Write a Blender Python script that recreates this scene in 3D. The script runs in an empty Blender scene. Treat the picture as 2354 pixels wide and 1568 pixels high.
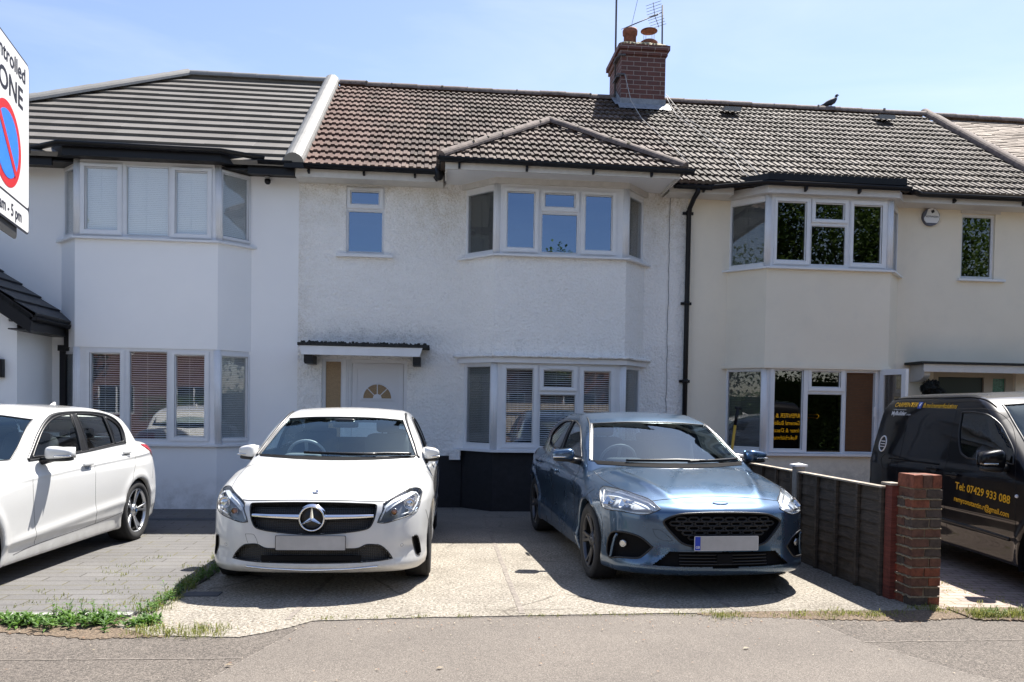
import bpy, math, random
import numpy as np
from mathutils import Vector, Matrix
from mathutils.bvhtree import BVHTree
from mathutils.geometry import delaunay_2d_cdt
R = math.radians
random.seed(7); rng = np.random.default_rng(7)
sc = bpy.context.scene
COL = sc.collection

# ---------------------------------------------------------------- camera
_yaw, _pit, _rol = R(5.4), -0.026, 0.0165
_F = Vector((math.sin(_yaw)*math.cos(_pit), math.cos(_yaw)*math.cos(_pit), math.sin(_pit)))
_Rt = Vector((math.cos(_yaw), -math.sin(_yaw), 0.0)); _U = _Rt.cross(_F)
_c, _s = math.cos(_rol), math.sin(_rol)
_r = _c*_Rt + _s*_U; _u = -_s*_Rt + _c*_U
cam_d = bpy.data.cameras.new("camera"); cam = bpy.data.objects.new("camera", cam_d); COL.objects.link(cam)
cam.matrix_world = Matrix(((_r.x, _u.x, -_F.x, 0.0), (_r.y, _u.y, -_F.y, -11.78), (_r.z, _u.z, -_F.z, 1.46), (0, 0, 0, 1)))
cam_d.sensor_width = 36.0; cam_d.lens = 36.0*1860.0/2354.0
cam_d.shift_y = 202.4/2354.0
cam_d.clip_start = 0.05; cam_d.clip_end = 2000.0
sc.camera = cam

# ---------------------------------------------------------------- light
SUN = Vector((0.37, 0.44, 1.0)).normalized()
SUN_E = math.asin(SUN.z); SUN_A = math.atan2(SUN.x, SUN.y)
sc.view_settings.view_transform = 'Standard'; sc.view_settings.look = 'None'
sc.view_settings.gamma = 1.0; sc.view_settings.exposure = 1.34
w = bpy.data.worlds.new("World"); sc.world = w; w.use_nodes = True
nt = w.node_tree; nt.nodes.clear()
def N(nt, t, **kw):
    n = nt.nodes.new(t)
    for k, v in kw.items():
        if k in n.inputs: n.inputs[k].default_value = v
        else: setattr(n, k, v)
    return n
out = N(nt, 'ShaderNodeOutputWorld'); bg = N(nt, 'ShaderNodeBackground'); bg.inputs['Strength'].default_value = 0.083
sky = N(nt, 'ShaderNodeTexSky'); sky.sky_type = 'NISHITA'; sky.sun_disc = False
sky.sun_elevation = SUN_E; sky.sun_rotation = SUN_A; sky.air_density = 1.0; sky.dust_density = 0.6; sky.ozone_density = 1.5
tc = N(nt, 'ShaderNodeTexCoord'); mp = N(nt, 'ShaderNodeMapping'); mp.inputs['Scale'].default_value = (1.0, 1.6, 4.5)
nz = N(nt, 'ShaderNodeTexNoise'); nz.inputs['Scale'].default_value = 2.2; nz.inputs['Detail'].default_value = 6; nz.inputs['Roughness'].default_value = 0.55
nz.inputs['Distortion'].default_value = 0.6
rp = N(nt, 'ShaderNodeValToRGB'); rp.color_ramp.elements[0].position = 0.45; rp.color_ramp.elements[1].position = 0.85
mm = N(nt, 'ShaderNodeMath', operation='MULTIPLY'); mm.inputs[1].default_value = 0.22
mx = N(nt, 'ShaderNodeMix', data_type='RGBA'); mx.inputs['B'].default_value = (6.7, 6.8, 7.1, 1)
L = nt.links.new
L(tc.outputs['Generated'], mp.inputs[0]); L(mp.outputs[0], nz.inputs['Vector']); L(nz.outputs[0], rp.inputs[0]); L(rp.outputs[0], mm.inputs[0])
hs = N(nt, 'ShaderNodeMix', data_type='RGBA', blend_type='MULTIPLY'); hs.inputs['Factor'].default_value = 1.0; hs.inputs['B'].default_value = (1.06, 0.985, 1.0, 1); L(sky.outputs[0], hs.inputs['A'])
L(mm.outputs[0], mx.inputs['Factor']); L(hs.outputs['Result'], mx.inputs['A']); L(mx.outputs['Result'], bg.inputs['Color']); L(bg.outputs[0], out.inputs[0])
sl = bpy.data.lights.new("sun", 'SUN'); sl.energy = 4.8; sl.angle = R(0.53); sl.color = (1.0, 0.955, 0.885)
so = bpy.data.objects.new("sun", sl); COL.objects.link(so); so.location = (20, 25, 60)
so.rotation_euler = SUN.to_track_quat('Z', 'Y').to_euler()
sc.cycles.max_bounces = 8; sc.cycles.transparent_max_bounces = 16; sc.cycles.caustics_reflective = False; sc.cycles.caustics_refractive = False

# ---------------------------------------------------------------- materials
def newmat(name):
    m = bpy.data.materials.new(name); m.use_nodes = True
    return m, m.node_tree, m.node_tree.nodes['Principled BSDF']
def ramp(nt, src, stops):
    r = N(nt, 'ShaderNodeValToRGB'); e = r.color_ramp.elements
    while len(e) < len(stops): e.new(0.5)
    for k, (p, c) in enumerate(stops):
        e[k].position = p; e[k].color = (c[0], c[1], c[2], 1) if not isinstance(c, (int, float)) else (c, c, c, 1)
    nt.links.new(src, r.inputs[0]); return r.outputs[0]
def noise(nt, scale, detail=4, rough=0.6, vec=None, dist=0.0, out=0):
    n = N(nt, 'ShaderNodeTexNoise'); n.inputs['Scale'].default_value = scale; n.inputs['Detail'].default_value = detail
    n.inputs['Roughness'].default_value = rough; n.inputs['Distortion'].default_value = dist
    if vec is None:
        t = N(nt, 'ShaderNodeTexCoord'); vec = t.outputs['Object']
    nt.links.new(vec, n.inputs['Vector']); return n.outputs[out]
def mixc(nt, fac, a, b, mode='MIX'):
    m = N(nt, 'ShaderNodeMix', data_type='RGBA', blend_type=mode)
    for key, v in (('Factor', fac), ('A', a), ('B', b)):
        if isinstance(v, (tuple, list)): m.inputs[key].default_value = (v[0], v[1], v[2], 1)
        elif isinstance(v, (int, float)): m.inputs[key].default_value = v
        else: nt.links.new(v, m.inputs[key])
    return m.outputs['Result']
def mth(nt, op, a, b=None, c=None, clamp=False):
    m = N(nt, 'ShaderNodeMath', operation=op); m.use_clamp = clamp
    for k, v in enumerate((a, b, c)):
        if v is None: continue
        if isinstance(v, (int, float)): m.inputs[k].default_value = v
        else: nt.links.new(v, m.inputs[k])
    return m.outputs[0]
def bump(nt, b, h, strength=0.3, dist=0.01):
    n = N(nt, 'ShaderNodeBump'); n.inputs['Strength'].default_value = strength; n.inputs['Distance'].default_value = dist
    nt.links.new(h, n.inputs['Height']); nt.links.new(n.outputs[0], b.inputs['Normal'])
def mat(name, col, rough=0.6, metal=0.0, spec=0.5, var=0.0, vscale=8.0, bmp=0.0, bscale=60.0, coat=0.0, bdist=0.004):
    m, nt, b = newmat(name)
    b.inputs['Base Color'].default_value = (*col, 1); b.inputs['Roughness'].default_value = rough
    b.inputs['Metallic'].default_value = metal; b.inputs['Specular IOR Level'].default_value = spec
    if coat: b.inputs['Coat Weight'].default_value = coat; b.inputs['Coat Roughness'].default_value = 0.03
    if var:
        n = noise(nt, vscale, 6, 0.65)
        lo = tuple(max(0, c*(1-var)) for c in col); hi = tuple(min(1, c*(1+var)) for c in col)
        nt.links.new(ramp(nt, n, [(0.3, lo), (0.7, hi)]), b.inputs['Base Color'])
    if bmp: bump(nt, b, noise(nt, bscale, 4, 0.6), bmp, bdist)
    return m
def objz(nt, comp=2):
    t = N(nt, 'ShaderNodeTexCoord'); s = N(nt, 'ShaderNodeSeparateXYZ'); nt.links.new(t.outputs['Object'], s.inputs[0]); return s.outputs[comp]
def band(nt, v, a, b):   # 0 at a -> 1 at b
    m = N(nt, 'ShaderNodeMapRange'); m.inputs['From Min'].default_value = a; m.inputs['From Max'].default_value = b
    m.clamp = True; nt.links.new(v, m.inputs['Value']); return m.outputs[0]

# ---------------------------------------------------------------- mesh collecting
class MB:
    def __init__(s): s.v = []; s.f = []; s.m = []; s.sm = []
    def add(s, V, F, mi=0, smooth=False):
        o = len(s.v); s.v.extend([tuple(p) for p in V])
        for f in F: s.f.append(tuple(i+o for i in f)); s.m.append(mi); s.sm.append(smooth)
        return s
    def box(s, x0, x1, y0, y1, z0, z1, mi=0, M=None):
        V = [(x, y, z) for z in (z0, z1) for y in (y0, y1) for x in (x0, x1)]
        if M is not None: V = [tuple(M @ Vector(p)) for p in V]
        return s.add(V, [(0, 2, 3, 1), (4, 5, 7, 6), (0, 1, 5, 4), (2, 6, 7, 3), (0, 4, 6, 2), (1, 3, 7, 5)], mi)
    def bar(s, a, b, w, h, mi=0, up=(0, 0, 1)):
        a, b = Vector(a), Vector(b); d = (b-a).normalized(); u = Vector(up)
        sd = d.cross(u); sd = sd.normalized() if sd.length > 1e-4 else d.cross(Vector((1, 0, 0))).normalized()
        u = sd.cross(d)
        V = [p + sx*sd*w/2 + sz*u*h/2 for p in (a, b) for sz in (-1, 1) for sx in (-1, 1)]
        return s.add(V, [(0, 1, 3, 2), (4, 6, 7, 5), (0, 4, 5, 1), (2, 3, 7, 6), (0, 2, 6, 4), (1, 5, 7, 3)], mi)
    def tube(s, pts, r, n=8, mi=0, caps=True, closed=False):
        pts = [Vector(p) for p in pts]; K = len(pts); rs = r if isinstance(r, (list, tuple)) else [r]*K
        V = []; prev = None
        for i, p in enumerate(pts):
            if closed: d = pts[(i+1) % K]-pts[i-1]
            else: d = pts[min(i+1, K-1)]-pts[max(i-1, 0)]
            d = d.normalized() if d.length > 1e-9 else Vector((0, 0, 1))
            if prev is None:
                a = d.cross(Vector((0, 0, 1)));
                if a.length < 0.1: a = d.cross(Vector((1, 0, 0)))
            else: a = prev - d*prev.dot(d)
            a.normalize(); prev = a; b = d.cross(a)
            V += [p + (a*math.cos(2*math.pi*k/n)+b*math.sin(2*math.pi*k/n))*rs[i] for k in range(n)]
        F = []
        for i in range(K if closed else K-1):
            j = (i+1) % K
            for k in range(n): F.append((i*n+k, i*n+(k+1) % n, j*n+(k+1) % n, j*n+k))
        if caps and not closed: F += [tuple(range(n))[::-1], tuple((K-1)*n+k for k in range(n))]
        return s.add(V, F, mi, True)
    def lathe(s, prof, M=None, n=32, mi=0, smooth=True, ang=2*math.pi):
        # prof: (radius, height) about local z
        V = []; full = abs(ang-2*math.pi) < 1e-6; nn = n if full else n+1
        for (r, h) in prof:
            for k in range(nn):
                a = ang*k/n; V.append(Vector((r*math.cos(a), r*math.sin(a), h)))
        if M is not None: V = [M @ p for p in V]
        F = []
        for i in range(len(prof)-1):
            for k in range(n):
                k2 = (k+1) % nn; F.append((i*nn+k, i*nn+k2, (i+1)*nn+k2, (i+1)*nn+k))
        return s.add(V, F, mi, smooth)
    def prism(s, poly, O, U, Vv, h, mi=0, hole=None):
        # polygon (a,b) in plane O+aU+bV, extruded along normal UxV from 0 to h
        O, U, Vv = Vector(O), Vector(U), Vector(Vv); n = U.cross(Vv).normalized(); K = len(poly)
        lo = [O+U*a+Vv*b for a, b in poly]; hi = [p+n*h for p in lo]
        F = [tuple(range(K))[::-1], tuple(range(K, 2*K))] + [(i, (i+1) % K, K+(i+1) % K, K+i) for i in range(K)]
        return s.add(lo+hi, F, mi)
    def ring(s, outer, inner, O, U, Vv, h, h2=None, mi=0):
        # frame between two equal-length loops; h = height at outer loop, h2 at inner
        O, U, Vv = Vector(O), Vector(U), Vector(Vv); n = U.cross(Vv).normalized(); K = len(outer); h2 = h if h2 is None else h2
        a = [O+U*p[0]+Vv*p[1] for p in outer]; b = [O+U*p[0]+Vv*p[1] for p in inner]
        V = a + [p+n*h for p in a] + [p+n*h2 for p in b] + b; F = []
        for i in range(K):
            j = (i+1) % K
            for q in range(3): F.append((q*K+i, q*K+j, (q+1)*K+j, (q+1)*K+i))
        return s.add(V, F, mi)
    def split(s, name, mats, parent=None, gap=0.12):
        """one object per separate piece (pieces nearer than gap stay together)"""
        n = len(s.v); par = list(range(n))
        def fd(a):
            while par[a] != a: par[a] = par[par[a]]; a = par[a]
            return a
        for f in s.f:
            r = fd(f[0])
            for i in f[1:]: par[fd(i)] = r
        A = np.array(s.v); root = np.array([fd(i) for i in range(n)]); ids = list(dict.fromkeys(root.tolist())); bx = [(A[root == i].min(0)-gap/2, A[root == i].max(0)+gap/2) for i in ids]; g = list(range(len(ids)))
        for _ in range(3):
            for i in range(len(ids)):
                for j in range(i):
                    if (bx[i][0] <= bx[j][1]).all() and (bx[j][0] <= bx[i][1]).all():
                        a, b = min(g[i], g[j]), max(g[i], g[j]); g = [a if q == b else q for q in g]
        out = []
        for k in dict.fromkeys(g):
            keep = {ids[i] for i in range(len(ids)) if g[i] == k}; mb = MB(); mp = {}
            for f, mi, sm in zip(s.f, s.m, s.sm):
                if fd(f[0]) not in keep: continue
                nf = []
                for i in f:
                    if i not in mp: mp[i] = len(mb.v); mb.v.append(s.v[i])
                    nf.append(mp[i])
                mb.f.append(tuple(nf)); mb.m.append(mi); mb.sm.append(sm)
            out.append(mb.build(name, mats, parent))
        return out
    def build(s, name, mats, parent=None, off=True, auto=None):
        if not isinstance(mats, (list, tuple)): mats = [mats]
        me = bpy.data.meshes.new(name); me.from_pydata(s.v, [], s.f)
        for m in mats: me.materials.append(m)
        me.polygons.foreach_set('material_index', s.m); me.polygons.foreach_set('use_smooth', s.sm)
        me.validate(); me.update()
        return link(name, me, parent, off)
def link(name, me, parent=None, off=True):
    o = bpy.data.objects.new(name, me); COL.objects.link(o)
    if parent is not None:
        o.parent = parent
        if off and parent.type == 'EMPTY' and not parent.get('_local'): o.location = -Vector(parent.location)
    return o
def meshobj(name, V, F, mats, parent=None, smooth=True, off=True):
    me = bpy.data.meshes.new(name)
    V = np.asarray(V, dtype=np.float32); F = np.asarray(F, dtype=np.int32); k = F.shape[1]
    me.vertices.add(len(V)); me.vertices.foreach_set('co', V.ravel())
    me.loops.add(F.size); me.loops.foreach_set('vertex_index', F.ravel())
    me.polygons.add(len(F)); me.polygons.foreach_set('loop_start', np.arange(0, F.size, k, dtype=np.int32))
    me.polygons.foreach_set('loop_total', np.full(len(F), k, dtype=np.int32))
    me.polygons.foreach_set('use_smooth', np.full(len(F), smooth))
    for m in (mats if isinstance(mats, (list, tuple)) else [mats]): me.materials.append(m)
    me.update(calc_edges=True); me.validate()
    return link(name, me, parent, off)
def tag(o, label=None, cat=None, group=None, kind=None):
    if label: o['label'] = label
    if cat: o['category'] = cat
    if group: o['group'] = group
    if kind: o['kind'] = kind
    return o
def thing(name, label, cat, loc=(0, 0, 0), group=None, local=False, rz=0.0):
    o = bpy.data.objects.new(name, None); COL.objects.link(o); o.location = loc; o.rotation_euler = (0, 0, rz)
    if local: o['_local'] = 1
    return tag(o, label, cat, group)
def rect(a0, a1, b0, b1): return [(a0, b0), (a1, b0), (a1, b1), (a0, b1)]
def holed(mb, O, U, Vv, r, holes, t, mi=0, mi_rev=None):
    """slab a0..a1 x b0..b1 in plane (O,U,V) with rectangular holes, front at O, thickness t away from normal UxV"""
    O, U, Vv = Vector(O), Vector(U), Vector(Vv); n = U.cross(Vv).normalized()
    A = sorted(set([r[0], r[1]]+[h[0] for h in holes]+[h[1] for h in holes])); B = sorted(set([r[2], r[3]]+[h[2] for h in holes]+[h[3] for h in holes]))
    A = [a for a in A if r[0]-1e-6 <= a <= r[1]+1e-6]; B = [b for b in B if r[2]-1e-6 <= b <= r[3]+1e-6]
    def inh(a, b): return any(h[0] < a < h[1] and h[2] < b < h[3] for h in holes)
    P = lambda a, b, d: O+U*a+Vv*b-n*d
    for i in range(len(A)-1):
        for j in range(len(B)-1):
            if inh((A[i]+A[i+1])/2, (B[j]+B[j+1])/2): continue
            q = rect(A[i], A[i+1], B[j], B[j+1])
            mb.add([P(a, b, 0) for a, b in q], [(0, 1, 2, 3)], mi); mb.add([P(a, b, t) for a, b in q], [(3, 2, 1, 0)], mi)
    def rim(h, inv):
        q = rect(*h)
        for k in range(4):
            a, b = q[k], q[(k+1) % 4]; V = [P(*a, 0), P(*b, 0), P(*b, t), P(*a, t)]
            mb.add(V, [(0, 1, 2, 3) if inv else (3, 2, 1, 0)], mi if mi_rev is None else mi_rev)
    for h in holes: rim(h, True)
    rim(r, False)
# ---------------------------------------------------------------- building materials
def wall_white():
    m, nt, b = newmat('smooth white render'); b.inputs['Roughness'].default_value = 0.75
    n = noise(nt, 1.3, 5, 0.6); c = ramp(nt, n, [(0.3, (0.84, 0.85, 0.86)), (0.7, (0.88, 0.885, 0.89))])
    z = objz(nt); n2 = noise(nt, 6.0, 6, 0.7)
    f = mth(nt, 'MULTIPLY', band(nt, z, 0.5, 0.0), band(nt, n2, 0.4, 0.75))
    c = mixc(nt, f, c, (0.45, 0.44, 0.42)); nt.links.new(c, b.inputs['Base Color'])
    bump(nt, b, noise(nt, 180, 3, 0.6), 0.12, 0.002); return m
def wall_cream():
    m, nt, b = newmat('cream render'); b.inputs['Roughness'].default_value = 0.85
    n = noise(nt, 0.9, 6, 0.6); c = ramp(nt, n, [(0.3, (0.76, 0.70, 0.58)), (0.7, (0.82, 0.76, 0.635))])
    n2 = noise(nt, 2.6, 7, 0.7); z = objz(nt)
    c = mixc(nt, mth(nt, 'MULTIPLY', band(nt, n2, 0.5, 0.8), 0.30), c, (0.62, 0.59, 0.52))
    n3 = noise(nt, 9.0, 6, 0.7); f = mth(nt, 'MULTIPLY', band(nt, z, 0.85, 0.2), band(nt, n3, 0.35, 0.6))
    c = mixc(nt, f, c, (0.30, 0.27, 0.22)); nt.links.new(c, b.inputs['Base Color'])
    bump(nt, b, noise(nt, 140, 4, 0.7), 0.2, 0.002); return m
def wall_dash():
    m, nt, b = newmat('painted pebbledash'); b.inputs['Roughness'].default_value = 0.85
    t = N(nt, 'ShaderNodeTexCoord'); v = N(nt, 'ShaderNodeTexVoronoi'); v.inputs['Scale'].default_value = 26; nt.links.new(t.outputs['Object'], v.inputs['Vector'])
    v.inputs['Randomness'].default_value = 1.0
    n1 = noise(nt, 24, 5, 0.65, dist=0.9); n0 = noise(nt, 1.1, 5, 0.6); n2 = noise(nt, 5.0, 7, 0.7); n3 = noise(nt, 45, 3, 0.6)
    x, z = objz(nt, 0), objz(nt, 2)
    c = ramp(nt, n0, [(0.3, (0.88, 0.875, 0.86)), (0.7, (0.93, 0.925, 0.91))])
    # weathered yellow-brown under the eaves, round the bay head and down the party line
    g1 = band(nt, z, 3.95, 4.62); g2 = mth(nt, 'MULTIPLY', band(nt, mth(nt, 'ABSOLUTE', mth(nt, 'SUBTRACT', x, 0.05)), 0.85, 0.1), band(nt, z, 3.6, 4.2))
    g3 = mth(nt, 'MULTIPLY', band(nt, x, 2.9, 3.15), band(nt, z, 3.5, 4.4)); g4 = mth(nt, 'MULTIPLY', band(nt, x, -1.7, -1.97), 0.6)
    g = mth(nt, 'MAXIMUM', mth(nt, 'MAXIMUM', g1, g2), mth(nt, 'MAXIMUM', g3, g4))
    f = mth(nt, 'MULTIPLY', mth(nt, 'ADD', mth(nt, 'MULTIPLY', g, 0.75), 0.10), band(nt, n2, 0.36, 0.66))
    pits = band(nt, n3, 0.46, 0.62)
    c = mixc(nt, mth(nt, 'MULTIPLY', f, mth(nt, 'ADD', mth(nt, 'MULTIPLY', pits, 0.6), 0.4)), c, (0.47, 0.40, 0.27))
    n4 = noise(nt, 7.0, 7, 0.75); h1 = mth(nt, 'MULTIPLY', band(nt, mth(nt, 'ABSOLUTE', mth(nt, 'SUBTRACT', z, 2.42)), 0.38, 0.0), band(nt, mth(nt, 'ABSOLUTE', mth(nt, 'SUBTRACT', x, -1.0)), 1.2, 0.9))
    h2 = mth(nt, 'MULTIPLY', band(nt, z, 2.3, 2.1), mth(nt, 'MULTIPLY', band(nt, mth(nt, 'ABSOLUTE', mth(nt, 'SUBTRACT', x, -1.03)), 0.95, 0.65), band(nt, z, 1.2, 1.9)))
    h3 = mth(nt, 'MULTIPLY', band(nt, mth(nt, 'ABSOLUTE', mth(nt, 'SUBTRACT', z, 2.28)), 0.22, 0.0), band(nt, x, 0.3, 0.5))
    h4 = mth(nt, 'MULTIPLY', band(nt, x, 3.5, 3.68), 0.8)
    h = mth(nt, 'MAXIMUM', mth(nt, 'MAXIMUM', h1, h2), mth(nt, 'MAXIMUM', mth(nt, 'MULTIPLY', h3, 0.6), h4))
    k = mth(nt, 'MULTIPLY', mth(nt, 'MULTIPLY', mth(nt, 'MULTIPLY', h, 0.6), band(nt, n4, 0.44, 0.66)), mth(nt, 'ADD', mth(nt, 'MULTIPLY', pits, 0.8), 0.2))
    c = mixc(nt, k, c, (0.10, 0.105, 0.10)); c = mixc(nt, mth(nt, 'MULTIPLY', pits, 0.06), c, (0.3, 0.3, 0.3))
    nt.links.new(c, b.inputs['Base Color'])
    hh = mth(nt, 'ADD', mth(nt, 'MULTIPLY', n1, 1.0), mth(nt, 'MULTIPLY', v.outputs['Distance'], 0.7))
    bump(nt, b, hh, 0.9, 0.020); return m
def brick_mat(name, cols, mortar, sx=0.225, sz=0.075, rot=False, rough=0.85, mort=0.012):
    m, nt, b = newmat(name); b.inputs['Roughness'].default_value = rough
    t = N(nt, 'ShaderNodeTexCoord'); s = N(nt, 'ShaderNodeSeparateXYZ'); nt.links.new(t.outputs['Object'], s.inputs[0])
    g = N(nt, 'ShaderNodeNewGeometry'); sn = N(nt, 'ShaderNodeSeparateXYZ'); nt.links.new(g.outputs['Normal'], sn.inputs[0])
    k = mth(nt, 'GREATER_THAN', mth(nt, 'ABSOLUTE', sn.outputs[0]), 0.7)
    u = mth(nt, 'ADD', mth(nt, 'MULTIPLY', s.outputs[0], mth(nt, 'SUBTRACT', 1.0, k)), mth(nt, 'MULTIPLY', s.outputs[1], k))
    cb = N(nt, 'ShaderNodeCombineXYZ'); nt.links.new(u, cb.inputs[0]); nt.links.new(s.outputs[2], cb.inputs[1])
    br = N(nt, 'ShaderNodeTexBrick'); nt.links.new(cb.outputs[0], br.inputs['Vector'])
    br.inputs['Scale'].default_value = 1.0; br.inputs['Brick Width'].default_value = sx; br.inputs['Row Height'].default_value = sz; br.inputs['Mortar Size'].default_value = mort*0.5
    br.inputs['Mortar Smooth'].default_value = 0.2; br.inputs['Color1'].default_value = (*cols[0], 1); br.inputs['Color2'].default_value = (*cols[1], 1); br.inputs['Mortar'].default_value = (*mortar, 1)
    n = noise(nt, 14, 6, 0.7); c = mixc(nt, band(nt, n, 0.4, 0.75), br.outputs['Color'], cols[2])
    c = mixc(nt, br.outputs['Fac'], c, mortar)
    nt.links.new(c, b.inputs['Base Color'])
    hh = mth(nt, 'ADD', mth(nt, 'MULTIPLY', br.outputs['Fac'], -1.0), mth(nt, 'MULTIPLY', noise(nt, 70, 4, 0.6), 0.35)); bump(nt, b, hh, 0.7, 0.008)
    return m
def tile_mat(name, stops, wx, g, lichen=0.25, liccol=(0.42, 0.39, 0.30), moss=0.2, redx=None, rough=0.75, fine=0.5, slope=0.559):
    m, nt, b = newmat(name); b.inputs['Roughness'].default_value = rough; b.inputs['Specular IOR Level'].default_value = 0.15
    t = N(nt, 'ShaderNodeTexCoord'); s = N(nt, 'ShaderNodeSeparateXYZ'); nt.links.new(t.outputs['Object'], s.inputs[0])
    fx = mth(nt, 'FLOOR', mth(nt, 'DIVIDE', s.outputs[0], wx)); fz = mth(nt, 'FLOOR', mth(nt, 'DIVIDE', mth(nt, 'SUBTRACT', s.outputs[2], 4.74), g*slope))
    cb = N(nt, 'ShaderNodeCombineXYZ'); nt.links.new(fx, cb.inputs[0]); nt.links.new(fz, cb.inputs[1])
    wn = N(nt, 'ShaderNodeTexWhiteNoise'); wn.noise_dimensions = '2D'; nt.links.new(cb.outputs[0], wn.inputs['Vector'])
    n0 = noise(nt, 0.7, 4, 0.6); n1 = noise(nt, 30, 6, 0.75)
    f = mth(nt, 'ADD', mth(nt, 'MULTIPLY', wn.outputs['Value'], fine), mth(nt, 'MULTIPLY', n0, 1-fine)); f = mth(nt, 'ADD', f, mth(nt, 'MULTIPLY', mth(nt, 'SUBTRACT', n1, 0.5), 0.35))
    c = ramp(nt, f, stops)
    if redx is not None:
        rf = mth(nt, 'MULTIPLY', band(nt, s.outputs[0], redx[1], redx[0]), band(nt, mth(nt, 'ADD', wn.outputs['Value'], band(nt, s.outputs[0], redx[1], redx[0])), 0.35, 1.2))
        c = mixc(nt, mth(nt, 'MULTIPLY', rf, 0.8), c, (0.15, 0.088, 0.072))
    nl = noise(nt, 9.0, 7, 0.75); c = mixc(nt, mth(nt, 'MULTIPLY', band(nt, nl, 0.55, 0.72), lichen), c, liccol)
    nm = noise(nt, 16.0, 6, 0.7); c = mixc(nt, mth(nt, 'MULTIPLY', mth(nt, 'MULTIPLY', band(nt, nm, 0.58, 0.68), band(nt, n0, 0.4, 0.7)), moss), c, (0.16, 0.11, 0.03))
    nt.links.new(c, b.inputs['Base Color']); bump(nt, b, n1, 0.5, 0.004); return m
def glass_mat(name, tint=(0.9, 0.95, 0.95), base=0.10, gcol=(1, 1, 1), rough=0.0, bmp=0.0):
    m = bpy.data.materials.new(name); m.use_nodes = True; nt = m.node_tree; nt.nodes.clear()
    o = N(nt, 'ShaderNodeOutputMaterial'); tr = N(nt, 'ShaderNodeBsdfTransparent'); tr.inputs['Color'].default_value = (*tint, 1)
    gl = N(nt, 'ShaderNodeBsdfGlossy'); gl.inputs['Color'].default_value = (*gcol, 1); gl.inputs['Roughness'].default_value = rough
    ge = N(nt, 'ShaderNodeNewGeometry'); dt = N(nt, 'ShaderNodeVectorMath', operation='DOT_PRODUCT'); nt.links.new(ge.outputs['Incoming'], dt.inputs[0]); nt.links.new(ge.outputs['Normal'], dt.inputs[1]); mx = N(nt, 'ShaderNodeMixShader')
    f = mth(nt, 'MULTIPLY_ADD', mth(nt, 'POWER', mth(nt, 'SUBTRACT', 1.0, mth(nt, 'ABSOLUTE', dt.outputs['Value']), clamp=True), 4.2), 0.93-base, base, clamp=True)
    if bmp:
        n = N(nt, 'ShaderNodeBump'); n.inputs['Strength'].default_value = bmp; n.inputs['Distance'].default_value = 0.01
        nt.links.new(noise(nt, 60, 2, 0.5), n.inputs['Height']); nt.links.new(n.outputs[0], gl.inputs['Normal'])
    nt.links.new(f, mx.inputs[0]); nt.links.new(tr.outputs[0], mx.inputs[1]); nt.links.new(gl.outputs[0], mx.inputs[2]); nt.links.new(mx.outputs[0], o.inputs[0]); return m
M = {}
M['white'] = wall_white(); M['cream'] = wall_cream(); M['dash'] = wall_dash()
M['upvc'] = mat('white plastic', (0.72, 0.735, 0.76), 0.35, var=0.04, vscale=5)
M['fascia'] = mat('aged white fascia', (0.60, 0.58, 0.54), 0.5, var=0.08, vscale=12)
M['fasciaR'] = mat('grey-white fascia', (0.60, 0.59, 0.57), 0.5, var=0.05, vscale=9)
M['black'] = mat('black gloss plastic', (0.008, 0.008, 0.010), 0.42, var=0.25, vscale=20, spec=0.3)
M['blackpaint'] = mat('black painted plinth', (0.010, 0.010, 0.013), 0.75, var=0.35, vscale=14, bmp=0.5, bscale=50)
M['lead'] = mat('lead flashing', (0.23, 0.25, 0.28), 0.5, var=0.3, vscale=15, bmp=0.3, bscale=30)
M['felt'] = mat('mossy roofing felt', (0.030, 0.031, 0.030), 0.95, var=0.7, vscale=60, bmp=1.0, bscale=90, bdist=0.01)
M['room'] = mat('room wall', (0.10, 0.085, 0.07), 0.9)
M['blind'] = mat('venetian blind slats', (0.84, 0.86, 0.88), 0.5)
M['blindg'] = mat('grey blind slats', (0.34, 0.35, 0.35), 0.5)
M['blindd'] = mat('dark blind slats', (0.16, 0.16, 0.155), 0.5)
M['blindbrown'] = mat('brown wooden blind', (0.14, 0.065, 0.03), 0.5, var=0.2, vscale=30)
M['curtain'] = mat('pale curtain', (0.5, 0.49, 0.45), 0.9)
M['glass'] = glass_mat('window glass', tint=(0.97, 0.98, 0.98), base=0.085)
M['glassblue'] = glass_mat('coated window glass', tint=(0.35, 0.4, 0.42), base=0.23, gcol=(0.55, 0.72, 1.0))
M['glassdark'] = glass_mat('dark window glass', tint=(0.4, 0.38, 0.35), base=0.11)
M['glassside'] = glass_mat('side light glass', tint=(0.85, 0.87, 0.88), base=0.045)
M['obscure'] = mat('obscured bronze glass', (0.30, 0.20, 0.10), 0.35, var=0.5, vscale=110, bmp=0.8, bscale=110)
M['brick'] = brick_mat('chimney brick', [(0.17, 0.065, 0.05), (0.12, 0.05, 0.045), (0.09, 0.05, 0.045)], (0.33, 0.27, 0.24), sz=0.083, sx=0.25)
M['brickopp'] = brick_mat('red brick', [(0.17, 0.065, 0.04), (0.14, 0.055, 0.04), (0.12, 0.06, 0.04)], (0.22, 0.20, 0.18))
M['terracotta'] = mat('weathered terracotta', (0.24, 0.09, 0.055), 0.8, var=0.5, vscale=14, bmp=0.3)
M['mortar'] = mat('lichen covered mortar', (0.33, 0.29, 0.20), 0.95, var=0.6, vscale=26, bmp=1.0, bscale=45, bdist=0.015)
M['tileC'] = tile_mat('brown red interlocking tiles', [(0.25, (0.050, 0.037, 0.031)), (0.5, (0.088, 0.066, 0.056)), (0.78, (0.155, 0.120, 0.102))], 0.21, 0.285, redx=(-1.9, 0.6), lichen=0.5, moss=0.45)
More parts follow.
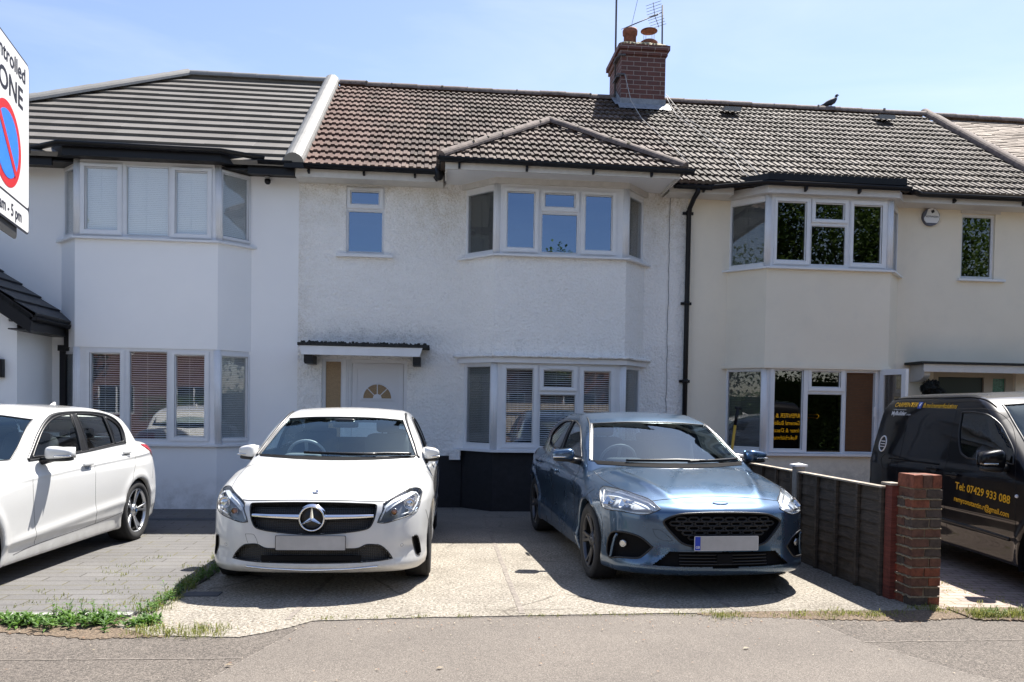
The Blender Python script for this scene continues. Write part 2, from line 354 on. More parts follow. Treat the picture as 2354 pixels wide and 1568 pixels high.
M['tileR'] = tile_mat('grey brown interlocking tiles', [(0.25, (0.060, 0.049, 0.040)), (0.5, (0.100, 0.084, 0.071)), (0.78, (0.17, 0.146, 0.125))], 0.21, 0.285, lichen=0.35, moss=0.7)
M['tileF'] = tile_mat('pale plain tiles', [(0.2, (0.20, 0.16, 0.13)), (0.5, (0.32, 0.265, 0.215)), (0.8, (0.42, 0.355, 0.295))], 0.165, 0.1, lichen=0.3, moss=1.0)
M['tileL'] = tile_mat('flat grey concrete tiles', [(0.2, (0.155, 0.144, 0.130)), (0.5, (0.178, 0.166, 0.150)), (0.8, (0.20, 0.186, 0.169))], 0.33, 0.32, lichen=0.05, moss=0.0, rough=0.55)
M['tileP'] = mat('black porch tiles', (0.030, 0.031, 0.034), 0.5, var=0.3, vscale=8, bmp=0.3)
M['ridgeC'] = mat('weathered ridge tiles', (0.15, 0.115, 0.098), 0.85, var=0.5, vscale=13, bmp=0.6, bscale=50)
M['ridgeL'] = mat('smooth grey ridge tiles', (0.20, 0.195, 0.185), 0.6, var=0.12, vscale=7, bmp=0.2)
M['verge'] = mat('pale grey half round tiles', (0.21, 0.205, 0.19), 0.55, var=0.15, vscale=6, bmp=0.2)
M['door'] = mat('white door panel', (0.66, 0.67, 0.70), 0.4)
M['doorcream'] = mat('cream door frame', (0.42, 0.38, 0.32), 0.5)
M['green'] = mat('leaded green glass', (0.05, 0.16, 0.12), 0.2, var=0.8, vscale=40)
M['dark'] = mat('dark door panel', (0.012, 0.016, 0.015), 0.35)
M['metal'] = mat('galvanised metal', (0.35, 0.36, 0.37), 0.4, metal=0.8)
M['wire'] = mat('weathered cable', (0.45, 0.43, 0.40), 0.7)
M['wireb'] = mat('dark cable', (0.10, 0.10, 0.11), 0.7)
# ---------------------------------------------------------------- helpers for the terrace
ROOF_T = 0.675; TH = math.atan(ROOF_T); RIDGE_Y = 3.35
def roofz(y): return 4.80 + (y+0.35)*ROOF_T
def tiles(mb, O, U, S, L0, L1, Ls, g, t, period, prof, mi=0, jit=0.004):
    """courses up slope S (unit) from O along U; L0/L1(s) = left/right limits; prof = [(frac, height)]"""
    O, U, S = Vector(O), Vector(U), Vector(S); n = U.cross(S).normalized()
    k = 0; s = 0.0
    while s < Ls-0.01:
        s1 = min(s+g, Ls); a0, a1 = min(L0(s), L0(s1)), max(L1(s), L1(s1))
        q = [a0]; j = math.floor(a0/period)-1
        while j*period < a1:
            for fr, h in prof:
                a = (j+fr)*period
                if a0 < a < a1: q.append(a)
            j += 1
        q.append(a1)
        def H(a):
            x = (a/period) % 1.0
            for (f0, h0), (f1, h1) in zip(prof, prof[1:]+[(prof[0][0]+1, prof[0][1])]):
                if f0 <= x < f1: return h0+(h1-h0)*(x-f0)/max(1e-6, f1-f0)
            return prof[-1][1]
        lo0, hi0, lo1, hi1 = L0(s), L1(s), L0(s1), L1(s1); V = []
        seedj = math.floor(a0/0.21)
        for a in q:
            b0 = min(max(a, lo0), hi0); b1 = min(max(a, lo1), hi1); h = H(a)
            jj = (math.sin(math.floor(a/(2*period))*12.9898+k*78.233)*43758.5453 % 1.0-0.5)*jit
            V += [O+U*b0+S*(s-0.012+jj*2)+n*(h-0.02), O+U*b0+S*(s-0.012+jj*2)+n*(h+t+jj), O+U*b1+S*(s1+0.03)+n*(h+0.002)]
        F = []
        for i in range(len(q)-1):
            F += [(3*i, 3*i+3, 3*i+4, 3*i+1), (3*i+1, 3*i+4, 3*i+5, 3*i+2)]
        mb.add(V, F, mi); s += g; k += 1
PANT = [(0.0, 0.0), (0.06, 0.016), (0.56, 0.018), (0.64, 0.002), (0.98, 0.0)]
PANR = [(0.0, -0.003), (0.08, 0.013), (0.88, 0.011), (0.97, -0.003)]
def ridge(mb, A, B, r, seg, mi=0, jit=0.006, mort=None, fl=1.0):
    A, B = Vector(A), Vector(B); D = B-A; Ln = D.length; d = D.normalized(); n = max(1, round(Ln/seg)); K = 10
    side = d.cross(Vector((0, 0, 1))).normalized(); up = side.cross(d).normalized()
    for i in range(n):
        a = A+D*(i/n); b = A+D*((i+1)/n)+d*0.025; dz = rng.uniform(-jit, jit)
        V = []
        for p, rr in ((a, r*1.0), (b, r*1.05)):
            for q in range(K+1):
                an = math.pi*q/K; V.append(p+side*math.cos(an)*rr*fl+up*(math.sin(an)*rr+dz))
        for rr_, p in ((0.86, b),):
            for q in range(K+1):
                an = math.pi*q/K; V.append(p+side*math.cos(an)*r*rr_*fl+up*(math.sin(an)*r*rr_+dz))
        F = [(q, q+1, K+2+q, K+1+q) for q in range(K)]+[(K+1+q, K+2+q, 2*K+3+q, 2*K+2+q) for q in range(K)]
        mb.add(V, F, mi, False)
        if i == 0: mb.add(V[:K+1], [tuple(range(K+1))], mi)
        if mort is not None:
            for q in range(3): mb.add(*blob(b+side*rng.uniform(-r, r)*0.8+up*rng.uniform(0.6, 1)*r*0.9, rng.uniform(0.012, 0.028)), mort)
def blob(c, r, n=6, sc=(1, 1, 1), rough=0.25):
    V = [(c[0], c[1], c[2]+r*sc[2])]; F = []
    for i in range(1, 4):
        for k in range(n):
            a = 2*math.pi*k/n; z = math.cos(math.pi*i/4); q = math.sin(math.pi*i/4)*(1+rough*(rng.random()-0.5)*2)
            V.append((c[0]+r*q*math.cos(a)*sc[0], c[1]+r*q*math.sin(a)*sc[1], c[2]+r*z*sc[2]))
    V.append((c[0], c[1], c[2]-r*sc[2]))
    for k in range(n): F.append((0, 1+k, 1+(k+1) % n))
    for i in range(2):
        for k in range(n): F.append((1+i*n+k, 1+(i+1)*n+k, 1+(i+1)*n+(k+1) % n, 1+i*n+(k+1) % n))
    for k in range(n): F.append((1+2*n+k, 3*n+1, 1+2*n+(k+1) % n))
    return V, F
def window(root, O, U, outer, panes, cases=(), vents=(), name='window', fm=None, glass=None, blind=None, th=0.07, handles=(), label=None, slat=0.025, lower=None, tilt=0.6):
    O, U = Vector(O), Vector(U).normalized(); V3 = Vector((0, 0, 1)); n = U.cross(V3)
    fm = fm or M['upvc']; mb = MB(); a0, a1, b0, b1 = outer
    holed(mb, O, U, V3, outer, [p[:4] for p in panes], th)
    for p in panes:    # sloping glazing bead
        q = rect(p[0]-0.012, p[1]+0.012, p[2]-0.012, p[3]+0.012); i = rect(*p[:4]); mb.ring(q, i, O, U, V3, 0.010, -0.004)
    for c, p in cases:
        q = rect(*c); i = rect(p[0]-0.014, p[1]+0.014, p[2]-0.014, p[3]+0.014); mb.ring(q, i, O+n*0.001, U, V3, 0.018, 0.020)
        g = 0.010; mb.ring(rect(c[0]+g, c[1]-g, c[2]+g, c[3]-g), i, O+n*0.001, U, V3, 0.025, 0.022)
    w_ = mb.build(name, fm, root)
    if label: w_['label'] = label
    for v in vents:
        mv = MB(); mv.prism(rect(*v), O+n*0.026, U, V3, 0.012); mv.prism(rect(v[0]+0.01, v[1]-0.01, v[2]+0.006, v[3]-0.006), O+n*0.038, U, V3, 0.004); mv.build('trickle_vent', fm, w_)
    for (ha, hb) in handles:
        mh = MB(); mh.prism(rect(ha-0.012, ha+0.012, hb-0.03, hb+0.05), O+n*0.02, U, V3, 0.03); mh.build('handle', M['upvc'], w_)
    for p in panes:
        kind = p[4] if len(p) > 4 else None
        if kind == 'open': continue
        mg = MB(); mg.prism(rect(p[0]-0.004, p[1]+0.004, p[2]-0.004, p[3]+0.004), O-n*0.020, U, V3, 0.004)
        mg.build('pane', (glass or M['glass']), w_)
        if blind or kind in ('blind',):
            mbk = MB(); z = p[3]-0.01; bm = blind or M['blind']; lo = p[2]+0.005
            while z > lo:
                c0 = O+n*(-0.055)+V3*z; h = slat*(0.62 if tilt > 0.6 else 0.93)
                dv = V3*math.cos(tilt)*h*0.5+n*math.sin(tilt)*h*0.5*(1 if tilt < 0.6 else -1)
                for sgn in (0,):
                    A, B = c0+U*(p[0]-0.006), c0+U*(p[1]+0.006)
                    mbk.add([A-dv, B-dv, B+dv, A+dv], [(0, 1, 2, 3)])
                z -= slat
            for fr in (0.45,):
                a = p[0]+(p[1]-p[0])*fr; mbk.bar(O+n*-0.047+U*a+V3*p[2], O+n*-0.047+U*a+V3*p[3], 0.004, 0.002)
            mbk.build('blind', bm, w_)
    return w_
def bayplan(x0, x1, x2, x3, d): return [(x0, 0.0), (x1, -d), (x2, -d), (x3, 0.0)]
def offs(pl, e, ext=0.0):
    """grow the bay outline by e (mitred)"""
    P = [Vector((p[0], p[1], 0)) for p in pl]; out = []; nn = []
    for i in range(3):
        d = (P[i+1]-P[i]).normalized(); nn.append(Vector((d.y, -d.x, 0)))
    out.append(P[0]+nn[0]*e); a = nn[0].angle(nn[1])
    out.append(P[1]+(nn[0]+nn[1]).normalized()*e/math.cos(nn[0].angle(nn[1])/2)); out.append(P[2]+(nn[1]+nn[2]).normalized()*e/math.cos(nn[1].angle(nn[2])/2)); out.append(P[3]+nn[2]*e)
    # bring the ends back to the wall plane
    out[0] = out[0]-(P[1]-P[0]).normalized()*(out[0].y/((P[1]-P[0]).normalized().y)); out[3] = out[3]-(P[3]-P[2]).normalized()*(out[3].y/((P[3]-P[2]).normalized().y))
    return [(p.x, p.y) for p in out]
def baywall(mb, pl, z0, z1, mi=0, th=0.1):
    inn = offs(pl, -th)
    V = [(x, y, z) for z in (z0, z1) for (x, y) in pl] + [(x, y, z) for z in (z0, z1) for (x, y) in inn]
    F = [(i, i+1, 5+i, 4+i) for i in range(3)] + [(8+i+1, 8+i, 12+i, 13+i) for i in range(3)] + [(4+i, 5+i, 13+i, 12+i) for i in range(3)] + [(i+1, i, 8+i, 9+i) for i in range(3)]
    return mb.add(V, F, mi)
def bayslab(mb, pl, z0, z1, mi=0):
    K = len(pl); V = [(x, y, z) for z in (z0, z1) for (x, y) in pl]
    return mb.add(V, [tuple(range(K))[::-1], tuple(range(K, 2*K))]+[(i, (i+1) % K, K+(i+1) % K, K+i) for i in range(K)], mi)
def gutter(mb, pts, r=0.055, mi=0):
    """half round gutter: open trough along pts (at its rim)"""
    P = [Vector(p) for p in pts]; K = 8; V = []
    for i, p in enumerate(P):
        d = (P[min(i+1, len(P)-1)]-P[max(i-1, 0)]).normalized(); sd = d.cross(Vector((0, 0, 1))).normalized()
        if 0 < i < len(P)-1:
            d1 = (P[i]-P[i-1]).normalized(); sc_ = 1/max(0.5, math.sqrt((1+d1.dot((P[i+1]-P[i]).normalized()))/2))
        else: sc_ = 1.0
        for rr in (r, r-0.006):
            for k in range(K+1):
                a = math.pi*k/K; V.append(p+sd*math.cos(a)*rr*sc_-Vector((0, 0, 1))*math.sin(a)*rr)
    n = 2*(K+1); F = []
    for i in range(len(P)-1):
        for k in range(K):
            F += [(i*n+k, (i+1)*n+k, (i+1)*n+k+1, i*n+k+1), (i*n+K+1+k, i*n+K+2+k, (i+1)*n+K+2+k, (i+1)*n+K+1+k)]
        for k in (0, K): F.append((i*n+k, i*n+K+1+k, (i+1)*n+K+1+k, (i+1)*n+k))
    for i in (0, len(P)-1): F += [(i*n+k, i*n+k+1, i*n+K+2+k, i*n+K+1+k) for k in range(K)]
    mb.add(V, F, mi, True)
    for i in (0, len(P)-1): mb.add([V[i*n+k] for k in range(K+1)], [tuple(range(K+1))], mi)
def shell(root, x0, x1, front_holes, m, zt=4.70, name='wall', open_l=False, fl=2.75):
    """house box: front wall with openings, party/side walls, back, floor slab"""
    mb = MB(); holed(mb, (0, 0, 0), (1, 0, 0), (0, 0, 1), (x0, x1, -0.1, zt), front_holes, 0.12)
    mb.build(name, m, root)
    mi = MB(); e = 0.125
    mi.box(x0+0.02, x0+0.1, e, 7.0, -0.1, zt-0.02); mi.box(x1-0.1, x1-0.02, e, 7.0, -0.1, zt-0.02); mi.box(x0+0.1, x1-0.1, 2.6, 2.7, -0.1, zt-0.02)
    mi.box(x0+0.1, x1-0.1, e, 2.6, fl, fl+0.2); mi.box(x0+0.1, x1-0.1, e, 2.6, zt-0.06, zt-0.02); mi.box(x0+0.1, x1-0.1, e, 2.6, -0.1, 0.1)
    mi.build('room_wall', M['room'], root)

# ================================================================ centre house
XL, XC, XR = -1.97, 3.68, 9.40
pC = bayplan(0.37, 0.80, 2.66, 3.04, 0.45)
C_ = thing('terraced_house', 'white pebbledash house with brown tiled roof in the middle of the terrace', 'house', (0.85, 0.0, 0.0))
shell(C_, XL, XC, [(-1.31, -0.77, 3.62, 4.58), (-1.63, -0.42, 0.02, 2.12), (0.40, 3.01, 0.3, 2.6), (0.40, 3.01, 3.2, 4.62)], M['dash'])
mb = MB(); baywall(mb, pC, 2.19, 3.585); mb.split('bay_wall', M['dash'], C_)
mb = MB(); baywall(mb, pC, -0.1, 0.83); mb.box(XL+0.01, -1.66, -0.03, -0.002, -0.1, 0.75); mb.box(-0.39, 0.375, -0.03, -0.002, -0.1, 0.75); mb.box(3.035, XC-0.01, -0.03, -0.002, -0.1, 0.75); mb.split('plinth', M['blackpaint'], C_)
mb = MB(); bayslab(mb, offs(pC, -0.02), 4.64, 4.66); mb.build('bay_ceiling', M['upvc'], C_)
mb = MB(); mb.box(0.2, 0.36, -0.10, -0.03, 0.7, 0.85); mb.build('wall_foot', M['dash'], C_)
# sills and heads
def baystrip(root, pl, z0, z1, e0, e1, m, name):
    a, b = offs(pl, e0), offs(pl, e1); mb = MB()
    V = [(x, y, z) for z in (z0, z1) for (x, y) in a]+[(x, y, z) for z in (z0, z1) for (x, y) in b]
    F = [(i+8+1, i+8, i+12, i+13) for i in range(3)] + [(i, i+1, i+5, i+4) for i in range(3)] + [(4+i, 5+i, 13+i, 12+i) for i in range(3)] + [(i+1, i, 8+i, 9+i) for i in range(3)] + [(0, 4, 12, 8), (3, 11, 15, 7)]
    mb.add(V, F); return mb.build(name, m, root)
def bay_windows(root, pl, z0, z1, fr_panes, fr_cases, l_pane, r_pane, glass, blind, vents=(), fpost=0.0, gl_side=None, handles=(), **kw):
    A, B, Cc, D = [Vector((x, y, 0)) for x, y in pl]; ins = 0.02
    def inn(P, Q):
        d = (Q-P).normalized(); return Vector((-d.y, d.x, 0))
    o = inn(B, Cc)*ins
    window(root, (0, B.y+ins, 0), (1, 0, 0), (B.x+0.015, Cc.x-0.015, z0, z1), fr_panes, fr_cases, vents, glass=glass, blind=blind, handles=handles, **kw)
    for (P, Q, pane) in ((A, B, l_pane), (Cc, D, r_pane)):
        Ln = (Q-P).length; p = (pane[0]*Ln, pane[1]*Ln, pane[2], pane[3]); e = 0.03
        o_ = P+inn(P, Q)*ins
        window(root, o_, (Q-P), (0.012, Ln-0.012, z0, z1), [p], [((p[0]-0.045, p[1]+0.045, p[2]-0.05, p[3]+0.05), p)] if (len(pane) > 4 and pane[4]) else [], (), glass=gl_side or glass, blind=kw_side(blind, pane) or (M['blindd'] if len(pane) > 4 else blind), tilt=0.3, label='narrow side light of the bay')
    mb = MB()
    for x, y in (pl[1], pl[2]):
        for dx in (-0.03, -0.01, 0.012, 0.032): mb.tube([(x+dx*0.9+(0.012 if x < 1 or x < pl[2][0] else -0.012), y+0.018+abs(dx)*0.25, z0), (x+dx*0.9+(0.012 if x < pl[2][0] else -0.012), y+0.018+abs(dx)*0.25, z1)], 0.020, 8)
    mb.split('corner_post', M['upvc'], root)
def kw_side(blind, pane): return pane[5] if len(pane) > 5 else blind
# upper bay windows
pn = [(0.964, 1.331, 3.716, 4.473), (1.492, 1.899, 4.300, 4.469), (1.452, 1.943, 3.663, 4.187), (2.069, 2.436, 3.713, 4.466)]
bay_windows(C_, pC, 3.60, 4.585, pn, [((0.896, 1.403, 3.640, 4.540), pn[0]), ((1.426, 1.973, 4.225, 4.536), pn[1]), ((1.998, 2.510, 3.640, 4.530), pn[3])],
            (0.10, 0.88, 3.68, 4.50, 0, M['blindd']), (0.2, 0.85, 3.68, 4.50, 0, M['blindd']), M['glassblue'], None, vents=[(1.56, 1.86, 4.49, 4.51)], gl_side=M['glassside'])
baystrip(C_, pC, 3.578, 3.602, 0.075, -0.02, M['upvc'], 'sill'); baystrip(C_, pC, 4.585, 4.665, 0.03, -0.03, M['fascia'], 'window_head')
pn = [(0.987, 1.356, 0.973, 2.007), (1.516, 1.916, 1.771, 1.994), (1.468, 1.964, 0.930, 1.654), (2.091, 2.460, 0.973, 1.99)]
bay_windows(C_, pC, 0.865, 2.095, pn, [((0.913, 1.427, 0.90, 2.074), pn[0]), ((1.449, 1.994, 1.71, 2.068), pn[1]), ((2.021, 2.545, 0.90, 2.061), pn[3])],
            (0.14, 0.86, 0.955, 2.04, 0, M['blindg']), (0.15, 0.85, 0.955, 2.04, 0, M['blindg']), M['glass'], M['blind'], vents=[(1.58, 1.86, 2.02, 2.04)], gl_side=M['glassside'], handles=[(0.965, 1.25)], tilt=0.95, slat=0.03)
baystrip(C_, pC, 0.838, 0.868, 0.085, -0.02, M['upvc'], 'sill'); baystrip(C_, pC, 2.095, 2.168, 0.05, -0.03, M['upvc'], 'window_head')
mb = MB(); a = offs(pC, 0.085)
for i in range(3):   # lumpy render drip above the lower bay window
    A, B = Vector((*a[i], 2.188)), Vector((*a[i+1], 2.188)); n_ = int((B-A).length/0.03); P = [A.lerp(B, t/n_)+Vector((0, 0, rng.uniform(-0.006, 0.006))) for t in range(n_+1)]
    mb.tube(P, [0.020+rng.uniform(-0.004, 0.004) for _ in P], 6)
mb.build('render_drip', M['dash'], C_)
baystrip(C_, pC, 2.17, 2.215, 0.07, -0.01, M['dash'], 'drip_band')
# landing window
window(C_, (0, 0.03, 0), (1, 0, 0), (-1.31, -0.77, 3.62, 4.58), [(-1.242, -0.858, 4.344, 4.511), (-1.274, -0.804, 3.665, 4.229)], [((-1.30, -0.785, 4.27, 4.57), (-1.242, -0.858, 4.344, 4.511))], [(-1.2, -0.9, 4.535, 4.55)], glass=M['glassblue'], label='narrow landing window')
mb = MB(); mb.box(-1.44, -0.64, -0.07, 0.03, 3.575, 3.612); mb.build('sill', M['upvc'], C_)
mb = MB(); mb.box(-1.47, -0.67, -0.035, -0.002, 4.585, 4.70); mb.build('lintel', M['fascia'], C_)
# door
dO = (0, 0.045, 0); dr = MB(); holed(dr, dO, (1, 0, 0), (0, 0, 1), (-1.63, -0.42, 0.02, 2.12), [(-1.577, -1.364, 0.15, 2.084), (-1.209, -0.468, 0.05, 2.072)], 0.06)
dr.ring(rect(-1.589, -1.352, 0.138, 2.096), rect(-1.577, -1.364, 0.15, 2.084), dO, (1, 0, 0), (0, 0, 1), 0.010, -0.004)
for xx in (-1.30, -1.27, -1.24): dr.box(xx, xx+0.012, 0.030, 0.0445, 0.02, 2.12)
door = dr.build('door_frame', M['upvc'], C_)
mb = MB(); mb.prism(rect(-1.577, -1.364, 0.15, 2.084), (0, 0.065, 0), (1, 0, 0), (0, 0, 1), 0.004); mb.build('side_pane', M['obscure'], door)
ds = MB(); cx_, cz_ = -0.845, 1.568; Ro, Ri = 0.200, 0.062
ds.box(-1.204, -0.473, 0.058, 0.098, 0.05, 2.068)
ds.ring(rect(-1.204, -0.473, 0.05, 2.068), rect(-1.134, -0.548, 0.12, 1.991), (0, 0.058, 0), (1, 0, 0), (0, 0, 1), 0.016, 0.010)
leaf = ds.build('door', M['door'], C_)
mb = MB(); arc = [(cx_+Ro*math.cos(math.pi*k/20), cz_+Ro*math.sin(math.pi*k/20)) for k in range(21)]
mb.prism(arc, (0, 0.056, 0), (1, 0, 0), (0, 0, 1), 0.003); mb.build('fan_pane', M['obscure'], leaf)
mb = MB(); oo = [(cx_+0.25*math.cos(math.pi*k/20), cz_-0.03+0.25*math.sin(math.pi*k/20)) for k in range(21)]+[(cx_-0.25, cz_-0.045), (cx_+0.25, cz_-0.045)]
ii = arc + [(cx_-Ro, cz_-0.001), (cx_+Ro, cz_-0.001)]; mb.ring(oo, ii, (0, 0.057, 0), (1, 0, 0), (0, 0, 1), 0.004, 0.014)
mb.prism([(cx_+Ri*math.cos(math.pi*k/12), cz_+Ri*math.sin(math.pi*k/12)) for k in range(13)], (0, 0.052, 0), (1, 0, 0), (0, 0, 1), 0.006)
for an in (45, 90, 135):
    mb.bar((cx_+Ri*math.cos(R(an)), 0.05, cz_+Ri*math.sin(R(an))), (cx_+Ro*math.cos(R(an)), 0.05, cz_+Ro*math.sin(R(an))), 0.012, 0.012)
mb.build('fan_surround', M['door'], leaf)
# canopy over the door
mb = MB(); mb.box(-1.90, -0.10, -0.46, -0.002, 2.275, 2.315); top = 2.315
for _ in range(420):
    x = rng.uniform(-1.86, -0.14); y = rng.uniform(-0.42, -0.03); mb.add(*blob((x, y, top+rng.uniform(-0.005, 0.018)), rng.uniform(0.008, 0.022), 5))
can = mb.build('door_canopy', M['felt'], C_)
mb = MB(); mb.prism([(-1.875, 2.272), (-1.845, 2.150), (-0.235, 2.150), (-0.195, 2.272)], (0, -0.425, 0), (1, 0, 0), (0, 0, 1), 0.02); mb.box(-1.84, -1.82, -0.424, -0.003, 2.155, 2.27); mb.box(-0.26, -0.24, -0.424, -0.003, 2.155, 2.27); mb.build('canopy_fascia', M['upvc'], can)
mb = MB(); mb.box(-1.80, -0.27, -0.42, -0.003, 2.20, 2.22); mb.build('canopy_soffit', M['fascia'], can)
for x0, x1 in ((-1.82, -1.70), (-0.33, -0.22)):
    mb = MB(); mb.prism([(-0.40, 2.15), (-0.40, 2.06), (-0.33, 2.03), (-0.004, 2.03), (-0.004, 2.15)], (x0, 0, 0), (0, 1, 0), (0, 0, 1), x1-x0); mb.build('bracket', M['black'], can)
# main roof, its bay hip, ridge, gutters
SV = Vector((0, math.cos(TH), math.sin(TH))); E0 = Vector((0, -0.42, roofz(-0.42)-0.03)); SL = (RIDGE_Y+0.42)/math.cos(TH)
mb = MB(); mb.add([(XL, -0.40, roofz(-0.40)-0.08), (XC, -0.40, roofz(-0.40)-0.08), (XC, RIDGE_Y, roofz(RIDGE_Y)-0.08), (XL, RIDGE_Y, roofz(RIDGE_Y)-0.08), (XC, 7.0, roofz(-0.3)-0.08), (XL, 7.0, roofz(-0.3)-0.08)], [(0, 1, 2, 3), (3, 2, 4, 5)])
tiles(mb, E0, (1, 0, 0), SV, lambda s: XL+0.05, lambda s: XC, SL-0.05, 0.285, 0.040, 0.105, PANT)
roofC = mb.build('roof', M['tileC'], C_)
bx0, bx1, by = 0.02, 3.32, -0.98; pit = R(33.2); ax = (bx0+bx1)/2; ay = by+(bx1-bx0)/2; ez = 4.735; az = ez+(ay-by)*math.tan(pit)
mb = MB(); S2 = Vector((0, math.cos(pit), math.sin(pit))); n2 = Vector((0, -math.sin(pit), math.cos(pit))); Lb = (ay-by)/math.cos(pit)
mb.add([(bx0, by+0.02, ez-0.04), (bx1, by+0.02, ez-0.04), (ax, ay, az-0.04), (ax, ay+1.2, az-0.04), (bx0, by+2.2, ez-0.04), (bx1, by+2.2, ez-0.04)], [(0, 1, 2), (0, 2, 3, 4), (1, 5, 3, 2)])
tiles(mb, (bx0, by-0.02, ez-0.015), (1, 0, 0), S2, lambda s: min(1.65, s*math.cos(pit)), lambda s: max(1.65, 3.30-s*math.cos(pit)), Lb, 0.262, 0.038, 0.105, PANT)
tiles(mb, (bx0-0.02, 0.4, ez-0.015), (0, -1, 0), Vector((math.cos(pit), 0, math.sin(pit))), lambda s: -1.2, lambda s: max(-1.2, 1.38-s*math.cos(pit)), Lb, 0.262, 0.038, 0.105, PANT)
tiles(mb, (bx1+0.02, by, ez-0.015), (0, 1, 0), Vector((-math.cos(pit), 0, math.sin(pit))), lambda s: min(2.2, s*math.cos(pit)), lambda s: 2.3, Lb, 0.262, 0.038, 0.105, PANT)
bayroof = mb.build('bay_roof', M['tileC'], C_)
mb = MB(); dz = Vector((0, 0, 0.045)); Ap = Vector((ax, ay, az))
ridge(mb, Vector((bx0, by, ez))+dz*0.4, Ap+dz, 0.082, 0.33, 0, 0.005, 1); ridge(mb, Vector((bx1, by, ez))+dz*0.4, Ap+dz, 0.082, 0.33, 0, 0.005, 1); ridge(mb, Ap+dz*0.9, Ap+Vector((0, 1.0, 0))+dz*0.9, 0.08, 0.33, 0, 0.005)
mb.build('hip_tiles', [M['ridgeC'], M['mortar']], C_)
mb = MB(); ridge(mb, (XL+0.15, RIDGE_Y, roofz(RIDGE_Y)-0.03), (XC, RIDGE_Y, roofz(RIDGE_Y)-0.03), 0.105, 0.45, 0, 0.012, 1); mb.build('ridge_tiles', [M['ridgeC'], M['mortar']], C_)
mb = MB(); mb.box(XL, 0.06, -0.33, -0.305, 4.60, 4.74); mb.box(3.30, XC+0.0, -0.33, -0.305, 4.60, 4.74); mb.split('fascia_board', M['fascia'], C_)
mb = MB(); mb.box(XL, 0.06, -0.305, -0.002, 4.60, 4.615); mb.box(3.30, XC, -0.305, -0.002, 4.60, 4.615); mb.split('soffit', M['fascia'], C_)
mb = MB(); mb.box(bx0+0.06, bx1-0.05, by+0.045, by+0.07, 4.615, 4.735); mb.box(bx0+0.06, bx0+0.085, by+0.07, -0.33, 4.615, 4.735); mb.box(bx1-0.075, bx1-0.05, by+0.07, -0.003, 4.615, 4.735); mb.split('bay_fascia', M['fascia'], C_)
mb = MB(); mb.box(bx0+0.085, bx1-0.075, by+0.071, -0.003, 4.662, 4.675); mb.build('bay_soffit', M['upvc'], C_)
mb = MB(); gutter(mb, [(XL-0.03, -0.40, 4.755), (0.05, -0.40, 4.735)]); gutter(mb, [(bx0-0.03, by-0.015, 4.75), (bx1+0.12, by-0.015, 4.72)]); gutter(mb, [(3.35, -0.40, 4.69), (3.9, -0.40, 4.685)])
for x in (-1.80, -1.05, -0.35): mb.prism([(-0.36, 4.70), (-0.40, 4.66), (-0.33, 4.64), (-0.331, 4.70)], (x, 0, 0), (0, 1, 0), (0, 0, 1), 0.03)
for x in (0.25, 1.15, 2.05, 2.85): mb.prism([(by+0.0, 4.69), (by-0.005, 4.64), (by+0.044, 4.62), (by+0.044, 4.70)], (x, 0, 0), (0, 1, 0), (0, 0, 1), 0.03)
gut = mb.build('gutter', M['black'], C_)
mb = MB(); mb.lathe([(0.001, 0.07), (0.06, 0.07), (0.06, -0.03), (0.052, -0.09), (0.03, -0.11), (0.001, -0.11)], Matrix.Translation((0.0, -0.47, 4.70)), 14)
mb.tube([(0.0, -0.42, 4.64), (-0.03, -0.40, 4.62), (-0.05, -0.40, 4.66)], 0.035, 10); mb.tube([(0.0, -0.47, 4.75), (0.0, -0.7, 4.76), (0.03, -0.98, 4.75)], 0.045, 10); mb.build('gutter_outlet', M['black'], gut)
mb = MB(); x_ = 3.675
mb.tube([(x_+0.02, -0.40, 4.66), (x_+0.02, -0.40, 4.60), (x_+0.0, -0.30, 4.54), (x_, -0.10, 4.44), (x_, -0.062, 4.36), (x_, -0.06, 3.0), (x_, -0.06, 0.0)], 0.036, 12)
for z in (4.38, 3.05, 1.9, 0.7):
    mb.tube([(x_, -0.06, z-0.03), (x_, -0.06, z+0.03)], 0.043, 12); mb.box(x_-0.08, x_+0.08, -0.03, -0.003, z-0.02, z+0.02)
mb.build('downpipe', M['black'], C_)
# chimney
cx0, cx1, cy0, cy1, ct = 3.27, 4.09, 2.85, 3.85, 7.92
mb = MB(); mb.box(cx0, cx1, cy0, cy1, 6.2, ct)
mb.box(cx0-0.03, cx1+0.03, cy0-0.03, cy1+0.03, ct, ct+0.085); mb.box(cx0-0.065, cx1+0.065, cy0-0.065, cy1+0.065, ct+0.085, ct+0.17)
chim = mb.build('chimney', M['brick'], C_)
mb = MB(); n_ = 14; z0 = ct+0.17
V = []; F = []
for j in range(n_+1):
    for i in range(n_+1):
        u, v = i/n_, j/n_; e = min(u, 1-u, v, 1-v); V.append((cx0-0.06+(cx1-cx0+0.12)*u, cy0-0.06+(cy1-cy0+0.12)*v, z0-0.012+min(0.11, e*0.8)+rng.uniform(0, 0.025)))
F = [(j*(n_+1)+i, j*(n_+1)+i+1, (j+1)*(n_+1)+i+1, (j+1)*(n_+1)+i) for j in range(n_) for i in range(n_)]; mb.add(V, F)
for _ in range(70):
    a = rng.uniform(0, 1); s_ = rng.integers(0, 2); mb.add(*blob((cx0-0.05+(cx1-cx0+0.1)*a, cy0-0.05+rng.uniform(0, 0.1), z0+rng.uniform(0.0, 0.03)) if s_ else (cx0-0.03+rng.uniform(0, 0.1), cy0+a, z0+rng.uniform(0, 0.03)), rng.uniform(0.012, 0.035), 5))
mb.build('flaunching', M['mortar'], chim)
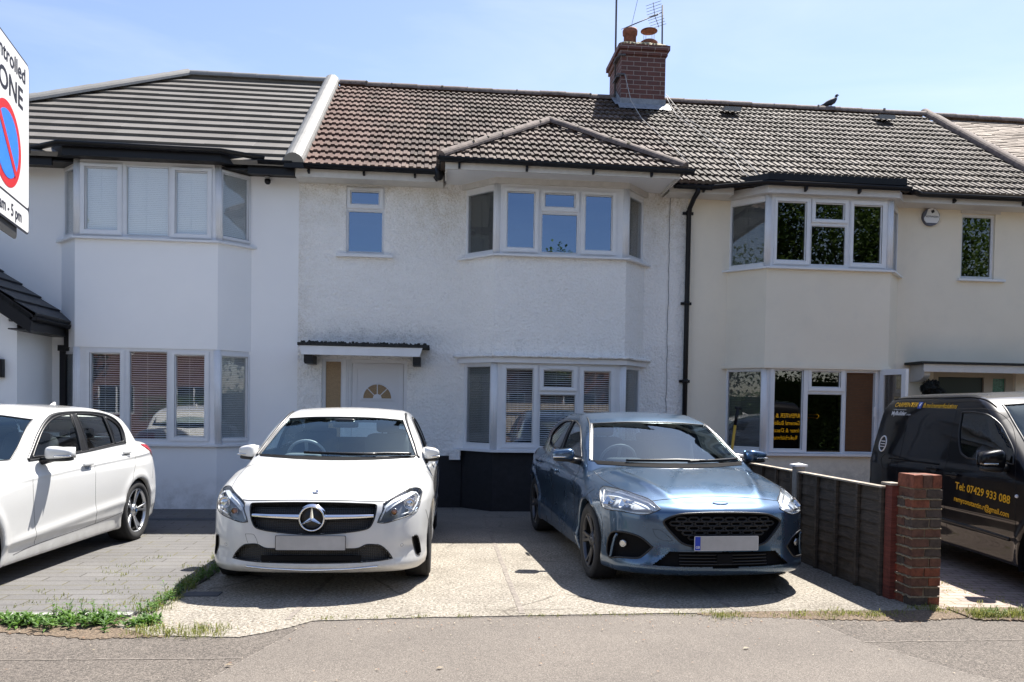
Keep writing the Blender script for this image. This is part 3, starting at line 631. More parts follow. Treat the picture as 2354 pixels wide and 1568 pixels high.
mb = MB(); T = Matrix.Translation((3.50, 3.2, 8.10)); mb.lathe([(0.115, 0.0), (0.115, 0.32), (0.135, 0.33), (0.14, 0.40), (0.13, 0.43), (0.10, 0.42), (0.095, 0.1), (0.001, 0.1)], T, 20); mb.build('chimney_pot', M['terracotta'], chim)
mb = MB(); T = Matrix.Translation((3.86, 3.2, 8.10)); mb.lathe([(0.15, 0.0), (0.15, 0.16), (0.165, 0.17), (0.165, 0.21), (0.12, 0.24), (0.10, 0.20), (0.001, 0.15)], T, 20)
mb.lathe([(0.001, 0.47), (0.08, 0.465), (0.155, 0.43), (0.158, 0.42), (0.08, 0.43), (0.001, 0.435)], T, 20)
for k in range(4): a = R(45+90*k); mb.bar((3.86+0.11*math.cos(a), 3.2+0.11*math.sin(a), 8.28), (3.86+0.11*math.cos(a), 3.2+0.11*math.sin(a), 8.54), 0.006, 0.006)
mb.build('chimney_pot', M['terracotta'], chim)['label'] = 'squat pot under a round cowl'
mb = MB(); zf = roofz(cy0)
mb.box(cx0-0.015, cx1+0.015, cy0-0.012, cy0-0.002, zf-0.05, zf+0.17); mb.add([(cx0-0.06, cy0-0.17, roofz(cy0-0.17)+0.05), (cx1+0.08, cy0-0.17, roofz(cy0-0.17)+0.05), (cx1+0.08, cy0+0.0, zf+0.09), (cx0-0.06, cy0+0.0, zf+0.09)], [(0, 1, 2, 3)])
mb.add([(cx0-0.012, cy0-0.012, zf+0.17), (cx0-0.012, RIDGE_Y, roofz(RIDGE_Y)+0.2), (cx0-0.012, RIDGE_Y, roofz(RIDGE_Y)), (cx0-0.012, cy0-0.012, zf)], [(0, 1, 2, 3)]); mb.add([(cx0-0.012, cy0-0.012, zf+0.06), (cx0-0.012, RIDGE_Y, roofz(RIDGE_Y)+0.06), (cx0-0.10, RIDGE_Y, roofz(RIDGE_Y)+0.055), (cx0-0.10, cy0-0.012, zf+0.055)], [(0, 1, 2, 3)])
mb.build('chimney_flashing', M['lead'], chim)

# ================================================================ left house
pL = bayplan(-5.18, -4.85, -2.985, -2.62, 0.36)
L_ = thing('terraced_house', 'smooth white house with flat grey tiled roof and black porch at the left', 'house', (-4.8, 0, 0))
shell(L_, -7.9, XL, [(-5.05, -2.65, 0.3, 2.6), (-5.05, -2.65, 3.2, 4.62)], M['white'])
mb = MB(); baywall(mb, pL, 2.19, 3.64); baywall(mb, pL, -0.1, 0.865); mb.split('bay_wall', M['white'], L_)
mb = MB(); bayslab(mb, offs(pL, -0.02), 4.70, 4.72); mb.build('bay_ceiling', M['upvc'], L_)
pn = [(-4.715, -4.317, 3.777, 4.593), (-4.187, -3.658, 3.720, 4.631), (-3.544, -3.143, 3.762, 4.586)]
bay_windows(L_, pL, 3.665, 4.70, pn, [((-4.791, -4.247, 3.698, 4.657), pn[0]), ((-3.615, -3.072, 3.691, 4.650), pn[2])], (0.15, 0.85, 3.75, 4.60), (0.16, 0.88, 3.76, 4.60, 1), M['glass'], M['blind'], vents=[(-4.64, -4.40, 4.622, 4.64), (-3.47, -3.22, 4.615, 4.633)], tilt=0.35, gl_side=M['glassside'])
baystrip(L_, pL, 3.638, 3.665, 0.055, -0.02, M['upvc'], 'sill')
pn = [(-4.645, -4.273, 0.985, 2.105), (-4.143, -3.659, 0.953, 2.14), (-3.537, -3.164, 0.998, 2.10)]
bay_windows(L_, pL, 0.89, 2.19, pn, [((-4.713, -4.203, 0.93, 2.16), pn[0]), ((-3.607, -3.093, 0.93, 2.16), pn[2])], (0.15, 0.85, 0.98, 2.10), (0.16, 0.88, 0.98, 2.10, 1, M['blind']), M['glass'], M['blind'], tilt=1.0, slat=0.03, gl_side=M['glassside'])
baystrip(L_, pL, 0.862, 0.892, 0.05, -0.02, M['upvc'], 'sill')
hx = -4.55; hc = hx-(RIDGE_Y+0.42)
mb = MB(); z3 = roofz(RIDGE_Y)
mb.add([(hc+0.05, -0.40, roofz(-0.40)-0.06), (XL, -0.40, roofz(-0.40)-0.06), (XL, RIDGE_Y, z3-0.06), (hx, RIDGE_Y, z3-0.06), (hc, 7.0, roofz(-0.4)-0.06), (XL, 7.0, roofz(-0.4)-0.06)], [(0, 1, 2, 3), (0, 3, 4), (3, 2, 5, 4)])
FLAT = [(0.0, 0.0), (0.02, 0.0), (0.985, 0.0)]
tiles(mb, (0, -0.42, roofz(-0.42)-0.03), (1, 0, 0), SV, lambda s: min(hx, hc+s*math.cos(TH)), lambda s: XL-0.08, SL-0.03, 0.322, 0.044, 0.33, FLAT, jit=0.002)
mb.build('roof', M['tileL'], L_)
mb = MB(); ridge(mb, (hx, RIDGE_Y, z3+0.0), (XL-0.1, RIDGE_Y, z3+0.0), 0.11, 0.45, 0, 0.0015); mb.build('ridge_tiles', M['ridgeL'], L_)
mb = MB(); ridge(mb, (hc, -0.42, roofz(-0.42)-0.01), (hx+0.05, RIDGE_Y, z3+0.0), 0.12, 0.45, 0, 0.0015); mb.build('hip_tiles', M['ridgeL'], L_)
mb = MB(); ridge(mb, (XL+0.0, -0.46, roofz(-0.46)+0.02), (XL+0.0, RIDGE_Y+0.05, z3+0.04), 0.135, 0.40, 0, 0.004, None, 1.0); mb.build('verge_tiles', M['verge'], L_)
mb = MB(); mb.add([(XL-0.14, -0.465, roofz(-0.46)-0.05), (XL+0.14, -0.465, roofz(-0.46)-0.05), (XL+0.1, -0.465, roofz(-0.46)+0.13), (XL, -0.465, roofz(-0.46)+0.17), (XL-0.1, -0.465, roofz(-0.46)+0.13)], [(0, 1, 2, 3, 4)]); mb.build('verge_end', M['black'], L_)
mb = MB(); mb.box(-8.2, -5.15, -0.36, -0.33, 4.60, 4.78); mb.box(-2.6, XL-0.01, -0.36, -0.33, 4.60, 4.78); mb.box(-8.2, XL-0.01, -0.33, -0.003, 4.66, 4.68); mb.split('fascia_board', M['black'], L_)
po = offs(pL, 0.17); mb = MB(); bayslab(mb, [(x, y) for x, y in po][:4], 4.70, 4.735)
a, b = offs(pL, 0.17), offs(pL, 0.19)
V = [(x, y, z) for z in (4.69, 4.86) for (x, y) in b]; mb.add(V, [(i, i+1, 5+i, 4+i) for i in range(3)]+[(4, 5, 6, 7)]); mb.split('bay_fascia', M['black'], L_)
mb = MB(); g = offs(pL, 0.245); gutter(mb, [(-8.2, -0.42, 4.775), (-5.38, -0.42, 4.775)]); gutter(mb, [(g[0][0]+0.0, -0.25, 4.845), (g[1][0], g[1][1], 4.845), (g[2][0], g[2][1], 4.835), (g[3][0]-0.12, -0.35, 4.835)]); gutter(mb, [(-2.45, -0.42, 4.77), (XL-0.02, -0.42, 4.765)])
mb.split('gutter', M['black'], L_, gap=0.02)
# porch
px0, px1, py0 = -7.7, -5.30, -0.95
mb = MB(); mb.box(px1-0.1, px1, py0, -0.002, -0.1, 2.45); mb.prism([(px0, -0.1), (px1-0.1, -0.1), (px1-0.1, 2.55), ((px0+px1)/2, 3.5), (px0, 2.5)], (0, py0+0.1, 0), (1, 0, 0), (0, 0, 1), 0.1); mb.box(px0, px0+0.1, py0, -0.002, -0.1, 2.45)
mb.build('porch_wall', M['white'], L_)
mb = MB(); sp = R(35.0); ro = (-4.98, 0, 2.55); Sp = Vector((-math.cos(sp), 0, math.sin(sp))); nP = Vector((math.sin(sp), 0, math.cos(sp)))
V = [Vector((-4.99, y, 2.50)) + Sp*s for s in (0, 1.9) for y in (-1.2, -0.01)]; V2 = [v-nP*0.05 for v in V]; mb.add(V+V2, [(0, 2, 3, 1), (4, 5, 7, 6), (0, 1, 5, 4), (2, 6, 7, 3), (0, 4, 6, 2), (1, 3, 7, 5)])
tiles(mb, (-4.97, 0, 2.52), (0, 1, 0), Sp, lambda s: -1.22, lambda s: -0.01, 1.85, 0.30, 0.03, 0.3, FLAT)
mb.build('porch_roof', M['tileP'], L_)
mb = MB(); mb.box(-5.06, -5.03, -1.17, -0.003, 2.33, 2.50); mb.box(-5.30, -5.06, -1.17, -0.003, 2.335, 2.35)
mb.prism([(-5.03, 2.30), (-4.99, 2.52), (-6.5, 2.52+1.51*0.70), (-6.5, 2.30+1.40*0.70)], (0, -1.17, 0), (1, 0, 0), (0, 0, 1), 0.03)
gutter(mb, [(-4.985, -1.2, 2.49), (-4.985, -0.01, 2.48)], 0.05); mb.split('porch_fascia', M['black'], L_)
mb = MB(); mb.box(-5.06, -4.99, -0.20, -0.12, 2.18, 2.44); mb.box(-5.16, -5.0, -0.16, -0.08, 2.14, 2.22); mb.box(-5.16, -5.085, -0.10, -0.03, 0.0, 2.18); mb.build('downpipe', M['black'], L_)
lamp = MB(); lamp.box(-5.52, -5.44, -1.03, -0.96, 1.74, 1.97); lamp.box(-5.58, -5.52, -1.0, -0.96, 1.80, 2.05)
tag(lamp.build('wall_lamp', M['black']), 'small black box wall light on the white porch wall', 'wall light')
camr = thing('security_camera', 'small white dome security camera under the black eaves of the left house', 'camera', (-2.40, -0.02, 4.6))
mb = MB(); mb.lathe([(0.001, 0.03), (0.035, 0.03), (0.035, -0.02), (0.02, -0.03), (0.001, -0.03)], Matrix.Translation((-2.40, -0.06, 4.62)), 14); mb.build('camera_mount', M['upvc'], camr)
mb = MB(); mb.lathe([(0.001, -0.045), (0.025, -0.04), (0.042, -0.015), (0.044, 0.02), (0.03, 0.03)], Matrix.Translation((-2.39, -0.08, 4.58)), 14); mb.build('camera_dome', M['black'], camr)

# ================================================================ right house
pR = bayplan(4.30, 4.72, 6.60, 6.98, 0.45)
R_ = thing('terraced_house', 'cream rendered house with grey brown tiled roof behind the black van', 'house', (6.5, 0, 0))
shell(R_, XC, XR, [(4.33, 6.95, 0.3, 2.6), (4.33, 6.95, 3.2, 4.60), (7.985, 8.53, 3.56, 4.55), (7.60, 8.95, 0.0, 2.14)], M['cream'])
mb = MB(); baywall(mb, pR, 2.145, 3.54); baywall(mb, pR, -0.1, 0.84); mb.split('bay_wall', M['cream'], R_)
baystrip(R_, pR, 2.10, 2.15, 0.045, -0.05, M['cream'], 'drip_band')
mb = MB(); bayslab(mb, offs(pR, -0.02), 4.62, 4.64); mb.build('bay_ceiling', M['upvc'], R_)
pn = [(4.874, 5.289, 3.671, 4.493), (5.445, 5.864, 4.279, 4.492), (5.390, 5.896, 3.621, 4.168), (6.028, 6.438, 3.665, 4.485)]
bay_windows(R_, pR, 3.555, 4.60, pn, [((4.819, 5.364, 3.598, 4.561), pn[0]), ((5.379, 5.935, 4.218, 4.560), pn[1]), ((5.964, 6.521, 3.59, 4.565), pn[3])], (0.08, 0.92, 3.63, 4.50, 0, M['blindd']), (0.1, 0.9, 3.63, 4.50), M['glassdark'], None, gl_side=M['glassside'])
baystrip(R_, pR, 3.532, 3.558, 0.06, -0.02, M['upvc'], 'sill')
pn = [(4.893, 5.303, 0.936, 2.065), (5.450, 5.869, 1.846, 2.056), (5.396, 5.913, 0.892, 1.732), (5.979, 6.42, 0.90, 2.06, 'open')]
bay_windows(R_, pR, 0.865, 2.115, pn, [((4.813, 5.387, 0.875, 2.110), pn[0]), ((5.383, 5.954, 1.776, 2.108), pn[1])], (0.08, 0.92, 0.95, 2.05, 0, M['blindd']), (0.1, 0.9, 0.95, 2.05), M['glassdark'], None, gl_side=M['glassside'])
baystrip(R_, pR, 0.835, 0.867, 0.07, -0.02, M['upvc'], 'sill')
mb = MB()   # brown blind in the open light, curtain behind the side light
z = 2.06
while z > 0.9: mb.box(5.95, 6.45, -0.375, -0.371, z-0.020, z-0.003); z -= 0.024
mb.build('blind', M['blindbrown'], R_)
cas = MB(); cO = Vector((6.47, -0.46, 0)); cU = Vector((0.34, -0.94, 0)).normalized()
holed(cas, cO, cU, (0, 0, 1), (0.0, 0.44, 0.88, 2.11), [(0.07, 0.37, 0.96, 2.03)], 0.06); sash = cas.build('open_casement', M['upvc'], R_)
mb = MB(); mb.prism(rect(0.066, 0.374, 0.956, 2.034), cO-cU.cross(Vector((0, 0, 1)))*0.03, cU, (0, 0, 1), 0.004); mb.build('pane', M['glassdark'], sash)
mb = MB(); mb.box(6.36, 6.40, -0.52, -0.49, 1.42, 1.56); mb.build('handle', M['upvc'], sash)
def curtain(root, x0, x1, z0, z1, y, m, name='curtain', amp=0.03, wl=0.09):
    mb = MB(); n = int((x1-x0)/0.012); V = []
    for i in range(n+1):
        x = x0+(x1-x0)*i/n; yy = y+amp*math.sin(2*math.pi*x/wl)+0.4*amp*math.sin(2*math.pi*x/wl*2.3); V += [(x, yy, z0), (x, yy, z1)]
    mb.add(V, [(2*i, 2*i+2, 2*i+3, 2*i+1) for i in range(n)], 0, True); return mb.build(name, m, root)
curtain(R_, 4.30, 4.62, 0.9, 2.1, 0.12, M['curtain']); curtain(R_, 4.35, 4.75, 3.6, 4.55, 0.14, M['curtain'])
window(R_, (0, 0.04, 0), (1, 0, 0), (7.985, 8.53, 3.56, 4.55), [(8.025, 8.49, 3.604, 4.505)], (), (), glass=M['glassdark'], blind=None, label='narrow landing window')
mb = MB(); mb.box(7.93, 8.69, -0.06, 0.04, 3.522, 3.556); mb.build('sill', M['upvc'], R_)
mb = MB(); mb.box(7.96, 8.60, -0.02, -0.002, 4.555, 4.62); mb.build('lintel', M['fasciaR'], R_)
mb = MB(); dO = (0, 0.05, 0); holed(mb, dO, (1, 0, 0), (0, 0, 1), (7.60, 8.95, 0.0, 2.14), [(7.712, 8.463, 0.1, 2.051), (8.607, 8.819, 0.4, 2.04)], 0.06); drf = mb.build('door_frame', M['doorcream'], R_)
mb = MB(); mb.box(7.716, 8.459, 0.08, 0.11, 0.104, 2.047); mb.build('door', M['dark'], R_)
mb = MB(); mb.box(8.604, 8.822, 0.08, 0.085, 0.397, 2.043); mb.build('side_pane', M['green'], drf)
mb = MB(); mb.box(7.12, 9.3, -0.46, -0.003, 2.215, 2.25); canR = mb.build('door_canopy', M['felt'], R_)
mb = MB(); mb.box(7.17, 9.28, -0.43, -0.41, 2.10, 2.214); mb.build('canopy_fascia', M['fasciaR'], canR)
for x0 in (7.22, 9.1):
    mb = MB(); mb.prism([(-0.002, 2.21), (-0.002, 1.96)]+[(-0.12-0.24*math.sin(R(a)), 2.08-0.12*math.cos(R(a))) for a in range(0, 100, 15)]+[(-0.41, 2.21)], (x0, 0, 0), (0, 1, 0), (0, 0, 1), 0.1); mb.build('bracket', M['fasciaR'], canR)
mb = MB()
mb.add([(XC, -0.40, roofz(-0.40)-0.08), (XR, -0.40, roofz(-0.40)-0.08), (XR, RIDGE_Y, roofz(RIDGE_Y)-0.08), (XC, RIDGE_Y, roofz(RIDGE_Y)-0.08), (XR, 7.0, roofz(-0.3)-0.08), (XC, 7.0, roofz(-0.3)-0.08)], [(0, 1, 2, 3), (3, 2, 4, 5)])
tiles(mb, E0-Vector((0, 0.0, 0.0)), (1, 0, 0), SV, lambda s: XC, lambda s: XR-0.05, SL-0.05, 0.285, 0.034, 0.105, PANT)
mb.build('roof', M['tileR'], R_)
for tx, ty in ((5.29, 2.75), (8.24, 2.75)):
    mb = MB(); z_ = roofz(ty); mb.add([(tx-0.15, ty-0.14, z_+0.02), (tx+0.15, ty-0.14, z_+0.02), (tx+0.15, ty-0.14, z_+0.10), (tx-0.15, ty-0.14, z_+0.10), (tx-0.15, ty+0.14, z_+0.14), (tx+0.15, ty+0.14, z_+0.14)], [(0, 1, 2, 3), (3, 2, 5, 4), (0, 3, 4), (1, 5, 2)]); mb.build('roof_vent', M['verge'], R_)
mb = MB(); ridge(mb, (XC, RIDGE_Y, roofz(RIDGE_Y)-0.03), (XR, RIDGE_Y, roofz(RIDGE_Y)-0.03), 0.105, 0.45, 0, 0.008, 1); mb.build('ridge_tiles', [M['ridgeC'], M['mortar']], R_)
mb = MB(); ridge(mb, (XR+0.08, -0.45, roofz(-0.45)+0.0), (XR+0.08, RIDGE_Y+0.1, roofz(RIDGE_Y+0.1)+0.0), 0.10, 0.45, 0, 0.004); mb.build('verge_tiles', M['ridgeC'], R_)
mb = MB(); mb.box(XC+0.01, 4.25, -0.33, -0.305, 4.60, 4.70); mb.box(6.80, XR, -0.33, -0.305, 4.60, 4.72); mb.box(XC+0.01, 4.25, -0.305, -0.002, 4.60, 4.612); mb.box(6.80, XR, -0.305, -0.002, 4.60, 4.612); mb.split('fascia_board', M['fasciaR'], R_)
b = offs(pR, 0.10); mb = MB(); V = [(x, y, z) for z in (4.595, 4.70) for (x, y) in b]; mb.add(V, [(i, i+1, 5+i, 4+i) for i in range(3)]+[(3, 2, 1, 0)]); mb.split('bay_fascia', M['fasciaR'], R_)
b = offs(pR, 0.20); mb = MB(); V = [(x, y, z) for z in (4.75, 4.84) for (x, y) in b]; V = [(min(x, 6.95) if x > 6 else x, y, z) for x, y, z in V]
mb.add(V+[(6.95, 0.1, 4.95), (4.3, 0.1, 4.95)], [(0, 1, 5, 4), (1, 2, 6, 5), (2, 3, 7, 6), (4, 5, 6, 7)]); mb.build('bay_upstand', M['black'], R_)
b = offs(pR, 0.16); mb = MB(); gutter(mb, [(3.85, -0.40, 4.69), (b[0][0]-0.15, -0.40, 4.70), (b[1][0]-0.02, b[1][1], 4.735), (b[2][0]+0.10, b[2][1], 4.735), ]); gutter(mb, [(b[2][0]+0.16, -0.55, 4.72), (7.05, -0.40, 4.72), (XR+0.3, -0.40, 4.71)])
for x in (5.2, 6.0): mb.prism([(-0.62, 4.69), (-0.62, 4.64), (-0.56, 4.62), (-0.56, 4.70)], (x, 0, 0), (0, 1, 0), (0, 0, 1), 0.03)
for x in (3.78, 7.6, 8.7): mb.prism([(-0.36, 4.67), (-0.40, 4.63), (-0.33, 4.61), (-0.331, 4.67)], (x, 0, 0), (0, 1, 0), (0, 0, 1), 0.03)
mb.split('gutter', M['black'], R_, gap=0.02)
# ================================================================ fourth house (roof only in view)
F_ = thing('terraced_house', 'house at the far right of the terrace with pale mossy plain tiles', 'house', (11.5, 0, 0))
mb = MB(); mb.box(XR+0.02, 15, 0.0, 6.9, -0.1, 4.66); mb.build('wall', M['white'], F_)
mb = MB(); mb.add([(XR, -0.40, roofz(-0.40)-0.10), (15, -0.40, roofz(-0.40)-0.10), (15, RIDGE_Y, roofz(RIDGE_Y)-0.10), (XR, RIDGE_Y, roofz(RIDGE_Y)-0.10), (15, 7.0, roofz(-0.3)-0.1), (XR, 7.0, roofz(-0.3)-0.1)], [(0, 1, 2, 3), (3, 2, 4, 5)])
tiles(mb, (0, -0.42, roofz(-0.42)-0.06), (1, 0, 0), SV, lambda s: XR+0.15, lambda s: 15.0, SL-0.03, 0.105, 0.016, 0.165, [(0, 0.0), (0.03, 0.004), (0.97, 0.004)], jit=0.010)
mb.build('roof', M['tileF'], F_)
mb = MB(); ridge(mb, (XR+0.15, RIDGE_Y, roofz(RIDGE_Y)-0.05), (15, RIDGE_Y, roofz(RIDGE_Y)-0.05), 0.105, 0.45, 0, 0.012); mb.build('ridge_tiles', M['ridgeC'], F_)
# ================================================================ ground
def asphalt(name, c0, c1, speck, sc_=1.0, bs=0.5, lo=0.40):
    m, nt, b = newmat(name); b.inputs['Roughness'].default_value = 0.9
    n = noise(nt, 95*sc_, 4, 0.8); n2 = noise(nt, 1.1, 6, 0.65); n3 = noise(nt, 210*sc_, 2, 0.5)
    c = ramp(nt, n, [(0.37, tuple(x*lo for x in c0)), (0.5, c0), (0.63, c1)]); c = mixc(nt, band(nt, n3, 0.64, 0.70), c, speck)
    c = mixc(nt, 1.0, c, ramp(nt, n2, [(0.3, (0.86, 0.85, 0.84)), (0.7, (1.1, 1.09, 1.07))]), 'MULTIPLY')
    nt.links.new(c, b.inputs['Base Color']); bump(nt, b, n, bs, 0.012); return m
def concrete():
    m, nt, b = newmat('worn exposed aggregate concrete'); b.inputs['Roughness'].default_value = 0.92
    n = noise(nt, 46, 5, 0.8); n2 = noise(nt, 1.6, 7, 0.7); n3 = noise(nt, 17, 6, 0.8); n5 = noise(nt, 0.5, 4, 0.6)
    c = ramp(nt, n, [(0.38, (0.115, 0.098, 0.075)), (0.5, (0.29, 0.262, 0.218)), (0.61, (0.49, 0.455, 0.40))])
    c = mixc(nt, mth(nt, 'MULTIPLY', band(nt, n3, 0.52, 0.72), 0.5), c, (0.56, 0.50, 0.42))
    c = mixc(nt, 1.0, c, ramp(nt, n2, [(0.28, (0.62, 0.60, 0.57)), (0.5, (0.95, 0.94, 0.92)), (0.72, (1.12, 1.1, 1.08))]), 'MULTIPLY')
    vo = N(nt, 'ShaderNodeTexVoronoi', feature='DISTANCE_TO_EDGE'); vo.inputs['Scale'].default_value = 0.75; tcc = N(nt, 'ShaderNodeTexCoord'); wv = mixc(nt, 0.12, tcc.outputs['Object'], noise(nt, 3.5, 6, 0.7, out=1)); nt.links.new(wv, vo.inputs['Vector'])
    crk = mth(nt, 'MULTIPLY', band(nt, vo.outputs['Distance'], 0.011, 0.003), band(nt, noise(nt, 1.3, 3, 0.5), 0.48, 0.56)); c = mixc(nt, mth(nt, 'MULTIPLY', crk, 0.7), c, (0.10, 0.085, 0.065))
    st = noise(nt, 2.6, 7, 0.75, dist=1.2); c = mixc(nt, mth(nt, 'MULTIPLY', band(nt, st, 0.56, 0.68), 0.45), c, (0.17, 0.15, 0.125))
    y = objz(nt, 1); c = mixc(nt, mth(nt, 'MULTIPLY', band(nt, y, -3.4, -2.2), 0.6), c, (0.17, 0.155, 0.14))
    c = mixc(nt, mth(nt, 'MULTIPLY', band(nt, mth(nt, 'ADD', n5, mth(nt, 'MULTIPLY', n2, 0.5)), 0.80, 0.95), 0.5), c, (0.20, 0.18, 0.15))
    nt.links.new(c, b.inputs['Base Color']); bump(nt, b, mth(nt, 'ADD', n, mth(nt, 'MULTIPLY', n3, 0.7)), 0.9, 0.016); return m
def pavers(name, cols, mortar, w_, h_, rot=0.0, off=0.5, bs=0.5, herring=False):
    m, nt, b = newmat(name); b.inputs['Roughness'].default_value = 0.85
    t = N(nt, 'ShaderNodeTexCoord'); mp = N(nt, 'ShaderNodeMapping'); mp.inputs['Rotation'].default_value = (0, 0, rot); nt.links.new(t.outputs['Object'], mp.inputs[0])
    br = N(nt, 'ShaderNodeTexBrick'); nt.links.new(mp.outputs[0], br.inputs['Vector']); br.inputs['Scale'].default_value = 1.0
    br.inputs['Brick Width'].default_value = w_; br.inputs['Row Height'].default_value = h_; br.inputs['Mortar Size'].default_value = 0.0075; br.inputs['Mortar Smooth'].default_value = 0.3
    br.inputs['Color1'].default_value = (*cols[0], 1); br.inputs['Color2'].default_value = (*cols[1], 1); br.offset = off
    n = noise(nt, 60, 5, 0.7); n2 = noise(nt, 1.4, 5, 0.65); n4 = noise(nt, 3.0, 5, 0.7)
    c = mixc(nt, 1.0, br.outputs['Color'], ramp(nt, n, [(0.3, (0.75, 0.75, 0.75)), (0.7, (1.2, 1.2, 1.2))]), 'MULTIPLY')
    c = mixc(nt, 1.0, c, ramp(nt, n2, [(0.3, (0.85, 0.85, 0.85)), (0.7, (1.1, 1.1, 1.1))]), 'MULTIPLY')
    mo = mixc(nt, band(nt, n4, 0.45, 0.6), mortar[0], mortar[1]); c = mixc(nt, br.outputs['Fac'], c, mo); nt.links.new(c, b.inputs['Base Color'])
    bump(nt, b, mth(nt, 'ADD', mth(nt, 'MULTIPLY', br.outputs['Fac'], -1.0), mth(nt, 'MULTIPLY', n, 0.3)), bs, 0.006); return m
M['road'] = asphalt('road asphalt', (0.075, 0.073, 0.07), (0.12, 0.115, 0.11), (0.25, 0.24, 0.22))
M['pave'] = asphalt('coarse pavement asphalt', (0.112, 0.096, 0.082), (0.20, 0.172, 0.148), (0.5, 0.45, 0.38), 0.75, 0.8)
M['cross'] = asphalt('smooth crossover asphalt', (0.124, 0.107, 0.092), (0.19, 0.166, 0.143), (0.42, 0.39, 0.34), 1.1, 0.3, 0.6)
M['conc'] = concrete()
M['grey'] = pavers('grey rectangular block paving', [(0.118, 0.113, 0.110), (0.135, 0.130, 0.126)], ((0.06, 0.055, 0.05), (0.11, 0.10, 0.045)), 0.45, 0.16)
M['greydark'] = mat('dark edging paver', (0.06, 0.063, 0.07), 0.8, var=0.2, bmp=0.3)
M['pink'] = pavers('pink brown block paving', [(0.38, 0.30, 0.255), (0.30, 0.23, 0.20)], ((0.16, 0.12, 0.09), (0.20, 0.19, 0.08)), 0.20, 0.10, rot=0.12)
M['joint'] = mat('weathered joint filler', (0.20, 0.175, 0.15), 0.95, var=0.5, vscale=20, bmp=0.5)
M['soil'] = mat('dry soil and dead grass', (0.17, 0.125, 0.085), 0.95, var=0.7, vscale=45, bmp=1.0, bscale=80, bdist=0.02)
M['kerb'] = mat('concrete kerb', (0.32, 0.31, 0.29), 0.85, var=0.2, vscale=20, bmp=0.4)
def sheet(name, poly, z, m, res=None, kind='structure'):
    K = len(poly); ar = sum(poly[i-1][0]*poly[i][1]-poly[i][0]*poly[i-1][1] for i in range(K)); poly = poly if ar > 0 else poly[::-1]; mb = MB(); mb.add([(x, y, z) for x, y in poly]+[(x, y, z-0.02) for x, y in poly], [tuple(range(K))]+[(K+i, K+(i+1) % K, (i+1) % K, i) for i in range(K)]); o = mb.build(name, m); o['kind'] = kind; return o
G = 0.0
def wob(pts, n=10, a=0.03):
    out = []
    for p, q in zip(pts, pts[1:]):
        for k in range(n): out.append((p[0]+(q[0]-p[0])*k/n+rng.uniform(-a, a)*0.4, p[1]+(q[1]-p[1])*k/n+rng.uniform(-a, a)))
    out.append(pts[-1]); return out
sheet('ground', [(-400, -400), (400, -400), (400, 400), (-400, 400)], -0.16, M['road'])
mb = MB(); mb.box(-60, 60, -9.4, 9.0, -0.155, -0.006); o = mb.build('pavement', M['pave']); o['kind'] = 'structure'
mb = MB(); mb.box(-60, 60, -9.53, -9.402, -0.155, -0.008); o = mb.build('kerb', M['kerb']); o['kind'] = 'structure'
mb = MB(); mb.box(-60, 60, -19.5, -16.4, -0.155, -0.012); o = mb.build('pavement', M['pave']); o['kind'] = 'structure'
sheet('crossover', [(-0.81, -6.26), (-1.16, -7.36), (-1.8, -9.4), (4.4, -9.4), (3.02, -7.5), (2.75, -6.9), (2.62, -6.15)]+wob([(2.62, -6.15), (-0.81, -6.26)], 20, 0.004)[1:-1], -0.003, M['cross'])
edge = wob([(3.75, -6.08), (2.6, -6.08), (0.0, -6.17), (-0.81, -6.24), (-0.95, -6.42), (-1.2, -6.62), (-1.75, -6.56), (-2.05, -6.35)], 16, 0.007)
sheet('concrete_driveway', [(-2.05, -6.35), (-2.02, -5.9), (-1.86, -5.0), (-1.86, -2.0), (-1.86, 0.2), (3.75, 0.2)]+edge[:-1], 0.0, M['conc'])
sheet('block_paved_driveway', [(-9.5, -6.02), (-1.98, -6.02), (-1.90, -5.3), (-1.863, -4.6), (-1.863, 0.2), (-9.5, 0.2)], 0.002, M['grey'])
sheet('drive_edging', [(-9.5, -1.45), (-1.87, -1.45), (-1.87, -1.25), (-9.5, -1.25)], 0.006, M['greydark'])
sheet('block_paved_driveway', [(3.66, -6.05), (12, -6.25), (12, 0.2), (3.66, 0.2)], 0.004, M['pink'])
mb = MB(); mb.box(-9.5, -2.05, -6.10, -6.02, -0.05, 0.012); o = mb.build('driveway_edge', M['kerb']); o['kind'] = 'structure'
mb = MB()
for A, B in (((0.66, -0.75), (0.63, -6.10)), ((-0.86, -4.8), (-0.98, -6.22)), ((2.18, -4.6), (2.22, -6.08))):
    P = wob([A, B], 40, 0.012); mb.add([(x-0.02, y, 0.003) for x, y in P]+[(x+0.02, y, 0.003) for x, y in P], [(i, i+1, len(P)+i+1, len(P)+i) for i in range(len(P)-1)])
P = wob([(-0.05, -1.05), (1.35, -1.1)], 30, 0.01); mb.add([(x, y-0.015, 0.003) for x, y in P]+[(x, y+0.015, 0.003) for x, y in P], [(i, i+1, len(P)+i+1, len(P)+i) for i in range(len(P)-1)])
o = mb.build('concrete_joint', M['joint']); o['kind'] = 'structure'
sheet('soil_strip', wob([(1.9, -6.16), (2.6, -6.30), (3.4, -6.38), (3.85, -6.30)], 50, 0.022)+[(3.85, -6.0), (1.9, -6.06)], -0.001, M['soil'])
sheet('soil_strip', wob([(3.86, -6.36), (4.6, -6.46), (6.5, -6.55)], 50, 0.022)+[(6.5, -6.10), (3.86, -6.02)], 0.0055, M['soil'])
sheet('soil_strip', wob([(-5.0, -6.32), (-2.9, -6.40), (-2.1, -6.62), (-1.35, -6.55)], 50, 0.022)+[(-1.9, -6.36), (-2.0, -6.12), (-5.0, -6.08)], -0.001, M['soil'])
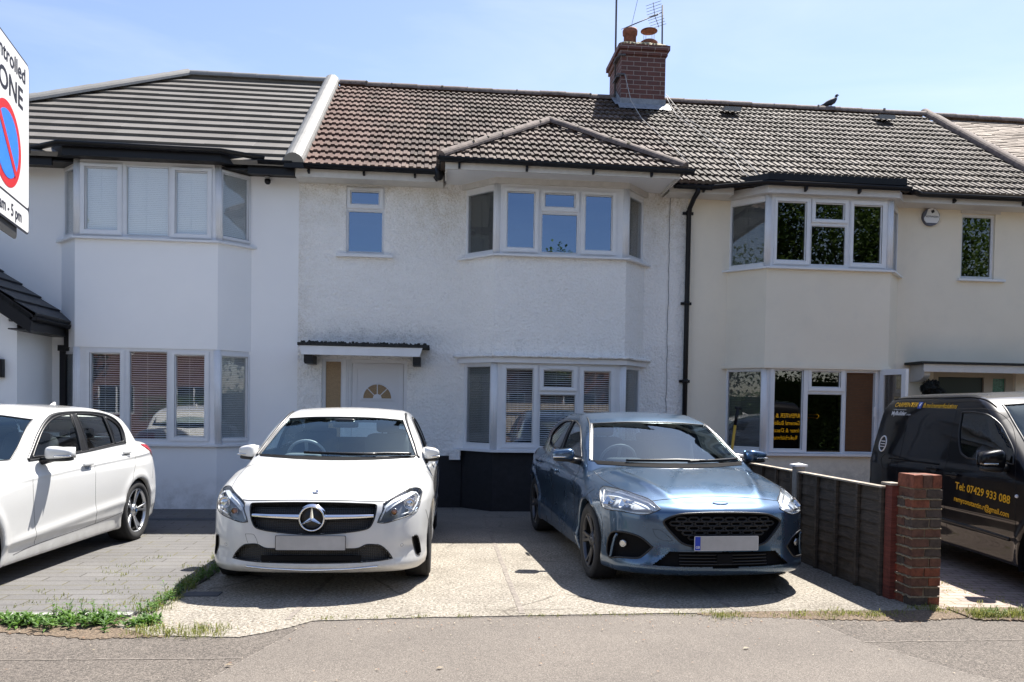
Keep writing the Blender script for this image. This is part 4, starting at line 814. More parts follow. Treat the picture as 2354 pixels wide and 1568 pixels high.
sheet('drain_cover', [(-1.88, -5.38), (-1.62, -5.38), (-1.62, -5.52), (-1.90, -5.52)], 0.006, M['greydark'])
mb = MB()   # lines where asphalt was patched
for pts in ([(-4.5, -6.98), (-1.09, -7.04)], [(2.72, -6.86), (5.5, -6.84)], [(-0.81, -6.26), (-1.16, -7.36), (-1.8, -9.4)], [(2.62, -6.15), (2.75, -6.9), (3.02, -7.5), (4.4, -9.4)]):
    P = wob(pts, 60, 0.006); mb.add([(x-0.004, y-0.004, -0.002) for x, y in P]+[(x+0.004, y+0.004, -0.002) for x, y in P], [(i, i+1, len(P)+i+1, len(P)+i) for i in range(len(P)-1)])
o = mb.build('asphalt_seam', M['joint']); o['kind'] = 'structure'

# ================================================================ weeds
def leafmat(name, c, c2):
    m, nt, b = newmat(name); b.inputs['Roughness'].default_value = 0.55
    g = N(nt, 'ShaderNodeNewGeometry'); r = N(nt, 'ShaderNodeValToRGB'); r.color_ramp.elements[0].color = (*c, 1); r.color_ramp.elements[1].color = (*c2, 1)
    nt.links.new(g.outputs['Random Per Island'], r.inputs[0]); nt.links.new(r.outputs[0], b.inputs['Base Color'])
    b.inputs['Subsurface Weight'].default_value = 0.0
    o = nt.nodes['Material Output']; tl = N(nt, 'ShaderNodeBsdfTranslucent'); nt.links.new(r.outputs[0], tl.inputs['Color']); ms = N(nt, 'ShaderNodeMixShader'); ms.inputs[0].default_value = 0.4
    nt.links.new(b.outputs[0], ms.inputs[1]); nt.links.new(tl.outputs[0], ms.inputs[2]); nt.links.new(ms.outputs[0], o.inputs[0]); return m
M['leaf'] = leafmat('fresh weed leaves', (0.05, 0.125, 0.015), (0.13, 0.25, 0.035)); M['grass'] = leafmat('dry yellow green grass', (0.16, 0.20, 0.035), (0.34, 0.33, 0.10)); M['crown'] = leafmat('tree leaves', (0.03, 0.07, 0.012), (0.12, 0.19, 0.04))
def leaf(mb, p, az, el, ln, wd, mi=0):
    d = Vector((math.cos(az)*math.cos(el), math.sin(az)*math.cos(el), math.sin(el))); s = Vector((-math.sin(az), math.cos(az), 0)); u = s.cross(d)*-1
    p = Vector(p); a = p+d*ln*0.45+Vector((0, 0, ln*0.06)); b = p+d*ln-Vector((0, 0, ln*0.10))
    mb.add([p, a-s*wd/2, a+u*wd*0.1, b, a+s*wd/2], [(0, 1, 2), (1, 3, 2), (0, 2, 4), (2, 3, 4)], mi)
def broad(mb, x, y, z, h, n, ln):
    top = Vector((x+rng.uniform(-0.03, 0.03), y+rng.uniform(-0.03, 0.03), z+h)); b = Vector((x, y, z)); mb.tube([b, top], [0.0025, 0.001], 3)
    for k in range(n):
        t = rng.uniform(0.15, 1.0); leaf(mb, b.lerp(top, t), rng.uniform(0, 6.28), rng.uniform(-0.1, 0.9), ln*rng.uniform(0.6, 1.15), ln*rng.uniform(0.22, 0.36))
def tuft(mb, x, y, z, h, n, sp=0.03):
    for k in range(n):
        az = rng.uniform(0, 6.28); q = Vector((x+rng.normal(0, sp), y+rng.normal(0, sp), z)); l = h*rng.uniform(0.5, 1.2); d = Vector((math.cos(az), math.sin(az), 0))*l*rng.uniform(0.2, 0.9)
        s = Vector((-math.sin(az), math.cos(az), 0))*0.0022; m_ = q+d*0.45+Vector((0, 0, l*0.6)); e = q+d+Vector((0, 0, l*rng.uniform(0.5, 0.8)))
        mb.add([q-s, q+s, m_+s*0.8, m_-s*0.8, e], [(0, 1, 2, 3), (3, 2, 4)])
mb = MB()
cl_ = [(-2.95+0.85*rng.beta(2.0, 1.3), -6.22+rng.normal(0, 0.05), rng.uniform(0.05, 0.13), rng.uniform(0.05, 0.12)) for _ in range(20)]+[(-3.4+0.5*rng.random(), -6.24, 0.05, 0.04) for _ in range(5)]+[(-1.95+rng.normal(0, 0.05), -6.25+rng.normal(0, 0.06), 0.06, 0.05) for _ in range(5)]
for cx_, cy_, rad_, hh_ in cl_:
    for _ in range(11):
        q_ = rng.normal(0, 0.6, 2); x = cx_+q_[0]*rad_; y = cy_+q_[1]*rad_*0.8; broad(mb, x, y, 0, hh_*(0.3+0.5*rng.random())*max(0.3, 1-0.4*np.hypot(*q_)), rng.integers(5, 9), 0.045+0.025*rng.random())
for _ in range(26): x = rng.uniform(-2.55, -2.0); broad(mb, x, -6.12+rng.normal(0, 0.03), 0, rng.uniform(0.04, 0.12), 7, 0.04)
for _ in range(170):
    t = rng.random(); broad(mb, -1.98+0.12*t+rng.normal(0, 0.03), -6.1+t*1.9+rng.normal(0, 0.03), 0, rng.uniform(0.02, 0.09), 6, 0.04)
for _ in range(120): broad(mb, rng.uniform(-5.5, -3.1), -6.2+rng.normal(0, 0.03), 0, rng.uniform(0.01, 0.035), 4, 0.022)
o = mb.build('weeds', M['leaf']); tag(o, 'fresh green broad leaved weeds along the pavement edge in front of the grey paving', 'weeds', kind='stuff')
mb = MB()
for _ in range(90): t = rng.random(); tuft(mb, -1.95+rng.normal(0, 0.05), -6.0+t*3.6, 0.0, rng.uniform(0.03, 0.10), 14)
for _ in range(60): tuft(mb, rng.uniform(-3.0, -2.0), -6.02+rng.exponential(0.9), 0.0, rng.uniform(0.015, 0.05), 9)
for _ in range(90): tuft(mb, rng.uniform(-1.9, -1.3), -6.5+rng.normal(0, 0.06), 0, rng.uniform(0.02, 0.07), 6)
for _ in range(85):
    c = rng.choice([2.75, 3.2, 2.05, 2.95]); tuft(mb, c+rng.normal(0, 0.13), -6.20+rng.normal(0, 0.045), 0.003, rng.uniform(0.015, 0.05), 10, 0.03)
for _ in range(60): x = rng.uniform(-1.0, 2.2); tuft(mb, x, -6.17+0.03*(x/2.5)+rng.normal(0, 0.008), 0, rng.uniform(0.008, 0.03), 6, 0.02)
for _ in range(150): tuft(mb, 3.9+rng.exponential(0.6), -6.28+rng.normal(0, 0.05), 0.005, rng.uniform(0.02, 0.08), 12, 0.03)
for _ in range(26): tuft(mb, rng.uniform(3.9, 4.6), rng.uniform(-6.0, -5.2), 0.004, rng.uniform(0.01, 0.04), 6, 0.02)
for _ in range(40): tuft(mb, 3.75+rng.normal(0, 0.1), -6.05+rng.normal(0, 0.05), 0.0, rng.uniform(0.02, 0.05), 8, 0.02)
o = mb.build('grass', M['grass']); tag(o, 'yellow green grass tufts in the joints and along the pavement edge', 'grass', kind='stuff')
mb = MB()
for _ in range(40): broad(mb, 3.98+rng.exponential(0.25), -6.25+rng.normal(0, 0.04), 0.005, rng.uniform(0.02, 0.07), 6, 0.025)
o = mb.build('weeds', M['leaf']); tag(o, 'small green weeds beside the brick pillar foot', 'weeds', kind='stuff')
mb = MB(); M['litter'] = leafmat('fallen leaves and bits', (0.30, 0.12, 0.05), (0.55, 0.50, 0.36))
for _ in range(420):
    x = rng.uniform(-4.2, 5.0); y = rng.uniform(-8.2, -6.2) if rng.random() < 0.35 else -6.35+rng.normal(0, 0.09)
    if y > -6.2 and -1.2 < x < 2.6: continue
    leaf(mb, (x, y, 0.006), rng.uniform(0, 6.28), rng.uniform(-0.1, 0.2), rng.uniform(0.01, 0.03), rng.uniform(0.006, 0.014))
for x, y in ((0.02, -7.3), (-1.15, -7.2), (1.9, -7.0)): leaf(mb, (x, y, 0.006), 0.4, 0.1, 0.05, 0.025)
o = mb.build('fallen_leaves', M['litter']); tag(o, 'dry fallen leaves and small litter scattered on the pavement', 'leaves', kind='stuff')

# ================================================================ brick pillar and fence
pb = [(0.165, 0.055, 0.038), (0.12, 0.05, 0.04), (0.07, 0.05, 0.043)]
M['pbrick'] = [mat('pillar brick red', (0.20, 0.062, 0.032), 0.85, var=0.45, vscale=22, bmp=0.6, bscale=60), mat('pillar brick dark', (0.075, 0.055, 0.043), 0.85, var=0.4, vscale=25, bmp=0.6, bscale=60), mat('pillar brick brown', (0.13, 0.06, 0.038), 0.85, var=0.5, vscale=18, bmp=0.6, bscale=60), mat('crumbling mortar', (0.28, 0.22, 0.14), 0.95, var=0.4, vscale=40, bmp=1.0, bscale=70, bdist=0.01)]
pil = MB(); px, py, pw = 3.745, -5.845, 0.23
def brick(mb, x0, x1, y0, y1, z0, z1, mi):
    j = lambda: rng.uniform(-0.003, 0.003); c = 0.004
    V = []
    for z, e in ((z0, c), (z0+c, 0), (z1-c, 0), (z1, c)):
        for X, Y in ((x0+e, y0+e), (x1-e, y0+e), (x1-e, y1-e), (x0+e, y1-e)): V.append((X+j(), Y+j(), z+j()*0.5))
    F = [(0, 3, 2, 1), (12, 13, 14, 15)]+[(r*4+k, r*4+(k+1) % 4, r*4+4+(k+1) % 4, r*4+4+k) for r in range(3) for k in range(4)]
    mb.add(V, F, mi)
x0, x1, y0, y1 = px-pw/2, px+pw/2, py-0.105, py+0.105; z = 0.0; row = 0
for _row in range(12):
    tw = 0.0012*z*0; hz = 0.065; mi = lambda: int(rng.choice([0, 0, 1, 1, 2, 2]))
    dx = rng.uniform(-0.004, 0.004); dy = rng.uniform(-0.004, 0.004)
    if row % 2: brick(pil, x0+dx, x0+0.095+dx, y0+dy, y1+dy, z, z+hz, mi()); brick(pil, x0+0.106+dx, x1+dx, y0+dy, y0+0.100+dy, z, z+hz, mi()); brick(pil, x0+0.106+dx, x1+dx, y0+0.110+dy, y1+dy, z, z+hz, mi())
    else: brick(pil, x0+dx, x0+0.132+dx, y0+dy, y0+0.100+dy, z, z+hz, mi()); brick(pil, x0+0.143+dx, x1+dx, y0+dy, y0+0.100+dy, z, z+hz, mi()); brick(pil, x0+dx, x1+dx, y0+0.110+dy, y1+dy, z, z+hz, mi())
    z += 0.075; row += 1
for i in range(3): brick(pil, x0+i*0.078+rng.uniform(-.003, .003), x0+i*0.078+0.069, y0-0.002, y1, z, z+0.102, 0 if i != 1 else 2)
pil.box(x0+0.008, x1-0.008, y0+0.008, y1-0.008, -0.05, z+0.096, 3)
for zz in np.arange(0.07, 0.89, 0.075):      # squeezed and crumbling mortar on the left face and corner
    n_ = 9; P = [(x0-0.001+rng.uniform(-0.003, 0.004), y0+0.21*k/n_, zz-0.005+rng.uniform(-0.006, 0.006)) for k in range(n_+1)]; pil.tube(P, [rng.uniform(0.005, 0.011) for _ in P], 5, 3)
    P = [(x0+0.23*k/n_, y0+0.001, zz-0.005+rng.uniform(-0.002, 0.002)) for k in range(n_+1)]; pil.tube(P, [rng.uniform(0.004, 0.0065) for _ in P], 5, 3)
o = pil.build('brick_pillar', M['pbrick']); tag(o, 'low dark red brick gate pillar with crumbling mortar at the end of the wooden fence', 'pillar')
def wood(name, c, v=0.5):
    m, nt, b = newmat(name); b.inputs['Roughness'].default_value = 0.8
    t = N(nt, 'ShaderNodeTexCoord'); mp = N(nt, 'ShaderNodeMapping'); mp.inputs['Scale'].default_value = (1, 1.2, 14); nt.links.new(t.outputs['Object'], mp.inputs[0])
    n = noise(nt, 6, 7, 0.7, vec=mp.outputs[0]); n2 = noise(nt, 2.4, 5, 0.7)
    col = ramp(nt, n, [(0.3, tuple(x*0.4 for x in c)), (0.55, c), (0.75, tuple(min(1, x*1.7) for x in c))]); col = mixc(nt, band(nt, n2, 0.55, 0.75), col, tuple(x*1.9+0.01 for x in c))
    nt.links.new(col, b.inputs['Base Color']); bump(nt, b, n, 0.5, 0.006); return m
M['fence'] = wood('weathered dark fence board', (0.072, 0.056, 0.042)); M['fencecap'] = wood('weathered pale timber', (0.34, 0.29, 0.23)); M['redpost'] = wood('red brown stained timber', (0.16, 0.038, 0.025))
fen = thing('wooden_fence', 'low dark overlap panel fence between the blue car and the black van', 'fence', (3.62, -4.2, 0))
def panel(y0, y1, z0a, ztop, x=3.60):
    mb = MB(); n_ = 9; h = (ztop-0.005)/n_
    for k in range(n_):
        zb = 0.005+k*h; K = 10; V = []
        for i in range(K+1):
            y = y0+(y1-y0)*i/K; w1, w2 = rng.uniform(-0.004, 0.004), rng.uniform(-0.004, 0.004)
            V += [(x-0.012, y, zb+w1-0.012), (x+0.004, y, zb+h+w2), (x+0.014, y, zb+h), (x+0.004, y, zb-0.012)]
        mb.add(V, [(4*i, 4*i+1, 4*i+5, 4*i+4) for i in range(K)]+[(4*i+1, 4*i+2, 4*i+6, 4*i+5) for i in range(K)]+[(4*i+2, 4*i+3, 4*i+7, 4*i+6) for i in range(K)]+[(4*i+3, 4*i, 4*i+4, 4*i+7) for i in range(K)])
    m_ = 5
    for i in range(m_):
        y = y0+0.03+(y1-y0-0.06)*i/(m_-1); mb.box(x-0.038, x-0.012, y-0.018, y+0.018, 0.0, ztop)
    p = mb.build('fence_panel', M['fence'], fen)
    mb = MB(); mb.box(x-0.045, x+0.028, y0, y1, ztop, ztop+0.014); mb.build('capping', M['fencecap'], fen)
panel(-5.635, -4.10, 0, 0.868); panel(-3.98, -2.45, 0, 0.868); panel(-2.33, -0.6, 0, 0.868)
for y in (-4.04, -2.39):
    mb = MB(); mb.box(3.56, 3.65, y-0.045, y+0.045, -0.05, 0.925); fp = mb.build('fence_post', M['metal'] if 0 else M['kerb'], fen)
    mb = MB(); mb.add([(3.605+sx*0.065, y+sy*0.065, 0.925) for sx, sy in ((-1, -1), (1, -1), (1, 1), (-1, 1))]+[(3.605+sx*0.065, y+sy*0.065, 0.945) for sx, sy in ((-1, -1), (1, -1), (1, 1), (-1, 1))]+[(3.605, y, 0.962)], [(3, 2, 1, 0), (0, 1, 5, 4), (1, 2, 6, 5), (2, 3, 7, 6), (3, 0, 4, 7), (4, 5, 8), (5, 6, 8), (6, 7, 8), (7, 4, 8)]); mb.build('post_cap', M['upvc'], fp)
mb = MB(); mb.box(3.585, 3.640, -5.735, -5.64, -0.05, 0.90); p_ = mb.build('end_post', M['redpost'], fen)
mb = MB(); mb.box(3.57, 3.66, -5.738, -5.60, 0.90, 0.918); mb.build('post_cap', M['fencecap'], p_)

# ================================================================ road sign
M['signw'] = mat('white sign face', (0.72, 0.72, 0.72), 0.35); M['signk'] = mat('sign black', (0.015, 0.017, 0.03), 0.4); M['signr'] = mat('sign red', (0.55, 0.02, 0.025), 0.4); M['signb'] = mat('sign blue', (0.03, 0.20, 0.75), 0.4, var=0.1, vscale=5); M['signg'] = mat('sign grey back', (0.03, 0.03, 0.03), 0.5)
sC = Vector((-1.428, -8.928, 2.359)); sU = Vector((-0.170, 0.985, -0.03)).normalized()*1.0; sV = Vector((0, 0, 1)); sN = sU.cross(sV)
sg = thing('road_sign', 'white controlled zone no waiting sign with red and blue roundel at the left edge', 'road sign', (sC.x-0.03, sC.y, 0))
def rrect(a0, a1, b0, b1, r, n=5):
    P = []
    for cx, cy, s in ((a1-r, b0+r, -90), (a1-r, b1-r, 0), (a0+r, b1-r, 90), (a0+r, b0+r, 180)): P += [(cx+r*math.cos(R(s+90*k/n)), cy+r*math.sin(R(s+90*k/n))) for k in range(n+1)]
    return P
W2, H2 = 0.235, 0.301
mb = MB(); mb.prism(rrect(-W2, W2, -H2, H2, 0.025), sC-sN*0.003, sU, sV, 0.003); plate = mb.build('sign_plate', M['signk'], sg)
mb = MB(); mb.prism(rrect(-W2+0.007, W2-0.007, -0.208, H2-0.007, 0.018), sC, sU, sV, 0.001); mb.prism(rrect(-W2+0.008, W2-0.008, -H2+0.007, -0.216, 0.014), sC, sU, sV, 0.001); mb.build('sign_face', M['signw'], plate)
circ = lambda r, cx=0, cy=0, n=48: [(cx+r*math.cos(2*math.pi*k/n), cy+r*math.sin(2*math.pi*k/n)) for k in range(n)]
cyy = -0.050
mb = MB(); mb.prism(circ(0.140, 0, cyy), sC, sU, sV, 0.002); mb.build('red_ring', M['signr'], plate)
mb = MB(); mb.prism(circ(0.111, 0, cyy), sC, sU, sV, 0.003); mb.build('blue_disc', M['signb'], plate)
mb = MB(); d = Vector((math.cos(R(-45)), math.sin(R(-45)))); e = Vector((-d.y, d.x)); mb.prism([(d.x*a+e.x*b, cyy+d.y*a+e.y*b) for a, b in ((-0.118, -0.012), (0.118, -0.012), (0.118, 0.012), (-0.118, 0.012))], sC, sU, sV, 0.004); mb.build('red_bar', M['signr'], plate)
def text_mesh(name, txt, size, O, U, Vv, m, parent, align='CENTER', shear=0.0, bold=0.0, xs=1.0, spacing=1.0, project=None, depth=0.0015):
    cu = bpy.data.curves.new(name, 'FONT'); cu.body = txt; cu.size = size; cu.align_x = align; cu.align_y = 'CENTER'; cu.shear = shear; cu.offset = bold; cu.space_character = spacing
    cu.resolution_u = 4; cu.fill_mode = 'FRONT'
    ob = bpy.data.objects.new(name, cu); dg = bpy.context.evaluated_depsgraph_get(); COL.objects.link(ob); dg.update(); me = bpy.data.meshes.new_from_object(ob.evaluated_get(dg)); bpy.data.objects.remove(ob)
    O, U, Vv = Vector(O), Vector(U).normalized(), Vector(Vv).normalized()
    for v in me.vertices:
        p = O+U*v.co.x*xs+Vv*v.co.y
        if project: p = project(p) or p
        v.co = p
    me.materials.clear(); me.materials.append(m); me.update(); return link(name, me, parent)
tO = sC+sN*0.0022
text_mesh('sign_text', 'Controlled', 0.074, tO+sV*0.241, sU, sV, M['signk'], plate, bold=0.0008, xs=1.15)
text_mesh('sign_text', 'ZONE', 0.100, tO+sV*0.149, sU, sV, M['signk'], plate, bold=0.0012, xs=1.18)
text_mesh('sign_text', '10 am - 5 pm', 0.058, tO+sV*-0.258, sU, sV, M['signk'], plate, bold=0.0006, xs=0.95)
mb = MB(); mb.tube([(sC.x-0.06, sC.y-0.06, -0.05), (sC.x-0.06, sC.y-0.06, 3.1)], 0.038, 16); mb.build('post', M['metal'], sg)
mb = MB(); mb.prism(rrect(-0.20, 0.125, -H2-0.040, -H2+0.03, 0.02), sC-sN*0.012, sU, sV, 0.005); mb.build('lower_plate', M['signg'], sg)

# ================================================================ aerials, cables, bird, tool, plant
ae = thing('television_aerial', 'yagi television aerial on a short pole at the right of the chimney', 'aerial', (4.16, 3.4, 8.0)); DA = M['wireb']
mb = MB(); mb.tube([(4.16, 3.35, 7.95), (4.16, 3.4, 9.12)], 0.016, 8); mb.build('mast', DA, ae)
A, B = Vector((4.14, 3.4, 8.98)), Vector((3.28, 2.55, 8.26)); mb = MB(); mb.tube([A, B], 0.010, 6); d = (B-A).normalized(); s = d.cross(Vector((0, 0, 1))).normalized()
mb.build('boom', DA, ae)
for k in range(11):
    p = A.lerp(B, 0.28+0.072*k); mb = MB(); mb.tube([p-s*0.11, p+s*0.11], 0.0045, 5); mb.build('element', DA, ae)
p = A.lerp(B, 0.2); mb = MB(); up_ = s.cross(d)
for sg_ in (-1, 1):
    for t in (0.05, 0.10, 0.15, 0.2): mb.tube([p-s*0.16+up_*t*sg_-d*t*0.3, p+s*0.16+up_*t*sg_-d*t*0.3], 0.004, 5)
    mb.tube([p, p+up_*0.22*sg_-d*0.06], 0.006, 5)
mb.tube([p-s*0.09+d*0.04, p+s*0.09+d*0.04], 0.016, 6); mb.tube([p-s*0.09+d*0.09, p+s*0.09+d*0.09], 0.010, 6); mb.build('reflector', DA, ae)
mp_ = thing('aerial_mast', 'tall thin dark mast strapped to the left side of the chimney', 'mast', (3.24, 3.3, 7.3))
mb = MB(); mb.tube([(3.235, 3.2, 7.3), (3.225, 3.2, 11.5)], 0.018, 8); mb.build('mast', DA, mp_)
mb = MB()
for z in (7.55, 7.9): mb.box(3.20, 3.30, 2.95, 3.26, z, z+0.02); mb.tube([(3.20, 2.84, z), (3.34, 2.83, z)], 0.02, 6)
mb.split('bracket', DA, mp_)
def cable(lbl, pts, r=0.006, m=None, g=None):
    mb = MB(); mb.tube(pts, r, 5); tag(mb.build('cable', m or M['wire']), lbl, 'cable', g)
def sag(A, B, s, n=14):
    A, B = Vector(A), Vector(B); return [A.lerp(B, k/n)-Vector((0, 0, 1))*s*4*(k/n)*(1-k/n) for k in range(n+1)]
rz = lambda x, y: (x, y, roofz(y)+0.05)
cable('pale cable running down the roof from the left edge of the chimney', [(3.33, 2.82, 7.55), (3.40, 2.60, 7.0), rz(3.48, 2.1), rz(3.55, 1.6), rz(3.60, 1.1), rz(3.68, 0.6), rz(3.70, 0.1)])
cable('pale cable from the right edge of the chimney to the cream house eaves', [(4.11, 2.85, 7.2), rz(4.18, 2.4), rz(4.3, 1.7), rz(4.42, 0.9), rz(4.50, 0.3), rz(4.46, -0.1), rz(4.47, -0.42)])
cable('pale cable lying furthest right of the chimney on the cream house roof', [(4.11, 2.86, 7.25), rz(4.3, 2.3), rz(4.5, 1.5), rz(4.62, 0.8), rz(4.68, 0.2), rz(4.64, -0.42)])
cable('thin dark cable hanging down the white pebbledash beside the black drainpipe', [(3.405+rng.uniform(-.008, .008), -0.012, z) for z in np.arange(4.62, 1.0, -0.12)], 0.004, M['wireb'])
cable('thin overhead wire rising from the chimney out of the top of the picture', sag((3.50, 3.1, 8.55), (3.9, 2.9, 10.5), 0.0), 0.004, M['wireb'])
bm_ = mat('dark pigeon feathers', (0.022, 0.025, 0.033), 0.7, var=0.4, vscale=20); bd = thing('pigeon', 'dark pigeon with white neck patch standing on the roof ridge', 'bird', (7.50, 3.35, 7.33)); bx, by_, bz = 7.50, 3.35, 7.36
mb = MB(); ax_ = [(-0.22, 0.005, 0.006), (-0.15, 0.025, 0.022), (-0.08, 0.055, 0.045), (0.0, 0.085, 0.06), (0.05, 0.115, 0.058), (0.085, 0.15, 0.040), (0.10, 0.185, 0.026), (0.112, 0.215, 0.028), (0.125, 0.232, 0.024), (0.142, 0.232, 0.012), (0.165, 0.222, 0.003)]
mb.tube([(bx+a, by_, bz+b+0.01) for a, b, c in ax_], [c for a, b, c in ax_], 14); mb.build('body', bm_, bd)
for sgn in (-1, 1): mb = MB(); mb.tube([(bx+0.01, by_+0.02*sgn, bz+0.06), (bx+0.015, by_+0.02*sgn, bz-0.02), (bx+0.04, by_+0.02*sgn, bz-0.03)], 0.005, 6); mb.build('leg', M['terracotta'], bd)
mb = MB(); mb.tube([(bx+0.090, by_-0.005, bz+0.165), (bx+0.097, by_-0.005, bz+0.185)], [0.036, 0.031], 12); mb.build('neck_patch', M['upvc'], bd)
ab = thing('alarm_box', 'round white burglar alarm box under the eaves of the cream house', 'alarm box', (7.46, -0.02, 4.47))
AO = Vector((7.46, -0.004, 4.47)); mb = MB(); mb.prism(circ(0.135), AO, (1, 0, 0), (0, 0, 1), 0.045); mb.build('housing', mat('blue grey plastic', (0.10, 0.11, 0.15), 0.5), ab)
mb = MB(); mb.prism([(x, y) for x, y in ((-0.06, 0.115), (0.0, 0.132), (0.06, 0.117), (0.105, 0.07), (0.128, 0.0), (0.118, -0.05), (0.09, -0.092), (-0.085, -0.092), (-0.115, -0.055), (-0.122, -0.02), (-0.09, 0.02))], AO+Vector((0, -0.045, 0)), (1, 0, 0), (0, 0, 1), 0.006); mb.build('cover', M['upvc'], ab)
mb = MB(); mb.prism([(0.0, 0.05), (0.045, 0.07), (0.03, 0.11), (-0.015, 0.09)], AO+Vector((0, -0.0512, 0)), (1, 0, 0), (0, 0, 1), 0.002); mb.build('logo', M['signk'], ab)
text_mesh('lettering', 'VOTRAGON', 0.036, AO+Vector((0.005, -0.0535, 0.0)), (1, 0, 0), (0, 0, 1), M['signk'], ab, bold=0.0005)
M['yellow'] = mat('yellow tool handle', (0.55, 0.33, 0.03), 0.5)
tl_ = thing('spade', 'yellow and black handled spade leaning by the cream house bay window', 'tool', (4.12, -0.55, 0.0))
mb = MB(); mb.tube([(4.14, -0.62, 0.35), (4.25, -0.60, 1.27)], 0.020, 10); mb.build('shaft', M['yellow'], tl_)
mb = MB(); mb.tube([(4.25, -0.60, 1.27), (4.285, -0.595, 1.50)], 0.024, 10); mb.tube([(4.24, -0.595, 1.52), (4.34, -0.595, 1.50)], 0.018, 8); mb.build('grip', M['black'], tl_)
mb = MB(); mb.box(4.06, 4.22, -0.64, -0.62, 0.0, 0.35); mb.build('blade', M['metal'], tl_)
pt = thing('potted_shrub', 'dark clipped shrub in a pot beside the cream house door', 'plant', (7.32, -0.45, 0)); M['darkleaf'] = mat('very dark leaves', (0.012, 0.014, 0.012), 0.8, var=0.5, vscale=30)
mb = MB()
for _ in range(2600):
    p = Vector(rng.normal(0, 1, 3)); p.normalize(); c, r = ((7.28, 1.86), 0.12) if rng.random() < 0.45 else (((7.38, 1.74), 0.15) if rng.random() < 0.8 else ((7.37, 1.93), 0.05))
    q = Vector((c[0], -0.40, c[1]))+p*r*rng.uniform(0.7, 1.05); leaf(mb, q, rng.uniform(0, 6.28), rng.uniform(-1, 1), 0.035, 0.018)
for c, r in (((7.28, 1.86), 0.10), ((7.38, 1.74), 0.13)): mb.add(*blob((c[0], -0.40, c[1]), r, 12))
mb.build('foliage', M['darkleaf'], pt)
mb = MB(); mb.tube([(7.33, -0.40, 0.3), (7.33, -0.40, 1.7)], 0.02, 8); mb.build('trunk', M['fence'], pt)
mb = MB(); mb.lathe([(0.001, 0), (0.12, 0), (0.16, 0.32), (0.17, 0.34), (0.15, 0.34), (0.14, 0.30), (0.001, 0.30)], Matrix.Translation((7.33, -0.40, 0.005)), 20); mb.build('pot', M['terracotta'], pt)

# ================================================================ far side of the street (seen in the windows)
def tree(x, y, h, r, lbl, n=9000, zc=None):
    t = thing('street_tree', lbl, 'tree', (x, y, -0.02)); mb = MB(); zc = zc or h*0.62
    mb.tube([(x, y, -0.1), (x+0.1, y, h*0.3), (x, y, h*0.7)], [0.25, 0.18, 0.08], 10)
    for k in range(9): a = 2*math.pi*k/9; mb.tube([(x, y, h*(0.28+0.03*k)), (x+r*0.6*math.cos(a), y+r*0.6*math.sin(a), h*(0.5+0.04*k))], [0.08, 0.02], 6)
    mb.build('trunk', M['fence'], t); mb = MB(); cl = []
    for _ in range(60):
        p = Vector(rng.normal(0, 1, 3)); p.normalize(); p *= rng.uniform(0.45, 0.95); cl.append(Vector((x+p.x*r, y+p.y*r, zc+p.z*h*0.36)))
    for k in range(n):
        c = cl[k % 60]; q = c+Vector(rng.normal(0, 0.30*r*0.6, 3)); leaf(mb, q, rng.uniform(0, 6.28), rng.uniform(-1, 1), 0.26, 0.14)
    mb.build('crown', M['crown'], t)
tree(16.5, -20.5, 12.5, 5.2, 'tall leafy street tree opposite the cream house', 26000); tree(12.0, -22.5, 11.0, 3.6, 'dense leafy garden tree opposite the left part of the cream house', 14000); tree(26, -22, 12, 5.0, 'broad leafy street tree far along the opposite pavement', 7000); tree(-15.6, -24, 9.9, 2.4, 'round leafy tree opposite the white rendered house', 12000); tree(5.4, -27, 9.3, 1.6, 'small tree opposite the pebbledash house', 9000)
for x0, x1, m_, lb in ((-30, -9, 'brickopp', 'red brick house opposite the white rendered house'), (-2, 11, 'brickopp', 'red brick house opposite the pebbledash house')):
    t = thing('terraced_house', lb, 'house', ((x0+x1)/2, -30, 0)); mb = MB(); holes = []; x = x0+1.2
    while x < x1-2.2:
        holes += [(x, x+1.6, 0.9, 2.2), (x, x+1.6, 3.6, 4.7)]; x += 3.4
    holed(mb, (0, -27, 0), (-1, 0, 0), (0, 0, 1), (-x1, -x0, -0.1, 5.0), [(-b, -a, c, d_) for a, b, c, d_ in holes], 0.15); mb.build('wall', M[m_], t)
    mb = MB(); mb.box(x0, x1, -33.8, -27.2, -0.1, 4.9); mb.build('inner_wall', M['dark'], t)
    for a, b, c, d_ in holes: mb = MB(); holed(mb, (0, -27.03, 0), (-1, 0, 0), (0, 0, 1), (-b, -a, c, d_), [(-b+0.06, -(a+b)/2-0.03, c+0.06, d_-0.06), (-(a+b)/2+0.03, -a-0.06, c+0.06, d_-0.06)], 0.06); mb.build('window', M['upvc'], t)
    mb = MB(); mb.add([(x0, -26.6, 4.9), (x1, -26.6, 4.9), (x1, -30.5, 7.4), (x0, -30.5, 7.4), (x1, -34.4, 4.9), (x0, -34.4, 4.9)], [(0, 1, 2, 3), (3, 2, 4, 5)]); mb.build('roof', M['tileR'], t)
mb = MB(); mb.box(-12, 1.5, -19.8, -19.57, -0.1, 0.75); tag(mb.build('garden_wall', M['brickopp']), 'low red brick garden wall across the street', 'wall')
M['orange'] = wood('orange stained fence board', (0.42, 0.15, 0.04))
f2 = thing('wooden_fence', 'orange stained board fence across the street', 'fence', (4, -19.8, 0))
mb = MB()
for k in range(43): mb.box(1.6+k*0.16, 1.74+k*0.16, -19.75, -19.72, 0.05, 1.65)
mb.box(1.6, 8.4, -19.72, -19.66, 1.3, 1.38); mb.build('fence_panel', M['fencecap'], f2)
mb = MB()
for k in range(20): mb.box(-6.6+k*0.16, -6.46+k*0.16, -21.0, -20.97, 0.05, 1.9)
